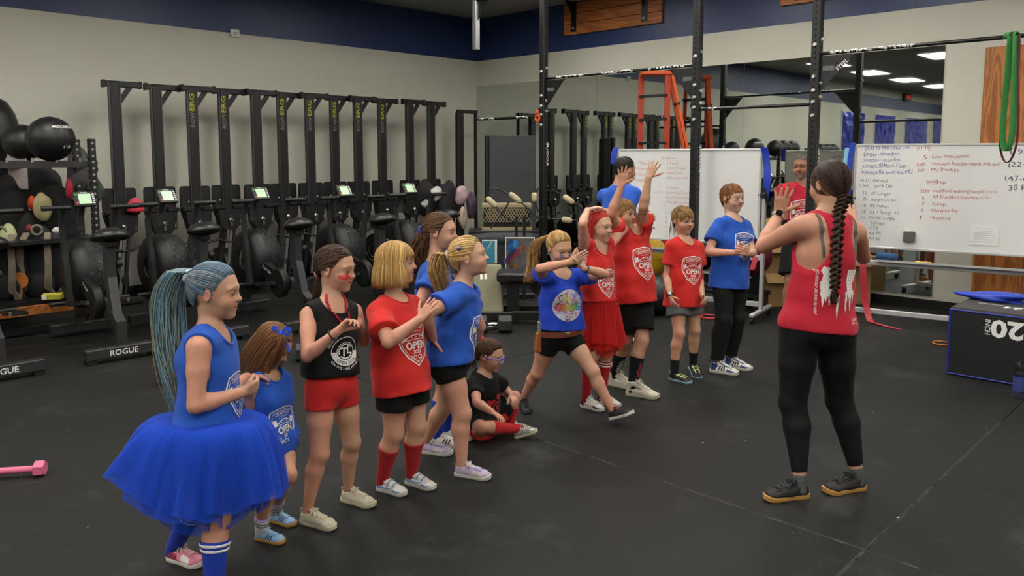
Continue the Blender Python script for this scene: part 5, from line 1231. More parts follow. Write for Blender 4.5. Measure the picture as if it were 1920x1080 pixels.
    for (x, z, rx_, rz_, c, a) in cfg.get('paint', ()): 
        q = ((L[:, 0]-x)/rx_)**4+((L[:, 2]-z)/rz_)**4+.25*np.sin(L[:, 0]*90)*np.sin(L[:, 2]*70); blend(np.clip((1-q)*4, 0, 1)*front, c, a)
    if cfg.get('stubble'): blend(((L[:, 2] < -.17-.25*(np.abs(L[:, 0])-.12)) & (L[:, 1] > -.05) & (L[:, 2] > -.55) & (lip > 1.1))*1., cfg['stubble'], .45)
    if cfg.get('nails'):
        for (p, f_, n_) in tips: blend((np.sum((V-p)**2, 1) < .0085**2)*1., cfg['nails'], .9)
    if 'fade' in cfg: blend(((L[:, 2] > cfg['fade'][1]) & (L[:, 1] < .16) & (np.linalg.norm(L*[1, .8, 1], axis=1) > .2))*np.clip((L[:, 2]-cfg['fade'][1])*9, 0, 1)*(np.abs(L[:, 0]) < .33), cfg['fade'][0], .75)
    blend(np.exp(-np.min([np.sum((V-kn[s])**2, 1) for s in 'RL'], 0)/.035**2), 'b97862', .14); blend(np.exp(-np.min([np.sum((V-el[s])**2, 1) for s in 'RL'], 0)/.03**2), 'b97862', .16)
    g.body = obj('body', np_mesh('body', V-loc, Q, col), M_skin, root)
    # ------------ eyes
    for s in (-1, 1):
        c = hc+Bh@(np.array([s*.135, .272, ez])*Hh); R_ = np.array(Bh); gz = cfg.get('gaze', (0, 0)); fwd = nv(Bh@np.array([sin(radians(gz[0])), 1, sin(radians(gz[1]))])); E = basis(fwd, Bh[:, 2])
        rr = .0885*Hh; mb = MB().sphere((0, 0, 0), rr, 18, 12); e = put('eye', (np.array(mb.v), mb.f), E, c, M_eye, root, loc)
        for nm, ra, yy, m in (('iris', .56, .90, mat('iris_'+cfg.get('iris', '5a4636'), cfg.get('iris', '5a4636'), .2)), ('pupil', .27, .99, M_pupil)):
            mb = MB(); ys = sqrt(1-ra*ra); vs = [(rr*ra*cos(2*pi*k/14), rr*(ys+.03), rr*ra*sin(2*pi*k/14)) for k in range(14)]+[(0, rr*1.035*(1 if nm == 'iris' else 1.02), 0)]
            mb.add(vs, [(k, (k+1) % 14, 14) for k in range(14)]); put(nm, (np.array(mb.v), mb.f), E, c, m, e, loc)
    return g
# ---- garments
def garment(g, name, prims, m, h=.0080, cuts=(), subs=(), wr=None, grow=0., k=None, label=None, sm=1, hollow=(), wall=.017):
    lo = np.min([p.lo for p in prims], 0)-.02-grow; hi = np.max([p.hi for p in prims], 0)+.02+grow; f = Field(lo, hi, h)
    for p in prims: f.add(p, k=k, grow=grow)
    if wr is not None: f.wrinkle(wr)
    d0 = f.d.copy() if hollow else None
    for o, n in cuts: f.cut(o, n)
    for p, gr in subs: f.sub(p, .006, gr)
    for (o, n, dep, rad) in hollow:        # open ends: leave only a thin wall of cloth near them
        X, Y, Z = f.grid((slice(None),)*3); n = nv(n); e = (X-F4(o[0]))*F4(n[0])+(Y-F4(o[1]))*F4(n[1])+(Z-F4(o[2]))*F4(n[2])
        msk = (e > -dep) & (e < .02)
        if rad: msk = msk & ((X-F4(o[0]))**2+(Y-F4(o[1]))**2+(Z-F4(o[2]))**2 < rad*rad)
        f.d = np.where(msk, np.maximum(f.d, -(d0+F4(wall))), f.d)
    V, Q = f.mesh(); V = smooth_mesh(V, Q, sm) if sm else V
    o = obj(name, np_mesh(name, V-g.loc, Q), m, g.root, label=label); o['_n'] = 0; del o['_n']; g.last = (V, Q); return o
def shirt(g, m, hem=.06, sleeve=.55, loose=.012, flare=.0, tank=False, fold=.015, name='t_shirt', seed=0, neck=.010, hemtilt=(0, 0), band=True, label=None, racer=False, over=.020, hole=1., drop=.0):
    """hem: metres below the pelvis centre along the spine; over: clearance above the garment worn below"""
    H = g.H; pel, nk, sp, TL, rc, fc = g.pel, g.nk, g.sp, g.TL, g.rc, g.fc; up = sp; q = lambda v: v*H+loose
    hc = pel-up*hem; S = g.sh; c0 = .006 if racer else max(.008, loose*.55)
    pr = [infl(p, c0) for p in g.tor[1:5]]+[infl(p, c0) for p in g.tor[-2:]]
    pr += [infl(p, max(over, c0)) for p in [g.tor[0], g.tor[5], g.tor[6]]+[g.leg[s][0] for s in 'RL']]
    pr += [Cone(pel+up*TL*.84, pel+up*TL*.60, (q(.076), q(.055)), (q(.090), q(.068)), .03, side=rc),
           Cone(pel+up*TL*.60, pel+up*TL*.25, (q(.090), q(.068)), (q(.088)+flare*.4, q(.066)+flare*.4), .03, side=rc+g.rp),
           Cone(pel+up*TL*.25, hc-up*.04, (q(.088)+flare*.4, q(.066)+flare*.4), (q(.092)+flare, q(.076)+flare), .03, side=g.rp)]
    if not tank:
        for s in 'RL':
            d = g.el[s]-g.sh[s]; e = g.sh[s]+d*sleeve; ar = g.arm[s][0].ra
            pr.append(Cone(g.sh[s]-nv(d)*.01, e, ar+c0*.8, g.arm[s][1].ra+loose*.9+.006, .02, flat=True))
    nE = Ell(nk+fc*(.020+.008*tank)*H+up*(.012-drop-.010*tank)*H, np.array([.050+.004*tank, .052+.006*tank, .056])*H, g.Bc); subs = [(nE, 0), (Cone(nk+up*.03*H, nk+up*.14, .046*H, .060*H), 0)]
    if tank:
        for s, sg in (('R', 1), ('L', -1)):
            if racer: subs.append((Ell(g.sh[s]+rc*sg*.022*H-up*.045*H, np.array([.050, .058, .095])*H, g.Bc), .004)); subs.append((Ell(nk+rc*sg*.105*H-up*.075*H-fc*.055*H, np.array([.066, .09, .108])*H, g.Bc), 0))
            else:
                subs.append((Ell(g.sh[s]+rc*sg*.034*H-up*.008*H, np.array([.040, .070, .062])*H, g.Bc), 0)); subs.append((Ell(g.sh[s]+rc*sg*.028*H+fc*.02*H*(hole-1)-up*.062*H*hole, np.array([.034, .046*(.5+.5*hole), .050*hole])*H, g.Bc), 0))
    cut = nv(up+rc*hemtilt[0]+fc*hemtilt[1])
    ax = folds(seed+int(H*100), fold, up, along=.30, kmin=14, kmax=42); an2 = folds(seed+7, fold*.8, nv(up*.6+rc*.8), kmin=10, kmax=26)
    o = garment(g, name, pr, m, cuts=[(hc, -cut)], subs=subs, wr=lambda Pt: np.minimum(ax(Pt)+an2(Pt)-fold*.3, .002), label=label, h=.0064 if g.D < 4.3 else .0078, k=.022, hollow=[(hc, -cut, .03, 0)]+([] if tank else [(g.sh[s]+(g.el[s]-g.sh[s])*sleeve, g.el[s]-g.sh[s], .022, .11*H/1.3) for s in 'RL']), wall=.0138 if g.D < 4.3 else .0165)
    from mathutils.bvhtree import BVHTree
    V, Q = g.last; g.bvh = BVHTree.FromPolygons([tuple(v) for v in V], [tuple(map(int, x)) for x in Q]); g.shirt = o
    # ribbed collar running round the neck opening
    L = (V-nE.c)@nE.R/nE.r; rad_ = np.linalg.norm(L, axis=1); near = (np.abs(rad_-1) < .09); ang = np.degrees(np.arctan2(L[:, 1], L[:, 0])) % 360; pts = []
    if racer: return o
    for k in range(36):
        mk = near & (np.abs((ang-k*10+180) % 360-180) < 8)
        if mk.sum() < 1: continue
        c_ = V[mk]; hgt = (c_-nE.c)@up+((c_-nE.c)@(rc*cos(radians(k*10))+fc*sin(radians(k*10))))*.6; pts.append(c_[np.argsort(hgt)[-3:]].mean(0))
    if len(pts) > 24:
        pts = np.array(pts); 
        for _ in range(3): pts = (np.roll(pts, 1, 0)+2*pts+np.roll(pts, -1, 0))/4
        pts = np.vstack([pts, pts[:2]]); obj('collar', MB().tube([Vector(p-g.loc) for p in pts], .0058, 8, caps=False), m, o, smooth=True)
    return o
def infl(p, q):
    import copy
    c = copy.copy(p); c.lo = p.lo-q; c.hi = p.hi+q
    if isinstance(p, Ell): c.r = p.r+q
    elif p.side is None: c.ra, c.rb = p.ra+q, p.rb+q
    else: c.ra, c.rb = tuple(v+q for v in p.ra), tuple(v+q for v in p.rb)
    return c
def seat_prims(g, loose): return [infl(g.tor[0], loose), infl(g.tor[1], loose), infl(g.tor[5], loose), infl(g.tor[6], loose)]
def shorts(g, m, frac=.35, loose=.008, name='shorts', top=.16, seed=3, fold=.003, label=None):
    H = g.H; pr = seat_prims(g, loose)
    for s in 'RL':
        e = g.hip[s]+(g.kn[s]-g.hip[s])*frac; p0 = g.leg[s][0]; r0 = p0.ra; re = r0+(p0.rb-r0)*min(1, frac*2) if frac <= .5 else p0.rb+(g.leg[s][1].rb-p0.rb)*(frac-.5)*2
        pr.append(Cone(g.hip[s], e, r0+loose, re+loose*1.8+.004, .02, flat=True))
    return garment(g, name, pr, m, cuts=[(g.pel+g.sp*g.TL*top, g.sp)], wr=folds(seed, fold, g.sp, along=.8), label=label, hollow=[(g.hip[s]+(g.kn[s]-g.hip[s])*frac, g.kn[s]-g.hip[s], .02, .13*H/1.3) for s in 'RL'] if loose > .005 else ())
def trousers(g, m, loose=.006, name='leggings', end=.97, top=.30, ank=.0, fold=.0025):
    H = g.H; pr = seat_prims(g, loose); subs = []
    for s in 'RL':
        pr += [infl(p, loose) for p in g.leg[s][:4]+g.leg[s][5:]]; d = nv(g.an[s]-g.kn[s]); L = np.linalg.norm(g.kn[s]-g.an[s])
        if ank: pr.append(Cone(g.kn[s], g.an[s]-d*.03, .036*H+loose, .028*H+ank, .02))
        subs.append((Cone(g.kn[s]+d*L*(end+.35), g.kn[s]+d*L*(end+.30), .12, .12, flat=False), 0)) if False else None
    V = None
    lo = np.min([p.lo for p in pr], 0)-.02; hi = np.max([p.hi for p in pr], 0)+.02; f = Field(lo, hi, .0085)
    f.group(pr[:4], .02)
    n = (len(pr)-4)//2
    for i, s in enumerate('RL'):
        d = nv(g.an[s]-g.kn[s]); L = np.linalg.norm(g.kn[s]-g.an[s]); q = Field(lo, hi, .0085)
        for p in pr[4+i*n:4+(i+1)*n]: q.add(p)
        q.cut(g.kn[s]+d*L*end, d); m_ = np.maximum(F4(.014)-np.abs(f.d-q.d), 0)/F4(.014); f.d = np.minimum(f.d, q.d)-m_*m_*F4(.0035)
    f.wrinkle(folds(11, fold, (0, 0, 1), along=.9)); f.cut(g.pel+g.sp*g.TL*top, g.sp)
    V, Q = f.mesh(); V = smooth_mesh(V, Q, 1); return obj(name, np_mesh(name, V-g.loc, Q), m, g.root)
def sock(g, s, m, top, loose=.0055, name='sock', stripes=(), label=None):
    """top: fraction of the shank from the ankle up"""
    K = g.leg[s][2:5]; d = nv(g.an[s]-g.kn[s]); L = np.linalg.norm(g.an[s]-g.kn[s]); e = g.an[s]-d*L*top
    o = garment(g, name, K, m, h=.006, cuts=[(e, -d)], grow=loose, sm=0, label=label)
    for i, (t, w_, mm) in enumerate(stripes):
        c = g.an[s]-d*L*t; garment2(g, 'stripe', K, mm, [(c-d*w_/2, -d), (c+d*w_/2, d)], loose+.0028, o)
    return o
def garment2(g, name, K, m, cuts, grow, parent):
    lo = np.min([p.lo for p in K], 0)-.02; hi = np.max([p.hi for p in K], 0)+.02; c = (np.array(cuts[0][0])+np.array(cuts[1][0]))/2; f = Field(np.maximum(lo, c-.08), np.minimum(hi, c+.08), .005)
    for p in K: f.add(p, grow=grow)
    for o, n in cuts: f.cut(o, n)
    V, Q = f.mesh()
    return obj(name, np_mesh(name, V-g.loc, Q), m, parent)
def shoe(g, s, kind, up, sole, lace, L=None, pitch=0., extra=(), tab=None, strap=None, label=None):
    L = L or .165*g.H; a = g.an[s]; f = nv(g.toe[s]*cos(pitch)+UPz*sin(pitch)); B = basis(f, UPz); sg = 1 if s == 'R' else -1
    org = a-B[:, 2]*(a[2] if abs(pitch) < .05 else .052*g.H)+B[:, 1]*L*.27; G = shoe_geo(kind); M3 = B*L*np.array([1.16, 1., 1.05]); M3 = M3@np.diag([-sg, 1, 1])
    def fx(V, Q): return (V, Q[:, ::-1] if isinstance(Q, np.ndarray) else [tuple(q)[::-1] for q in Q]) if sg > 0 else (V, Q)
    o = put('shoe', fx(*G['upper']), M3, org, up, g.root, g.loc, label=label); put('sole', fx(*G['sole']), M3, org, sole, o, g.loc, smooth=50)
    if strap is None: put('tongue', fx(*G['tongue']), M3, org, up, o, g.loc, smooth=40)
    put('eyestay', fx(*G['eyestay']), M3, org, tab or up, o, g.loc, smooth=40)
    if lace is not None: put('laces', fx(*G['laces']), M3, org, lace, o, g.loc)
    if tab is not None: put('heel_tab', fx(*G['heel_tab']), M3, org, tab, o, g.loc)
    for nm, poly, m in extra:
        for sd in (-1, 1):
            v, t = side_piece(kind, poly, sd); put(nm, (np.array(v), t), M3, org, m, o, g.loc)
    if strap is not None:
        mbs = MB(); bv_ = None
        side_piece(kind, [(-.1, .2), (0, .2), (-.05, .24)], 1); bv_ = _SH[('bvh', kind)]
        for y in (.10, -.04):
            pts = []
            for x in np.linspace(-.10, .10, 9):
                hit = bv_.ray_cast(Vector((x, y, 1)), Vector((0, 0, -1))); z = hit[0].z if hit[0] is not None else .15; pts.append(((x, y, z+.008), (0, 1, .4)))
            mb = MB().strip(pts, .065, .018); put('strap', (np.array(mb.v), mb.f), M3, org, strap, o, g.loc, smooth=40)
    return o
def bracelet(g, s, m, t=.10, r=.0035, k=1.12):
    c = g.wr[s]*(1-t)+g.el[s]*t; d = nv(g.el[s]-g.wr[s]); u = nv(np.cross(d, UPz)); v = np.cross(d, u); rr = .0172*g.H*k
    return obj('bracelet', MB().tube([c+(u*cos(2*pi*q/18)+v*sin(2*pi*q/18))*rr-g.loc for q in range(19)], r, 6, caps=False), m, g.root, smooth=True)
# ---- printing on shirts
def decal(g, name, P2, T, m, O, right, up, out, parent=None, mx=.011, off=.0022):
    """flat print (2D points, faces) laid on the garment, cast along -out"""
    if T and len(T[0]) != 3: raise ValueError
    P2, T = split_tris(P2, T, mx); vs = []
    for (x, y) in P2:
        o = O+right*x+up*y; h = g.bvh.ray_cast(Vector(o+out*.3), Vector(-out))
        if h[0] is None: vs.append(tuple(o-g.loc)); continue
        n = h[1]; n = n if n.dot(Vector(out)) > 0 else -n; vs.append(tuple(np.array(h[0]+n*off)-g.loc))
    mb = MB(); mb.v = vs; mb.f = T; return obj(name, mb, m, parent or g.shirt)
def txt2(s, size, x, y, width=None, bold=.015, arc=0.):
    vs, fs = text_geo(s, bold); xs_ = [p[0] for p in vs]; x0, x1 = min(xs_), max(xs_); k = size/.72; kx = k if width is None else width/(x1-x0); out = []
    for p in vs:
        u = (p[0]-(x0+x1)/2)*kx; v = p[1]*k
        if arc: out.append((x+sin(u/arc)*(arc+v), y+cos(u/arc)*(arc+v)-arc))
        else: out.append((x+u, y+v))
    T = []
    for f in fs:
        for i in range(1, len(f)-1): T.append((f[0], f[i], f[i+1]))
    return out, T
def ribbon2(pts, w_, closed=False):
    n = len(pts); vs = []; T = []
    for i, p in enumerate(pts):
        a = pts[(i-1) % n] if (closed or i > 0) else p; b = pts[(i+1) % n] if (closed or i < n-1) else p; dx, dy = b[0]-a[0], b[1]-a[1]; l = sqrt(dx*dx+dy*dy)+1e-9
        vs += [(p[0]-dy/l*w_/2, p[1]+dx/l*w_/2), (p[0]+dy/l*w_/2, p[1]-dx/l*w_/2)]
    for i in range(n if closed else n-1):
        j = (i+1) % n; T += [(2*i, 2*i+1, 2*j+1), (2*i, 2*j+1, 2*j)]
    return vs, T
def merge2(*gs):
    P_, T_ = [], []
    for a, b in gs: o = len(P_); P_ += list(a); T_ += [tuple(i+o for i in t) for t in b]
    return P_, T_
def poly2(pts): return tess(pts, 1.)
def disc2(x, y, r, n=10): return poly2([(x+r*cos(2*pi*k/n), y+r*sin(2*pi*k/n)) for k in range(n)])
def star2(x, y, r): return poly2([(x+(r if k % 2 == 0 else r*.42)*sin(pi*k/5), y+(r if k % 2 == 0 else r*.42)*cos(pi*k/5)) for k in range(10)])
def circ(x, y, r, w_, n=16): return ribbon2([(x+r*cos(2*pi*k/n), y+r*sin(2*pi*k/n)) for k in range(n)], w_, True)
M_print = mat('white_shirt_print', 'dcd6d2', .7, var=.04, vscale=40)
def open_logo(g, x, y, w_, drop=0.):
    """the shield with OPEN 2026; x right of chest centre for the viewer, y = metres along the spine from the pelvis"""
    k = w_/.2; rgt, up, out = -g.rc, g.sp, g.fc; O = g.pel+g.sp*y+rgt*x; m = M_print
    sh_ = [(-.085, .085), (-.05, .098), (0, .105), (.05, .098), (.085, .085), (.095, .03), (.09, -.03), (.06, -.085), (0, -.135), (-.06, -.085), (-.09, -.03), (-.095, .03)]
    sc = lambda q: ([(a*k, b*k) for a, b in q[0]], q[1])
    decal(g, 'shield_outline', *sc(merge2(ribbon2(sh_, .007, True), ribbon2([(a*.88, b*.88) for a, b in sh_], .0025, True))), m, O, rgt, up, out)
    decal(g, 'lettering', *sc(txt2('CROSSFIT CITY', .022, 0, .062, .125, .012, arc=.22)), m, O, rgt, up, out)
    decal(g, 'lettering', *sc(txt2('IN THE LEVEL FITNESS', .008, 0, .046, .075, .002, arc=.25)), m, O, rgt, up, out)
    decal(g, 'barbell_mark', *sc(merge2(ribbon2([(-.06, .012), (-.03, .028), (0, .033), (.03, .028), (.06, .012)], .006), ribbon2([(-.055, .004), (0, .008), (.055, .004)], .004), poly2([(-.088, .03), (-.062, .038), (-.056, .006), (-.08, -.004)]), poly2([(.088, .03), (.062, .038), (.056, .006), (.08, -.004)]), star2(-.025, .019, .006), star2(0, .021, .006), star2(.025, .019, .006))), m, O, rgt, up, out)
    decal(g, 'lettering', *sc(txt2('OPEN', .040, 0, -.043, .125, .035)), m, O, rgt, up, out); decal(g, 'lettering', *sc(txt2('2026', .019, 0, -.068, .05, .02)), m, O, rgt, up, out)
    decal(g, 'ring_mark', *sc(merge2(circ(-.016, -.088, .0105, .004), circ(.016, -.088, .0105, .004), disc2(0, -.112, .004), ribbon2([(-.05, -.08), (-.034, -.08)], .003), ribbon2([(-.046, -.09), (-.034, -.09)], .003))), m, O, rgt, up, out)
# ================================================================== hair
def hair_mat():
    m = mat('hair', '5a3a22', .55, attr='tint', spec=.3); return m
M_hair = hair_mat()
HL_A = [0, 35, 55, 68, 78, 92, 102, 115, 135, 180]; HL_Z = [.33, .32, .24, .10, -.06, -.03, .075, -.03, -.24, -.31]
def hairline(az): return np.interp(abs((az+180) % 360-180), HL_A, HL_Z)
HC, HR = np.array([0, -.05, .12]), np.array([.335, .43, .385])
def hd(az, z):
    a = radians(az)
    dz = np.clip((z-.12)/(.385 if z >= .12 else .5), -.97, .999); c = sqrt(1-dz*dz); return np.array([sin(a)*c, cos(a)*c, dz])
def hm(d, off):
    d = nv(d)
    if d[2] >= 0: return HC+HR*d*(1+off)
    ch = sqrt(d[0]**2+d[1]**2)+1e-9; k = 1-.36*d[2]**2*1.2; return np.array([HR[0]*(1+off)*k*d[0]/ch, -.05+HR[1]*(1+off)*k*d[1]/ch, .12+.5*d[2]])
def slerp(a, b, t):
    w_ = np.arccos(np.clip(a@b, -1, 1)); 
    if w_ < 1e-3: return a
    return (np.sin((1-t)*w_)*a+np.sin(t*w_)*b)/np.sin(w_)
class Hair:
    def __init__(s, g, pal, seed=0):
        s.g, s.V, s.F, s.C, s.n = g, [], [], [], 0; s.r = np.random.default_rng(seed); s.pal = [np.array(lin(c)) for c in pal]; s.cen = g.hc+g.Bh@(HC*g.Hh)
    def W(s, p): return s.g.hc+s.g.Bh@(np.asarray(p)*s.g.Hh)
    def strand(s, pts, w_, taper=.25, col=None, flat=.55, col2=None, w0=.6):
        pts = np.asarray(pts); n = len(pts); w_ = w_*.62; t = np.gradient(pts, axis=0); t /= np.linalg.norm(t, axis=1)[:, None]+1e-9; nr = pts-s.cen; nr -= t*np.sum(nr*t, 1)[:, None]; nr /= np.linalg.norm(nr, axis=1)[:, None]+1e-9; b = np.cross(t, nr)
        u = np.linspace(0, 1, n); ww = w_*np.minimum(1, w0+u*3)*np.where(u > .6, 1-(1-taper)*((u-.6)/.4)**1.5, 1)
        ring_ = [pts+b*ww[:, None], pts+nr*ww[:, None]*flat, pts-b*ww[:, None], pts-nr*ww[:, None]*flat]
        v = np.stack(ring_, 1).reshape(-1, 3); f = []
        for i in range(n-1):
            for k in range(4): f.append((i*4+k, i*4+(k+1) % 4, i*4+4+(k+1) % 4, i*4+4+k))
        f.append((3, 2, 1, 0)); e = 4*(n-1); f.append((e, e+1, e+2, e+3))
        c = col if col is not None else s.pal[s.r.integers(len(s.pal))]; c = c*s.r.uniform(.78, 1.2)
        c2 = c if col2 is None else np.asarray(col2)*s.r.uniform(.8, 1.2); cc = c[None]*(1-u[:, None])+c2[None]*u[:, None]
        s.V.append(v); s.F.append(np.array(f)+s.n); s.C.append(np.repeat(cc, 4, 0)); s.n += len(v)
    def cap(s, off=.055, face=0., lift=None, col=None, zmin=None, top=.0):
        off = .004+(off-.004)*.72
        na, nt = 72, 14; v, c = [], []; col = s.pal[0]*.8 if col is None else np.array(lin(col))
        for i in range(na):
            az = 360*i/na; z0 = hairline(az)-(zmin or 0)
            if face and abs((az+180) % 360-180) < 60: z0 -= face
            for j in range(nt+1):
                t = j/nt; z = z0+(.504-z0)*sin(t*pi/2); o = .004+(off-.004)*min(1, t*4)+.012*sin(az*.9+1.3*sin(az*.37))*min(1, 3*t)*(1-t); v.append(s.W(hm(hd(az, z), o+top*max(0, (z-.2)/.3)))); c.append(col*(1+.15*sin(az*1.7)))
        f = [(i*(nt+1)+j, ((i+1) % na)*(nt+1)+j, ((i+1) % na)*(nt+1)+j+1, i*(nt+1)+j+1) for i in range(na) for j in range(nt)]
        s.V.append(np.array(v)); s.F.append(np.array(f)+s.n); s.C.append(np.array(c)); s.n += len(v)
    def done(s, name='hair', label=None):
        V = np.concatenate(s.V); C = np.concatenate(s.C); F_ = np.concatenate(s.F)
        s.o = obj(name, np_mesh(name, V-s.g.loc, F_, C), M_hair, s.g.root, label=label); return s.o
    def roots(s, n, zmax=.49, edge=.5, azr=(-180, 180), zadd=0.):
        out = []
        for _ in range(n):
            az = s.r.uniform(*azr); z0 = hairline(az)+zadd; z = z0+(0 if s.r.random() < edge else s.r.random()**.8)*(zmax-z0); out.append((az, z))
        return out
    def pony(s, tie, tail, n=170, w_=.013, nt=90, rad=.05, wave=.012, azr=(-180, 180), off=.075, col=None, tcol=None, tcol2=None, tw=.016, loose=0, spread=None, tl=(.75, 1.05)):
        """tie = (az, z, offset); tail = world points from the tie on"""
        td = hd(tie[0], tie[1]); tp = hm(td, tie[2])
        for az, z in s.roots(int(n*1.7), azr=azr):
            d0 = hd(az, z); m = 11; jit = s.r.uniform(.6, 1.15); P_ = []; low = tie[1] < .05 and abs(az) < 112 and z < .46; dm = hd((112+s.r.normal(0, 2))*(1 if az > 0 else -1), .12+.28*max(0, z-hairline(az))/.2+s.r.uniform(0, .02))
            for i in range(m):
                t = i/(m-1); dd = slerp(d0, td, t) if not low else nv(slerp(slerp(d0, dm, t), slerp(dm, td, t), t)); p = hm(dd, off*jit*min(1, .5+t*2.5)); q = max(0, (t-.8)/.2); P_.append(s.W(p*(1-q)+tp*q))
            s.strand(P_, w_*s.g.Hh*s.r.uniform(.7, 1.3), .6, col=col(az, z) if col else None)
        tail = [np.array(p) for p in tail]; T0 = s.W(tp); ctrl = [T0]+tail
        def cv(t):
            x = t*(len(ctrl)-1); i = min(int(x), len(ctrl)-2); u = x-i; p0, p1, p2, p3 = ctrl[max(i-1, 0)], ctrl[i], ctrl[i+1], ctrl[min(i+2, len(ctrl)-1)]
            return .5*((2*p1)+(-p0+p2)*u+(2*p0-5*p1+4*p2-p3)*u*u+(-p0+3*p1-3*p2+p3)*u**3)
        for k in range(int(nt*1.8)):
            a = s.r.uniform(0, 2*pi); q = sqrt(s.r.random()); e1 = s.r.uniform(*tl); ph = s.r.uniform(0, 6, 3); P_ = []
            for i in range(12):
                t = i/11*e1; p = cv(min(t, 1)); R_ = rad*(np.interp(t, [0, .12, .45, .8, 1.05], [.25, .75, 1, .85, .55]) if spread is None else np.interp(t, *spread))
                dx = RTv*cos(a)+FWh*sin(a); p = p+dx*R_*q+(RTv*sin(t*7+ph[0])+FWh*sin(t*6+ph[1]))*wave*t
                if t > 1: p = p+(ctrl[-1]-ctrl[-2])*(t-1)
                P_.append(p)
            c = tcol[s.r.integers(len(tcol))] if tcol else None; c = None if c is None else np.array(lin(c))
            c2 = tcol2[s.r.integers(len(tcol2))] if tcol2 else None
            s.strand(P_, tw*s.g.Hh*s.r.uniform(.6, 1.3), .2, col=c, col2=None if c2 is None else np.array(lin(c2)))
        return T0
    def band(s, p, ax, r, m, th=.006):
        ax = nv(ax); u = nv(np.cross(ax, [.3, .5, .8])); v = np.cross(ax, u); mb = MB().tube([np.array(p)+(u*cos(2*pi*k/16)+v*sin(2*pi*k/16))*r-s.g.loc for k in range(17)], th, 8, caps=False)
        return obj('hair_tie', mb, m, s.g.root, smooth=True)
    def fall(s, n, zend, face=55, off=.07, w_=.016, out=.0, part=0., fringe=None, jag=.05, back=None, wave=.01, bulge=.05):
        """hair combed from a parting and hanging down; zend in head units"""
        for _ in range(int(n*1.8)):
            az = s.r.uniform(-180, 180); fr = abs(az) < face
            if fr and fringe is None: continue
            y0 = np.interp(abs(az), [0, 40, 90, 140, 180], [.24, .16, -.04, -.22, -.34])+s.r.normal(0, .03); px_ = part+s.r.normal(0, .012); d0 = nv(np.array([px_+.02*np.sign(az), (y0+.05)/.43, .95])); ze = (fringe if fr else zend)+s.r.uniform(-jag, jag)
            if back is not None and abs(az) > 120: ze = back+s.r.uniform(-jag, jag)
            zt = max(ze, .06) if not fr else ze; d1 = hd(az, max(zt, .02)); P_ = []; jit = s.r.uniform(.5, 1.2)
            for i in range(7): t = i/6; P_.append(hm(slerp(d0, d1, t), off*jit*(.5+.5*t)))
            p = P_[-1]
            if not fr:
                m = 6; dr = np.array([sin(radians(az)), cos(radians(az)), 0]); ph = s.r.uniform(0, 6)
                for i in range(1, m+1):
                    t = i/m; q = p+np.array([0, 0, (ze-p[2])*t])+dr*(bulge*sin(pi*t*.8)+out*t*t)+np.array([dr[1], -dr[0], 0])*wave*sin(t*5+ph)*t; P_.append(q)
            s.strand([s.W(q) for q in P_], w_*s.g.Hh*s.r.uniform(.7, 1.3), .35)
    def short(s, n, ln=.16, w_=.014, lift=.05, fwd=.5, crown=(0, -.35, .93), zmin=None, edge=.35, azr=(-180, 180), lnf=None, off=.012, cut=None, col=None):
        cr = nv(np.array(crown))
        for az, z in s.roots(int(n*1.6), edge=edge, azr=azr):
            if zmin is not None and z < zmin: continue
            d0 = hd(az, z+.02); t_ = d0-cr*(cr@d0); t_ = nv(t_+1e-6)*1.; g_ = d0*(d0@cr)-cr; tan = -(cr-d0*(cr@d0)); tan = nv(tan+1e-6+s.r.normal(0, .18, 3)); l = (lnf if (lnf and abs(az) < 62) else ln)*s.r.uniform(.7, 1.2); P_ = []
            for i in range(6):
                t = i/5; d = nv(d0+tan*l/.4*t); P_.append(hm(d, off+lift*sin(t*2.0)*s.r.uniform(.9, 1.1)))
            s.strand([s.W(q) for q in P_], w_*s.g.Hh*s.r.uniform(.7, 1.3), .15, col=col)
    def wisps(s, n, ln=.12, azr=(110, 250), zr=(.0, .45), w_=.004):
        for _ in range(n):
            d = hd(s.r.uniform(*azr), s.r.uniform(*zr)); p = hm(d, .06); v = nv(d+s.r.normal(0, .8, 3))*ln*s.r.uniform(.4, 1.2); b = s.r.normal(0, .05, 3)-np.array([0, 0, .05])
            s.strand([s.W(p+v*t+b*t*t) for t in np.linspace(0, 1, 5)], w_*s.g.Hh, .2)
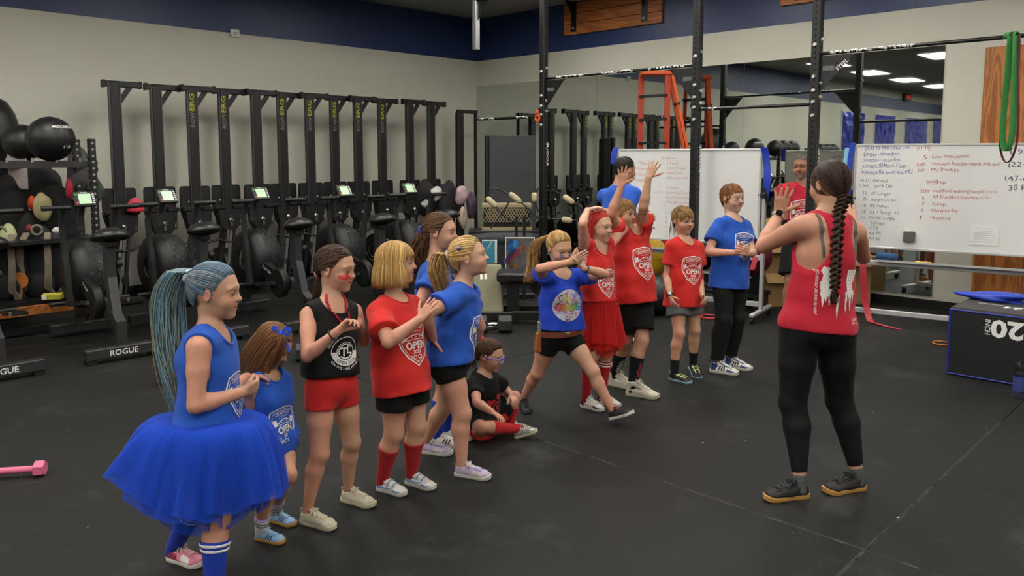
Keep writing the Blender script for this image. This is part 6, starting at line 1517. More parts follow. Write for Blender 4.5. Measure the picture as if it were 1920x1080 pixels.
def tutu(g, m, r0, r1, drop, z=0., seed=0, layers=4, sweep=(0, 0), flat=.35, ruff=.05, name='tulle_skirt', lobe=.0, lift=(0, 0)):
    """gathered tulle layers flaring from the waist"""
    rng = np.random.default_rng(seed); c0 = g.pel+g.sp*z; t = None
    for k in range(layers):
        na, nr_ = 150, 13; ph = rng.uniform(0, 6, 6); vs = []; R1 = r1*(1-.09*k)*rng.uniform(.97, 1.03); dp = drop*(1+.09*k)
        for i in range(na):
            a = 2*pi*i/na; d = g.rp*cos(a)+g.fp*sin(a); lf = max(0, d@RTv*lift[0])**1.5*lift[1]
            for j in range(nr_+1):
                u = j/nr_; w_ = (.5*sin(7*a+ph[0]+.8*sin(3*a+ph[1]))+.3*sin(15*a+ph[2])+.2*sin(27*a+ph[3]))*ruff*u**1.1; rr = r0+(R1-r0)*(u**flat if flat < 1 else u)+w_*.6+.010*sin(36*a+ph[5])*(u**.3)*(1-u*.6)*.6+lobe*sin(3*a+ph[4])*u*u
                zz = -dp*(u**(1.6 if flat < 1 else 1.05))*(1-lf)+w_*.5+.02*sin(4*a+ph[4])*u+.5*lobe*sin(2*a+ph[1])*u*u
                vs.append(c0+d*rr*np.array([1, 1, 1])+UPz*zz+RTv*sweep[0]*u*u-g.loc)
        f = [(i*(nr_+1)+j, ((i+1) % na)*(nr_+1)+j, ((i+1) % na)*(nr_+1)+j+1, i*(nr_+1)+j+1) for i in range(na) for j in range(nr_)]
        mb = MB(); mb.v = [tuple(p) for p in vs]; mb.f = f
        if t is None: t = obj(name, mb, m, g.root, smooth=True)
        else: obj('tulle_layer', mb, m, t, smooth=True)
    pts = [c0+g.rp*cos(2*pi*i/36)*r0*1.0+g.fp*sin(2*pi*i/36)*r0*.95-g.loc for i in range(37)]; obj('waistband', MB().tube(pts, .011, 8, caps=False), m, t, smooth=True)
    return t
def tulle(n, c):
    m = mat(n, c, .8, alpha=.60, sheen=.06, var=.03, vscale=4, spec=.1); return m
# ================================================================== the cast, left to right
M_sock_b, M_sock_r, M_sock_k, M_sock_w = fabric('blue_sock_knit', '18349a', .9), fabric('red_sock_knit', '9c1a20', .9), fabric('black_sock_knit', '121214', .9), fabric('white_sock_knit', 'c9c6c4', .9)
M_stripe = fabric('white_knit_stripe', 'd8d6d4', .9)
S_white, S_cream, S_gum = mat('white_rubber_sole', 'c9c6bc', .6), mat('cream_rubber_sole', 'c4bda2', .6), mat('gum_sole', 'b98a4a', .5)
def leather(n, c, r=.45): return mat(n, c, r, var=.06, vscale=20, bump=.04, bscale=150)
L_white, L_pink, L_lblue, L_cream, L_black = leather('white_leather', 'd2cec6'), leather('pink_leather', 'd07a92'), leather('light_blue_leather', '7fa6c9'), leather('cream_knit', 'b9b09a', .8), leather('black_mesh', '17171a', .7)
RELAX = (.25, .35, .4, .45); FIST = (1.0, 1.1, 1.15, 1.2)
SWOOSH = [(-.30, .17), (-.16, .115), (.02, .125), (.20, .20), (.02, .155), (-.14, .15), (-.24, .20)]
# ---- girl with blue hair and blue tutu
g = person('person', 'girl with long blue ponytail, blue tank top, blue tulle skirt and striped socks', dict(
    H=1.25, D=2.98, seed=1, pel=(388, 838), neck=(394, 618, 0), azp=88, azc=92, Hh=.212, head=(404, 546, 0), face=(93, -3, 0), build=1.06,
    armR=((366, 772, -1), (452, 736, 1), (486, 722, 1), (-.2, .3, -1), (.9, 1.0, 1.0, 1.1), .02, (.5, .5)), armL=((425, 765, 1), (462, 708, 1), (490, 712, 1), (-.1, -.2, 1), (.8, .9, 1.0, 1.0), .02, (.5, .4)),
    legR=(402, 1112, 0, 72, 85), legL=(328, 1022, 0, 68, 85), skin='cf9f86', gaze=(0, -5), iris='5f6f78', brow='7d6a56'))
shirt(g, C_blue, hem=.01, tank=True, loose=.014, seed=2, name='tank_top', flare=.012, hole=1.5)
br = garment(g, 'white_bra', [Cone(g.pel+g.sp*g.TL*.62, g.pel+g.sp*g.TL*.74, (.095*g.H, .073*g.H), (.095*g.H, .072*g.H), .02, side=g.rc)], fabric('white_rib_knit', 'c4bcb6'), cuts=[(g.pel+g.sp*g.TL*.60, -g.sp), (g.pel+g.sp*g.TL*.75, g.sp)], wr=lambda Pt: .002*np.sin((Pt@g.sp)*520))
open_logo(g, .0, .125, .15)
tutu(g, tulle('blue_tulle', '1f4ac4'), .118, .285, .285, z=.03, seed=4, sweep=(-.03, .0), ruff=.06, lobe=.035, lift=(-1, .45))
for s in 'RL':
    sock(g, s, M_sock_b, .68, stripes=((.63, .012, M_stripe), (.56, .012, M_stripe)), name='knee_sock')
    shoe(g, s, 'low', L_pink, S_white, mat('cream_lace', 'c9c2ae', .8), extra=(('white_panel', [(-.02, .12), (.16, .10), (.26, .12), (.20, .18), (.02, .22)], L_white), ('glitter_panel', [(-.38, .10), (-.12, .10), (-.10, .20), (-.34, .24)], mat('pink_glitter', 'b0476b', .25, metal=.5, var=.5, vscale=160))))
h = Hair(g, ['5d7484', '6f7c85', '767068', '466783', '868a8a', '3f5f80'], 5); h.cap(.05, col='4a5a66')
X = lambda u, v, d: ptD(u, v, g_D+d)
g_D = 2.98
tp = h.pony((180, .24, .12), [X(336, 508, .0), X(314, 560, .02), X(318, 640, .02), X(334, 715, .0), X(346, 775, -.01)], n=340, nt=230, rad=.058, wave=.02, w_=.016, tcol=['54809b', '54809b', '628a9c', '6f9096', '7d6c4c', '74654a', '476f94', '879799'], tcol2=['6fa3b5', '8f9a86', 'a8946a', '5f93ad'], tw=.020)
h.wisps(24, .14); h.done('hair', 'hair dyed blue in a long ponytail'); h.band(tp, tp-h.cen, .018, mat('white_elastic', 'd8d4d6', .7), .008)
# ---- toddler
g = person('person', 'toddler girl with a blue hair bow looking down, in a blue romper', dict(
    H=.99, D=3.36, seed=2, pel=(506, 822), neck=(497, 702, 0), azp=62, azc=60, Hh=.182, head=(514, 646, -.01), face=(72, -34, 0), build=1.10,
    armR=((468, 758, 1), (470, 800, 1), (474, 825, 1), (-1, 0, -.2), RELAX, .05), armL=((530, 762, 1), (533, 795, 1), (535, 820, 1), (-1, 0, 0), RELAX, .05),
    legR=(490, 990, 0, 70, 62), legL=(515, 957, 0, 66, 62), knee={'L': (538, 890, -.06)}, skin='cd9c82', brow='7a5636', gaze=(0, -20)))
shirt(g, C_blue, hem=.00, tank=True, loose=.012, seed=5, name='romper_top')
open_logo(g, .005, .075, .145)
shorts(g, C_blue, frac=.22, loose=.016, name='romper_shorts', fold=.004)
for s in 'RL':
    sock(g, s, M_sock_w, .30, stripes=((.12, .008, mat('grey_stripe', '6a6a72', .9)), (.19, .008, mat('grey_stripe', '', .9))), name='ankle_sock'); garment2(g, 'sock_cuff', g.leg[s][2:5], mat('lilac_knit', '9a86c0', .9), [(g.an[s]+(g.kn[s]-g.an[s])*.24, g.an[s]-g.kn[s]), (g.an[s]+(g.kn[s]-g.an[s])*.31, g.kn[s]-g.an[s])], .005, g.root)
    shoe(g, s, 'low', L_lblue, S_gum, mat('pale_lace', 'a9c3d6', .8), L=.165, extra=tuple(('side_stripe', [(-.06+.075*i, .11), (-.025+.075*i, .11), (.025+.06*i, .22), (-.005+.06*i, .22)], mat('navy_stripe', '22304f', .6)) for i in range(3)))
h = Hair(g, ['6b4526', '7d5530', '5a381e', '8a6038'], 8); h.cap(.06, col='5a3a20')
h.fall(330, -.75, face=50, off=.08, w_=.017, part=.05, jag=.14, bulge=.05, out=.03); h.fall(60, -.9, face=30, off=.07, w_=.013, part=.05, jag=.1, fringe=None)
tp = h.pony((60, .42, .12), [h.W((.30, .24, .45)), h.W((.34, .34, .2)), h.W((.30, .36, -.1)), h.W((.27, .34, -.42))], n=60, nt=26, rad=.02, wave=.006, azr=(-20, 110), tw=.014)
h.wisps(20); h.done('hair', 'long brown hair hanging forward'); 
M_bow = fabric('blue_satin', '2450d0', .35)
bw = obj('hair_bow', MB().sphere(tuple(tp-g.loc), .011, 10, 8), M_bow, g.root, smooth=True); tb = Vector(tp-g.loc)
for s, (dx, dz) in enumerate(((-.03, .022), (.034, .02))):
    q = Vector(RTv)*dx; obj('bow_loop', MB().strip([(tb, (0, .2, 1)), (tb+q*.6+Vector((0, 0, dz*1.2)), (0, .3, 1)), (tb+q*1.25+Vector((0, 0, dz)), (0, .2, 1)), (tb+q*.8+Vector((0, 0, -.004)), (0, .3, 1)), (tb, (0, .2, 1))], .016, .003), M_bow, bw, smooth=50)
    obj('bow_tail', MB().strip([(tb, (1, 0, .3)), (tb+q*.6+Vector((0, 0, -.03)), (1, 0, .3)), (tb+q*.9+Vector((0, 0, -.075)), (1, 0, .2))], .012, .003), M_bow, bw, smooth=50)
# ---- girl in the black tank
g = person('person', 'girl with red face paint, black sleeveless top and red shorts, holding her necklace', dict(
    H=1.26, D=3.57, seed=3, pel=(622, 708), neck=(622, 566, 0), azp=48, azc=42, Hh=.205, head=(630, 503, .0), face=(76, -6, 0), build=.93,
    armR=((576, 668, -1), (632, 622, -1), (664, 596, -1), (1, .1, .2), (.8, .9, 1., 1.1), .02, (.5, .5)), armL=((681, 640, 1), (673, 606, -1), (652, 590, -1), (-1, .1, -.1), (.8, .9, 1., 1.1), .02, (.5, .5)),
    legR=(577, 955, 0, 64, 55), legL=(653, 915, 0, 64, 55), skin='d2a188', brow='4a3426', lips='a8625a', paint=((.19, -.13, .115, .055, 'c2242c', .85), (.15, -.10, .05, .06, 'c2242c', .7)), gaze=(0, -2), iris='6a5340'))
shirt(g, C_blk, hem=-.035, tank=True, loose=.012, seed=8, name='tank_top')
rg, u_, ot = -g.rc, g.sp, g.fc; O = g.pel+g.sp*.150+rg*.012
def annulus(r0, r1, a0, a1, n=24): 
    P_ = [(r*cos(a0+(a1-a0)*i/n), r*sin(a0+(a1-a0)*i/n)) for i in range(n+1) for r in (r0, r1)]; return P_, [t for i in range(n) for t in ((2*i, 2*i+1, 2*i+3), (2*i, 2*i+3, 2*i+2))]
decal(g, 'ring_print', *merge2(annulus(.040, .066, pi*1.02, pi*1.98), circ(0, 0, .064, .003, 28), circ(0, 0, .041, .003, 22)), M_print, O, rg, u_, ot)
decal(g, 'monogram_print', *merge2(ribbon2([(-.03, .013), (.012, .013)], .008), ribbon2([(-.008, .010), (-.008, -.022)], .008), ribbon2([(.010, .024), (.010, -.010), (.030, -.010)], .008), annulus(.029, .035, .6, 3.6), annulus(.029, .035, 3.9, 6.0)), M_print, O, rg, u_, ot)
def arcdown(s, size, r, w_, bold): 
    vs, T = txt2(s, size, 0, 0, w_, bold); return [((r-y)*sin(x/r), -(r-y)*cos(x/r)) for x, y in vs], T
decal(g, 'lettering', *arcdown('OPEN 2024', .014, .060, .105, .008), C_blk, O, rg, u_, ot, off=.0034); decal(g, 'lettering', *arcdown('ON THE LINE FITNESS', .011, .083, .17, .004), M_print, O, rg, u_, ot)
decal(g, 'lettering', *(lambda q: ([((.072+y)*sin(x/.075-.95), (.072+y)*cos(x/.075-.95)) for x, y in q[0]], q[1]))(txt2('NORTH', .011, 0, 0, .055, .004)), M_print, O, rg, u_, ot)
shorts(g, C_red, frac=.32, loose=.004, name='shorts', fold=.003, top=.26)
from mathutils.bvhtree import BVHTree
M_seq = mat('red_sequin', 'a01c2c', .25, metal=.6, var=.5, vscale=200)
bb = BVHTree.FromPolygons([tuple(np.array(v.co)+g.loc) for v in g.body.data.vertices], [tuple(q.vertices) for q in g.body.data.polygons])
def on_chest(x, y):
    o = Vector(g.nk+g.rc*x+g.sp*y+g.fc*.4); hs = [h_[0] for h_ in (g.bvh.ray_cast(o, Vector(-g.fc)), bb.ray_cast(o, Vector(-g.fc))) if h_[0] is not None]
    p = min(hs, key=lambda q: (q-o).length) if hs else Vector(g.nk+g.rc*x+g.sp*y); return p+Vector(g.fc)*.005
mb = MB()
for sg in (-1, 1):
    ctrl = [(sg*.040, .035), (sg*.048, .005), (sg*.040, -.035), (sg*.022-.012, -.085), (-.018, -.125)]
    for i in range(4):
        for t in np.linspace(0, 1, 7, endpoint=False):
            x = ctrl[i][0]*(1-t)+ctrl[i+1][0]*t; y = ctrl[i][1]*(1-t)+ctrl[i+1][1]*t; mb.sphere(tuple(on_chest(x, y)-Vector(g.loc)), .0062, 7, 5)
obj('bead_necklace', mb, M_seq, g.root, smooth=True, kind='stuff')
bracelet(g, 'R', mat('black_cord', '151515', .7), .13)
for s in 'RL': shoe(g, s, 'low', L_cream, S_cream, mat('cream_lace', '', .8), L=.215, tab=L_cream)
h = Hair(g, ['3a261a', '46301f', '2f1f15', '553a26'], 11); h.cap(.045, col='2c1d14')
X = lambda u, v, d: ptD(u, v, 3.57+d)
tp = h.pony((180, -.22, .10), [X(592, 556, .03), X(588, 574, .04), X(585, 596, .04)], n=330, nt=60, rad=.018, wave=.006, w_=.015)
h.wisps(14, .08); h.done('hair', 'dark brown hair tied low'); h.band(tp, tp-h.cen, .016, mat('pink_elastic', 'c0616a', .7), .006)
# ---- girl with blond bob
g = person('person', 'girl with a blond bob in a big red T-shirt and red knee socks', dict(
    H=1.22, D=3.85, seed=4, pel=(758, 735), neck=(738, 562, 0), azp=55, azc=55, Hh=.208, head=(744, 492, 0), face=(86, 2, 0), build=1.10,
    armR=((728, 642, -1), (796, 592, 1), (812, 568, 1), (.6, .5, -.5), (.15, .1, .15, .2), .14, (.9, .1)), armL=((792, 640, 1), (808, 604, 1), (832, 584, 1), (.5, .3, .9), (.1, .1, .1, .1), .2, (1.0, .1)),
    legR=(718, 896, 0, 60, 55), legL=(772, 885, 0, 60, 55), skin='d3a48c', brow='9a7a50', iris='5f7486'))
shirt(g, C_red, hem=.10, sleeve=.62, loose=.020, flare=.022, seed=12)
open_logo(g, .0, .15, .18)
shorts(g, C_blk, frac=.55, loose=.012, name='shorts')
for s in 'RL':
    sock(g, s, M_sock_r, .66, name='knee_sock'); shoe(g, s, 'mid', L_white, S_white, None, L=.20, strap=mat('blue_strap', '7a98bb', .6), extra=(('blue_panel', [(-.40, .10), (-.22, .09), (-.20, .30), (-.36, .32)], leather('denim_blue_leather', '6d90b8')), ('swoosh_mark', SWOOSH, leather('denim_blue_leather', '')), ('toe_panel', [(.10, .09), (.34, .08), (.34, .13), (.12, .14)], leather('denim_blue_leather', ''))))
h = Hair(g, ['a8824a', 'b9935a', '8d6b3a', 'c7a66c', '9a7642'], 14); h.cap(.06, col='8a6a3c')
h.fall(520, -.52, face=48, off=.085, w_=.017, part=-.03, jag=.05, bulge=.06, out=.07, fringe=.10); h.wisps(26, .1); h.done('hair', 'blond chin length bob')
# ---- brown haired girl behind
g = person('person', 'brown curly haired girl in a blue T-shirt standing behind the blond girl', dict(
    H=1.34, D=4.50, seed=5, pel=(822, 648), neck=(813, 494, 0), azp=95, azc=95, Hh=.215, head=(826, 434, 0), face=(80, 0, 0),
    armR=((786, 566, -1), (800, 610, 1), (812, 630, 1), (0, 0, 1), RELAX, .05), armL=((835, 566, 1), (842, 612, 1), (846, 636, 1), (0, 0, 1), RELAX, .05),
    legR=(820, 812, 0, 70, 90), legL=(838, 800, 0, 75, 90), skin='d0a089', brow='46311f', iris='4f5a50'))
shirt(g, C_blue, hem=.09, sleeve=.60, loose=.014, flare=.012, seed=15); shorts(g, C_blk, frac=.4)
for s in 'RL': sock(g, s, M_sock_b, .7, name='knee_sock'); shoe(g, s, 'low', L_white, S_white, mat('white_lace', 'd0cdc8', .8), extra=tuple(('side_stripe', [(-.08+.085*i, .11), (-.04+.085*i, .11), (.02+.065*i, .23), (-.015+.065*i, .23)], L_black) for i in range(3)))
h = Hair(g, ['4a2f1c', '5c3c24', '3a2415', '6a4a2e'], 17); h.cap(.06, col='3a2416'); X = lambda u, v, d: ptD(u, v, 4.5+d)
tp = h.pony((185, -.02, .14), [X(792, 448, 0), X(782, 470, 0), X(788, 492, .0), X(800, 508, .02)], n=300, nt=130, rad=.058, wave=.03, w_=.017, tw=.018); h.wisps(40, .14); h.done('hair', 'brown curly hair in a low bunch'); h.band(tp, tp-h.cen, .03, mat('navy_elastic', '232a6a', .7), .010)
# ---- blonde girl leaning
g = person('person', 'blonde girl leaning forward in a blue T-shirt and black shorts, looking up', dict(
    H=1.30, D=4.13, seed=6, pel=(846, 668), neck=(866, 536, .0), azp=78, azc=82, Hh=.212, head=(880, 481, -.02), face=(88, 12, 0), build=1.07,
    armR=((797, 588, -1), (812, 632, 1), (824, 648, 1), (1, 0, -.2), (.3, .35, .35, .4), .12, (.9, .1)), armL=((900, 612, 1), (880, 655, 1), (872, 675, 1), (-1, 0, 0), RELAX, .06),
    legR=(866, 868, 0, 70, 85), legL=(798, 826, 0, 74, 85), skin='d6a890', brow='a8865c', iris='6d8296', gaze=(0, 6)))
shirt(g, C_blue, hem=.035, sleeve=.55, loose=.016, flare=.012, seed=19, hemtilt=(0, -.25)); open_logo(g, -.01, .15, .17)
shorts(g, C_blk, frac=.34, loose=.006, fold=.002)
M_lil = leather('lilac_mesh', 'a79ab0', .8)
for s in 'RL': shoe(g, s, 'low', M_lil, S_white, mat('white_lace', '', .8), L=.225, tab=leather('violet_mesh', '8d7bb0', .7), extra=(('grey_panel', [(-.02, .11), (.24, .10), (.30, .13), (.06, .20)], leather('stone_mesh', 'b3aaa4', .8)),))
h = Hair(g, ['b08a52', 'c4a26a', '98743f', 'd2b480', 'a67f48'], 21); h.cap(.045, col='9a7844'); X = lambda u, v, d: ptD(u, v, 4.13+d)
tp = h.pony((180, .13, .10), [X(826, 476, .0), X(822, 505, .0), X(826, 535, .02), X(834, 562, .03)], n=340, nt=130, rad=.05, wave=.022, w_=.016, tw=.018); h.wisps(34, .14, (90, 270), (.0, .45)); h.done('hair', 'blonde hair in a messy ponytail'); h.band(tp, tp-h.cen, .022, mat('pale_elastic', 'c8b8b0', .7), .007)
o = obj('hair_clip', MB().sphere(tuple(h.W(hm(hd(105, .26), .11))-g.loc), (.012, .012, .012), 10, 8), mat('glitter_clip', '5a6a9a', .2, metal=.7), g.root, smooth=True)
# ---- girl sitting
g = person('person', 'small girl with purple glasses sitting on the floor in a black T-shirt and red socks', dict(
    H=1.02, D=4.66, seed=7, pel=(908, 782), neck=(906, 703, -.03), azp=70, azc=62, Hh=.185, head=(919, 666, -.05), face=(70, -12, 0), build=1.05, base=(925, 800),
    armR=((894, 755, -1), (922, 772, -1), (938, 782, -1), (0, -1, .3), RELAX, .06), armL=((945, 728, 1), (958, 741, -1), (966, 752, -1), (0, -1, .2), (.5, .6, .6, .6), .05),
    legR=(968, 804, 0, 80, 60), legL=(958, 792, .03, 80, 70), knee={'R': (898, 800, -.16), 'L': (964, 745, .12)}, skin='d0a08a', brow='5a3e28', gaze=(0, -10)))
shirt(g, C_blk, hem=-.02, sleeve=.55, loose=.010, seed=23)
rg, u_, ot = -g.rc, g.sp, g.fc; O = g.pel+g.sp*g.TL*.45
M_rprint = mat('red_glitter_print', 'b3202c', .5, var=.4, vscale=120)
heart = [(.0, -.035), (.036, .0), (.03, .022), (.012, .024), (0, .010), (-.012, .024), (-.03, .022), (-.036, 0)]
decal(g, 'heart_print', *merge2(poly2([(x*.8+.005, y*.8+.045) for x, y in heart]), poly2([(x*.7-.05, y*.7+.02) for x, y in heart]), circ(.0, -.02, .034, .012, 16), disc2(0, -.02, .014)), M_rprint, O, rg, u_, ot)
shorts(g, C_red, frac=.5, loose=.010, name='shorts')
for s in 'RL':
    sock(g, s, fabric('bright_red_knit', 'b0252b', .9), .62, name='knee_sock')
shoe(g, 'R', 'low', mat('silver_glitter', '9a988e', .35, metal=.5, var=.6, vscale=140), S_cream, mat('white_lace', '', .8), L=.165, pitch=.35); shoe(g, 'L', 'low', mat('silver_glitter', '', .35), S_cream, mat('white_lace', '', .8), L=.165, pitch=.1)
M_gl = mat('purple_frame', '8f7fd0', .35); Hh = g.Hh
gl = None
for s in (-1, 1):
    pts = [h_ for h_ in [g.hc+g.Bh@(np.array([s*.145+.105*cos(2*pi*k/16), .405, g.ez-.01+.085*sin(2*pi*k/16)])*Hh)-g.loc for k in range(17)]]
    o = obj('spectacle_rim' if gl else 'spectacles', MB().tube(pts, .0034, 6, caps=False), M_gl, gl or g.root, smooth=True); gl = gl or o
    obj('temple_arm', MB().tube([g.hc+g.Bh@(np.array(p_)*Hh)-g.loc for p_ in ((s*.25, .405, .03), (s*.335, .25, .03), (s*.36, -.04, .02))], .0032, 6), M_gl, gl, smooth=True)
obj('bridge', MB().tube([g.hc+g.Bh@(np.array(p_)*Hh)-g.loc for p_ in ((-.045, .405, -.0), (0, .425, .01), (.045, .405, 0))], .0032, 6), M_gl, gl, smooth=True)
h = Hair(g, ['4a301d', '5a3c25', '3b2616'], 25); h.cap(.05, col='3a2617'); X = lambda u, v, d: ptD(u, v, 4.66+d)
tp = h.pony((180, .40, .08), [X(896, 645, .03), X(886, 670, .04), X(886, 692, .04)], n=260, nt=50, rad=.03, wave=.012, w_=.017); h.wisps(16, .1); h.done('hair', 'brown hair tied up with a red bobble')
obj('hair_bobble', MB().sphere(tuple(tp-g.loc), .017, 12, 8), M_rprint, g.root, smooth=True)
# ---- lunging girl
g = person('person', 'girl lunging in a blue T-shirt with a colourful round print, arms before her face', dict(
    H=1.26, D=4.92, seed=8, pel=(1049, 632), neck=(1052, 514, -.02), azp=22, azc=18, Hh=.205, head=(1049, 465, -.02), face=(30, -14, 4), build=.95, **{'raise': (.4, .4)},
    armR=((1012, 504, -1), (1072, 491, -1), (1094, 480, -1), (.4, .3, -.6), (.05, .08, .1, .12), .04, (.7, .1)), armL=((1134, 514, -1), (1094, 503, -1), (1084, 480, -1), (.5, .3, .6), (.05, .08, .1, .12), .06, (.8, .1)),
    legR=(982, 745, .055, 10, 15), legL=(1147, 766, .075, 48, 30), skin='d4a68c', brow='9a7a54', paint=((-.17, -.11, .07, .05, '46659a', .8), (.15, -.12, .06, .05, '46659a', .8))))
shirt(g, fabric('deep_blue_cotton', '1c3fb0'), hem=-.02, sleeve=.5, loose=.013, flare=.01, seed=28)
rg, u_, ot = -g.rc, g.sp, g.fc; O = g.pel+g.sp*g.TL*.50+rg*.012
decal(g, 'round_print', *disc2(0, 0, .098, 28), mat('pale_print', 'b9b4c6', .7, var=.3, vscale=60), O, rg, u_, ot, off=.0018)
cols = ['b04a6a', 'c9b94a', '5f9a58', 'c98a3a', '7a5aa8', '3f8aa8', 'a83a4a', 'd0c4d0', '2a2a30']; rr = random.Random(4); dots = {c: [] for c in cols}
for i in range(150):
    a, q = rr.uniform(0, 6.28), .093*sqrt(rr.random())
    x, y = q*cos(a), q*sin(a); c = rr.choice(cols); r_ = rr.uniform(.003, .0075); dots[c].append(disc2(x, y, r_, 6) if rr.random() < .6 else star2(x, y, r_*1.3))
for c in cols: decal(g, 'doodle_print', *merge2(*dots[c]), mat('print_'+c, c, .7), O, rg, u_, ot, off=.0024)['kind'] = 'stuff'
for i, (ch_, c) in enumerate(zip('1ST', ('c9b94a', 'd8cf6a', '9a7ac0'))): decal(g, 'lettering', *txt2(ch_, .040, -.036+.036*i, .022, None, .05), mat('print_'+c, c, .7), O, rg, u_, ot, off=.0032)
for i, (ch_, c) in enumerate(zip('GRADE', ('c24a6a', 'd0783a', 'c9b030', '6fa84a', '4a90b8'))): decal(g, 'lettering', *txt2(ch_, .042, -.066+.033*i, -.030, None, .05), mat('print_'+c, c, .7), O, rg, u_, ot, off=.0032)
shorts(g, C_blk, frac=.38, loose=.007)
M_belt = leather('brown_leather', '6b3520'); wc = g.pel+g.sp*.004
mb = MB(); pts = [wc+g.rp*cos(2*pi*k/32)*.106*g.H*1.02+g.fp*sin(2*pi*k/32)*.090*g.H*1.02-g.sp*.010*cos(2*pi*k/32) for k in range(33)]
blt = obj('belt', mb.strip([(p-g.loc, g.sp) for p in pts], .034, .005), M_belt, g.root, smooth=50)
obj('buckle', MB().box(tuple(wc+g.fp*.094*g.H-g.loc), (.03, .03, .03), ch=.004), mat('brass', 'b39a58', .3, metal=.9), blt)
for s in (-1, 1):
    c = wc+g.rp*s*.108*g.H; hol = obj('holster', MB().beam(c-g.sp*.0-g.loc, c-g.sp*.125+g.rp*s*.01-g.loc, .05, .03, up=tuple(g.fp), ch=.008), leather('tan_leather', '9a5a30'), blt)
    obj('toy_pistol_grip', MB().beam(c+g.sp*.0-g.loc, c+g.sp*.07+g.rp*s*.006-g.loc, .022, .018, up=tuple(g.fp), ch=.005), mat('silver_toy', 'b8b4a6', .3, metal=.7), hol)
shoe(g, 'R', 'low', L_black, L_black, mat('black_lace', '19191b', .8), L=.205, pitch=-.12); shoe(g, 'L', 'low', L_black, S_white, mat('red_dark_lace', '6a2026', .8), L=.205, pitch=.42)
bracelet(g, 'L', mat('black_cord', '', .7))
h = Hair(g, ['a27a44', 'b8925a', '8a6536', 'c4a26c'], 31); h.cap(.045, col='8f6c3c'); X = lambda u, v, d: ptD(u, v, 4.92+d)
tp = h.pony((-160, .28, .12), [X(1010, 452, .04), X(1000, 478, .05), X(998, 505, .04), X(990, 530, .03)], n=280, nt=80, rad=.036, wave=.02, w_=.016); h.wisps(24, .14); h.done('hair', 'sandy blonde hair in a high ponytail'); h.band(tp, tp-h.cen, .018, mat('tan_elastic', '9a7a58', .7), .006)
# ---- red haired girl
g = person('person', 'girl with bright red hair, hands on head, red tank top and tulle skirt', dict(
    H=1.27, D=5.18, seed=9, pel=(1120, 572), neck=(1119, 464, 0), azp=40, azc=32, Hh=.205, head=(1124, 425, 0), face=(48, 0, 0), build=.94, **{'raise': (1., 1.)},
    armR=((1092, 420, -1), (1101, 394, 1), (1122, 388, 1), (0, -1, 0), (.3, .3, .3, .3), .06), armL=((1170, 430, 1), (1141, 396, -1), (1118, 389, -1), (0, -1, 0), (.3, .3, .3, .3), .06),
    legR=(1098, 745, 0, 48, 35), legL=(1128, 738, 0, 50, 35), skin='d8ab94', brow='96603f', iris='7d93a0', lips='bb6560'))
shirt(g, C_red, hem=-.015, tank=True, loose=.012, seed=33, name='tank_top'); open_logo(g, .005, .145, .155)
tutu(g, tulle('red_tulle', 'c0211f'), .130, .185, .28, z=.02, seed=9, flat=1.3, ruff=.035)
for s in 'RL':
    sock(g, s, M_sock_r, .80, stripes=((.76, .010, M_stripe), (.70, .010, M_stripe)), name='knee_sock')
    shoe(g, s, 'mid', L_white, S_white, mat('white_lace', '', .8), L=.205, extra=(('black_panel', [(-.40, .10), (-.24, .09), (-.16, .22), (-.18, .34), (-.36, .32)], L_black), ('swoosh_mark', SWOOSH, L_pink), ('toe_panel', [(.12, .09), (.36, .08), (.36, .12), (.10, .16)], L_black)))
h = Hair(g, ['b8281e', 'c9352a', 'a02018', 'b86a4a'], 35); h.cap(.05, col='9a2018'); h.fall(230, -1.0, face=78, off=.075, w_=.017, part=.0, jag=.15, bulge=.05, out=.02); h.wisps(14); h.done('hair', 'long hair dyed bright red')
# ---- boy with arms up
g = person('person', 'boy in a red T-shirt and black shorts reaching both open hands up', dict(
    H=1.38, D=5.48, seed=10, pel=(1192, 590), neck=(1182, 438, 0), azp=42, azc=35, Hh=.212, head=(1168, 402, -.03), face=(50, 4, -6), **{'raise': (1., 1.)},
    armR=((1146, 402, -1), (1166, 346, 1), (1169, 322, 1), (0, .1, 1), (.02, .02, .02, .05), .22, (1.0, .0)), armL=((1207, 388, -1), (1216, 333, 1), (1225, 312, 1), (.2, .1, -1), (.05, .02, .1, .25), .2, (.9, .0)), thumbR=None,
    legR=(1151, 704, 0, 52, 40), legL=(1186, 722, 0, 62, 40), skin='c99a80', brow='7a5a38'))
shirt(g, C_red, hem=.08, sleeve=.45, loose=.020, flare=.02, seed=38); open_logo(g, .005, .20, .19)
shorts(g, C_blk, frac=.78, loose=.018, name='long_shorts')
for s in 'RL':
    so = sock(g, s, M_sock_k, .62, name='crew_sock'); shoe(g, s, 'high', leather('off_white_leather', 'c2bba8'), S_cream, mat('cream_lace', '', .8), L=.265, extra=(('swoosh_mark', SWOOSH, leather('bone_leather', 'a9a394')),))
    V, Q = g.last
from mathutils.bvhtree import BVHTree
def sock_print(g, s, P2, T, m, tfrac, face_az, vert):
    K = g.leg[s][2:5]; lo = np.min([p.lo for p in K], 0)-.02; hi = np.max([p.hi for p in K], 0)+.02; f = Field(lo, hi, .006)
    for p in K: f.add(p, grow=.0035)
    V, Q = f.mesh(); g.bvh = BVHTree.FromPolygons([tuple(v) for v in V], [tuple(map(int, q)) for q in Q]); d = nv(g.kn[s]-g.an[s]); out = azv(face_az); out = nv(out-d*(out@d)); rt_ = nv(np.cross(d, out)); c = g.an[s]+(g.kn[s]-g.an[s])*tfrac
    if vert: decal(g, 'sock_print', P2, T, m, c, d*vert, nv(np.cross(out, d*vert)), out, parent=g.root)
    else: decal(g, 'sock_print', P2, T, m, c, rt_, d, out, parent=g.root)
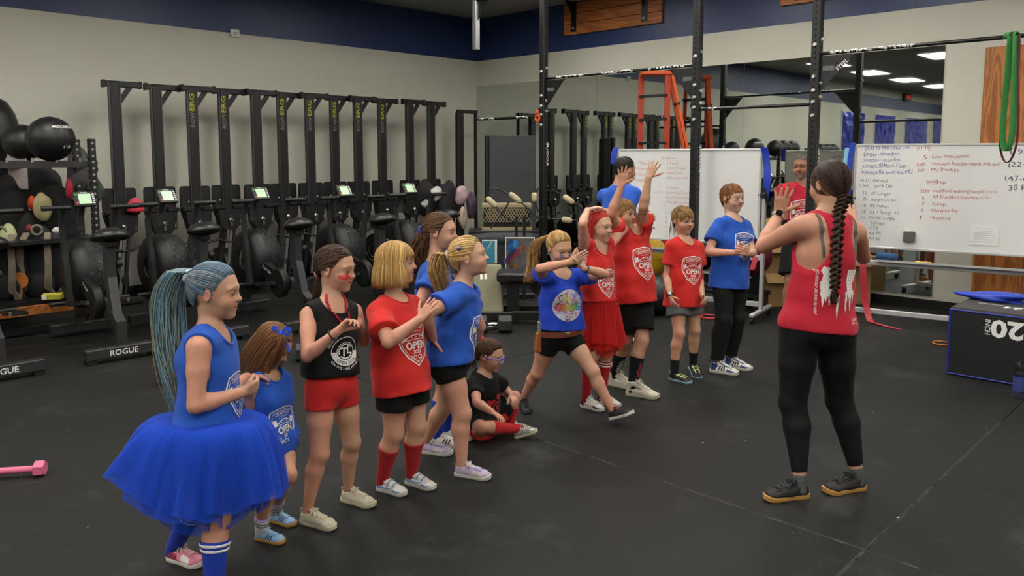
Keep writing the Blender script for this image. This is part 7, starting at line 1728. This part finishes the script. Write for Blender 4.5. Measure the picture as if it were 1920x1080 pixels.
sock_print(g, 'R', *txt2('VANS', .035, 0, -.017, .10, .03), M_print, .36, 20, -1)
sock_print(g, 'L', *merge2(ribbon2([(-.01, -.05), (.008, -.03), (-.01, -.005), (.008, .02), (-.004, .05)], .009), ribbon2([(.012, -.045), (-.012, -.02), (.014, .0), (-.008, .03)], .007)), mat('flame_red_print', '9c2a2c', .7), .36, 30, 0)
h = Hair(g, ['8a6638', '9c774a', '6f5028'], 40); h.cap(.06, col='6a4c28'); h.short(420, .22, .017, .07, lnf=.25); h.done('hair', 'short sandy hair')
# ---- boy with mullet
g = person('person', 'boy with a sandy mullet in a red T-shirt, grey shorts and a black watch', dict(
    H=1.28, D=5.90, seed=11, pel=(1282, 572), neck=(1284, 452, 0), azp=22, azc=20, Hh=.208, head=(1281, 413, 0), face=(26, -2, 0), build=.94,
    armR=((1249, 524, -1), (1257, 556, -1), (1262, 572, -1), (1, 0, -.2), (.5, .6, .7, .7), .02), armL=((1311, 527, 1), (1317, 555, -1), (1324, 566, -1), (-1, 0, -.3), (.6, .7, .8, .8), .02),
    legR=(1264, 696, 0, 42, 25), legL=(1300, 678, .07, 8, 20), skin='d2a388', brow='6b4a2e', iris='4a3a2a', lips='b5706a'))
shirt(g, C_red, hem=.12, sleeve=.58, loose=.016, flare=.022, seed=43); open_logo(g, .006, .165, .175)
shorts(g, C_gry, frac=.58, loose=.016, name='shorts')
M_blime = mat('camouflage_sole', '86a8b0', .6, var=.6, vscale=28); M_lime = mat('lime_strap', 'b9cc7a', .6)
for s in 'RL': sock(g, s, M_sock_k, .30, name='ankle_sock'); shoe(g, s, 'low', L_black, M_blime, None, L=.215, strap=M_lime, tab=M_lime, pitch=0 if s == 'R' else -.35)
def watch(g, s, m=M_blackp, col=None):
    c = g.wr[s]*.93+g.el[s]*.07; d = nv(g.el[s]-g.wr[s]); u = nv(np.cross(d, UPz)); v = np.cross(d, u); o = obj('wrist_watch', MB().strip([(c+(u*cos(2*pi*k/18)+v*sin(2*pi*k/18))*.0185*g.H*1.02-g.loc, d) for k in range(19)], .018, .004), m, g.root, smooth=50)
    out = nv((CAM-c)-d*((CAM-c)@d)); fc_ = obj('watch_face', MB().box((0, 0, 0), (.032, .036, .010), Matrix((Vector(np.cross(d, out)), Vector(d), Vector(out))).transposed(), ch=.004), col or mat('watch_glass', '0b0c10', .1), o); fc_.location = Vector(c+out*.0205*g.H-g.loc); return o
watch(g, 'R')
h = Hair(g, ['8f6c3e', 'a5814e', '6f5029', '7d5c32'], 45); h.cap(.035, col='5a4022'); h.short(420, .20, .017, .075, lnf=.30, zmin=.10); h.short(160, .08, .012, .015, edge=.6, azr=(60, 300)); h.fall(70, -.62, face=130, off=.05, w_=.014, jag=.1, bulge=.02, out=.05); h.done('hair', 'sandy mullet')
# ---- boy in blue
g = person('person', 'red haired boy in a blue T-shirt and black trousers, hands clasped before him', dict(
    H=1.42, D=6.08, seed=12, pel=(1366, 548), neck=(1374, 410, 0), azp=28, azc=26, Hh=.218, head=(1373, 371, 0), face=(32, 0, 0), build=.93,
    armR=((1328, 473, -1), (1380, 474, -1), (1396, 470, -1), (.3, .1, -.8), (.6, .7, .7, .8), .03), armL=((1411, 474, -1), (1402, 476, -1), (1390, 469, -1), (-.5, 0, -.6), (.6, .7, .8, .8), .03),
    legR=(1342, 680, 0, 58, 30), legL=(1368, 672, 0, 58, 30), skin='d7aa94', brow='8a5a38', iris='6a8090', paint=((-.155, -.09, .10, .026, '5a5a8f', .75), (.155, -.09, .10, .026, '5a5a8f', .75))))
shirt(g, C_blue, hem=.13, sleeve=.58, loose=.016, flare=.014, seed=47); open_logo(g, .02, .21, .18)
trousers(g, C_blk, loose=.014, name='track_trousers', end=.93, ank=.006, fold=.006)
M_nv = leather('navy_leather', '2e3f74')
for s in 'RL': shoe(g, s, 'mid', L_white, S_white, mat('white_lace', '', .8), L=.25, tab=M_nv, extra=(('navy_panel', [(-.40, .10), (-.26, .09), (-.18, .20), (-.20, .36), (-.36, .34)], M_nv), ('toe_panel', [(.10, .09), (.36, .08), (.36, .12), (.12, .17)], M_nv))+tuple(('side_stripe', [(-.16+.08*i, .11), (-.125+.08*i, .11), (-.075+.065*i, .23), (-.11+.065*i, .23)], L_black) for i in range(3)))
h = Hair(g, ['7d4a22', '8f5a2e', '6a3c1a', '9a6a3c'], 49); h.cap(.04, col='5f3a1c'); h.short(420, .15, .016, .06, lnf=.17); h.done('hair', 'short red brown hair')
# ---- coach
g = person('person', 'woman coach seen from behind with a long braid, red racerback tank and black leggings', dict(
    H=1.66, D=3.85, seed=13, child=False, pel=(1532, 622), neck=(1556, 404, -.02), azp=190, azc=200, Hh=.226, head=(1555, 345, -.01), face=(203, -4, 0), build=1.0, sw=.100, hw=.055, legr=1.05, armr=.96, bust=False,
    armL=((1430, 462, 1), (1460, 402, 1), (1468, 366, -1), (.2, .1, -1), (.06, .05, .05, .1), .20, (1.15, .0)), armR=((1619, 482, 1), (1598, 420, 1), (1590, 390, 1), (0, 0, -1), (.1, .1, .1, .1), .1),
    legL=(1500, 900, 0, -78, 200), legR=(1607, 886, 0, -74, 195), skin='cb9d83', brow='3a2618', nails='7a1420'))
shirt(g, C_bred, hem=.055, tank=True, racer=True, loose=.008, flare=.012, seed=52, name='racerback_tank', fold=.007, over=.009)
rg, u_, ot = g.rc, g.sp, -g.fc; O = g.pel+g.sp*.17
rr = random.Random(8)
def tear(x, y0, y1, w_): n = 8; return ribbon2([(x+rr.uniform(-.004, .004), y0+(y1-y0)*i/n) for i in range(n+1)], w_)
def drip(x, y0, y1, w_):
    L_, R_ = [], []
    for i in range(9):
        t = i/8; y = y0+(y1-y0)*t; ww = w_*(1-t**2)*rr.uniform(.6, 1.1)+.0008; L_.append((x-ww, y)); R_.append((x+ww, y))
    return poly2(L_+R_[::-1])
decal(g, 'torn_flag_print', *merge2(drip(-.074, .090, -.075, .024), drip(-.085, .02, -.10, .014), drip(-.058, .05, -.09, .014), drip(-.018, -.04, -.15, .007), drip(.03, -.02, -.12, .007), drip(.062, -.02, -.11, .009), drip(.082, -.01, -.08, .006), drip(.046, .0, -.07, .008)), M_print, O, rg, u_, ot)
decal(g, 'star_field_print', *poly2([(.03, .085), (.088, .09), (.086, .05), (.075, .02), (.078, -.03), (.05, -.045), (.034, -.02), (.03, .03)]), M_print, O, rg, u_, ot)
decal(g, 'star_print', *merge2(*[star2(.040+.013*i+.004*(j % 2), .075-.014*j, .0038) for i in range(3) for j in range(7)]), C_bred, O, rg, u_, ot, off=.0032)
decal(g, 'lettering', *(lambda q: ([(y, x) for x, y in q[0]], [t[::-1] for t in q[1]]))(txt2('NEW YEAR | BETTER ME | NOT YOUR AVERAGE', .010, -.0, -.0, .235, .004)) if False else (lambda q: ([(-.106-y, x) for x, y in q[0]], q[1]))(txt2('LINE BY LINE / NEVER QUIT - STRONGER TOGETHER', .010, -.02, 0, .235, .004)), M_print, O, rg, u_, ot)
decal(g, 'lettering', *txt2('CROSSFIT', .012, .095, -.155, .045, .008), M_print, O, rg, u_, ot); decal(g, 'lettering', *txt2('CITY', .012, .083, -.172, .024, .008), M_print, O, rg, u_, ot); decal(g, 'underline_print', *ribbon2([(.102, -.167), (.118, -.167)], .003), M_print, O, rg, u_, ot)
trousers(g, C_lyc, loose=.005, name='leggings', end=.90, fold=.0008)
M_strap = mat('olive_strap', '5c5a4e', .7)
sv = MB()
for sg in (-1, 1):
    pts = []
    for i in range(13):
        t = i/12; p = g.nk+g.rc*sg*(.066-.012*t)*g.H*1.0+g.sp*(.012-.135*t)*g.H; f = Field(p-.13, p+.13, .03); o_ = Vector(p-g.fc*.35)
        pts.append(p)
    from mathutils.bvhtree import BVHTree as _B
    bm_ = _B.FromPolygons([tuple(v.co) for v in g.body.data.vertices], [tuple(q.vertices) for q in g.body.data.polygons]); P_ = []
    for p in pts:
        hit = bm_.ray_cast(Vector(p-g.fc*.3-g.loc), Vector(g.fc)); 
        if hit[0] is not None: P_.append((hit[0]-Vector(g.fc)*.003, Vector(g.rc)))
    if len(P_) > 3: o = obj('bra_strap', MB().strip(P_, .017, .003), M_strap, g.root, smooth=50); obj('strap_slider', MB().box(P_[len(P_)//3][0]-Vector(g.fc)*.003, (.02, .02, .008), Matrix((Vector(g.rc), Vector(g.sp), Vector(-g.fc))).transposed()), mat('strap_metal', '77756c', .35, metal=.7), o)
watch(g, 'L', mat('beige_strap', 'a09684', .6)); 
for s in 'RL': shoe(g, s, 'low', L_black, S_gum, mat('black_lace', '', .8), L=.265, extra=(('midsole_panel', [(-.42, .07), (.10, .07), (.05, .11), (-.40, .13)], L_black),)); sock(g, s, mat('grey_heather', '4c4d50', .9), .07, loose=.003, name='ankle_sock')
h = Hair(g, ['33231a', '3d2a1f', '2a1c14', '46301f'], 55); h.cap(.055, col='2a1c14')
tie = h.W(hm(hd(180, -.26), .08)); 
for az, z in h.roots(420, edge=.4):
    d0 = hd(az, z); td = hd(180, -.30); h.strand([h.W(hm(slerp(d0, td, i/9), .07*min(1, .3+2*i/9)*h.r.uniform(.85, 1.1))) for i in range(10)], .016*g.Hh*h.r.uniform(.7, 1.3), .7)
X = lambda u, v, d: ptD(u, v, 3.85+d)
end = [tie, X(1569, 400, -.085), X(1566, 450, -.13), X(1564, 500, -.15), X(1562, 540, -.15)]
def bz(t):
    x = t*(len(end)-1); i = min(int(x), len(end)-2); u = x-i; return end[i]*(1-u)+end[i+1]*u
for k in range(3):
    for q in range(12):
        oa = 2*pi*q/12; P_ = []
        for i in range(60):
            t = i/59; ph = t*2*pi*5.2+k*2*pi/3; A = .022*(1-.35*t); c = bz(t)+RTv*A*sin(ph)-g.fc*(.011*(1-.3*t)*sin(2*ph))-g.fc*.012; rr_ = .0150*(1-.35*t)*(.6+.4*abs(cos(ph))); P_.append(c+(RTv*cos(oa)+UPz*sin(oa)*.5-FWh*sin(oa))*rr_*.75)
        h.strand(P_, .0095, .9, w0=1.)
for k in range(40):
    a = h.r.uniform(0, 6.28); q = .011*sqrt(h.r.random()); p0 = bz(1)-g.fc*.012; h.strand([p0+(RTv*cos(a)+FWh*sin(a))*q*(1+t*.6)-UPz*.075*t+RTv*.006*sin(t*4+a) for t in np.linspace(0, 1, 6)], .003, .2)
h.wisps(12, .08); h.done('hair', 'dark brown hair in a thick three strand braid'); h.band(bz(1)-g.fc*.012, UPz, .011, mat('black_elastic', '141414', .7), .004)
# ---- man in red behind the coach
g = person('person', 'grey haired man with a goatee in a red printed T-shirt standing behind the rig post', dict(
    H=1.72, D=7.55, seed=14, child=False, pel=(1511, 480), neck=(1513, 346, .0), azp=-22, azc=-20, Hh=.232, head=(1505, 312, -.02), face=(-42, -4, 0), build=1.08, sw=.115, neckr=.04, nose=1.25,
    armR=((1474, 420, -1), (1477, 468, -1), (1480, 490, -1), (1, 0, 0), RELAX, .04), armL=((1550, 418, 1), (1552, 465, 1), (1550, 490, 1), (-1, 0, 0), RELAX, .04), legR=(1474, 597, 0, -20, -20), legL=(1526, 597, 0, -15, -20), skin='a97a60', brow='3a2c24', stubble='8f8880', fade=('4a4440', .18), iris='2f221a'))
shirt(g, C_bred, hem=.06, sleeve=.6, loose=.018, flare=.01, seed=57); open_logo(g, -.03, .24, .25); shorts(g, C_blk, frac=.85, loose=.03, name='long_shorts')
for s in 'RL': shoe(g, s, 'low', leather('tan_suede', '8a6a4a', .8), S_gum, mat('black_lace', '', .8))
garment(g, 'black_sleeve', g.arm['R'][2:4], C_blk, grow=.006)
h = Hair(g, ['6f6a66', '57524e', '85807a', '3f3a36'], 59); h.cap(.012, col='5a5450'); h.short(300, .06, .012, .02, edge=.3); h.done('hair', 'cropped grey hair')
# ---- man in blue at the whiteboard
g = person('person', 'man with dark cropped hair in a blue T-shirt turned towards the first whiteboard', dict(
    H=1.70, D=6.95, seed=15, child=False, pel=(1156, 500), neck=(1162, 352, 0), azp=115, azc=120, Hh=.228, head=(1172, 318, .02), face=(125, 0, 0), build=1.02, sw=.112, neckr=.038,
    armR=((1165, 415, -1), (1200, 425, 1), (1216, 414, 1), (0, 0, 1), FIST, .02), armL=((1190, 405, 1), (1212, 420, 1), (1222, 408, 1), (0, 0, 1), FIST, .02), legR=(1150, 626, 0, 110, 115), legL=(1175, 618, 0, 115, 115), skin='b98a6e', brow='2a1e18', fade=('3a2e28', .06), stubble='6a5a50'))
shirt(g, C_blue, hem=.06, sleeve=.55, loose=.016, flare=.01, seed=61); open_logo(g, .0, .24, .24); shorts(g, C_blk, frac=.8, loose=.025, name='long_shorts')
for s in 'RL': shoe(g, s, 'low', L_black, S_white, mat('black_lace', '', .8))
h = Hair(g, ['1c1613', '241c18', '15110f'], 63); h.cap(.02, col='1c1613'); h.short(420, .07, .012, .035, edge=.2, zmin=.05); h.done('hair', 'dark cropped hair')
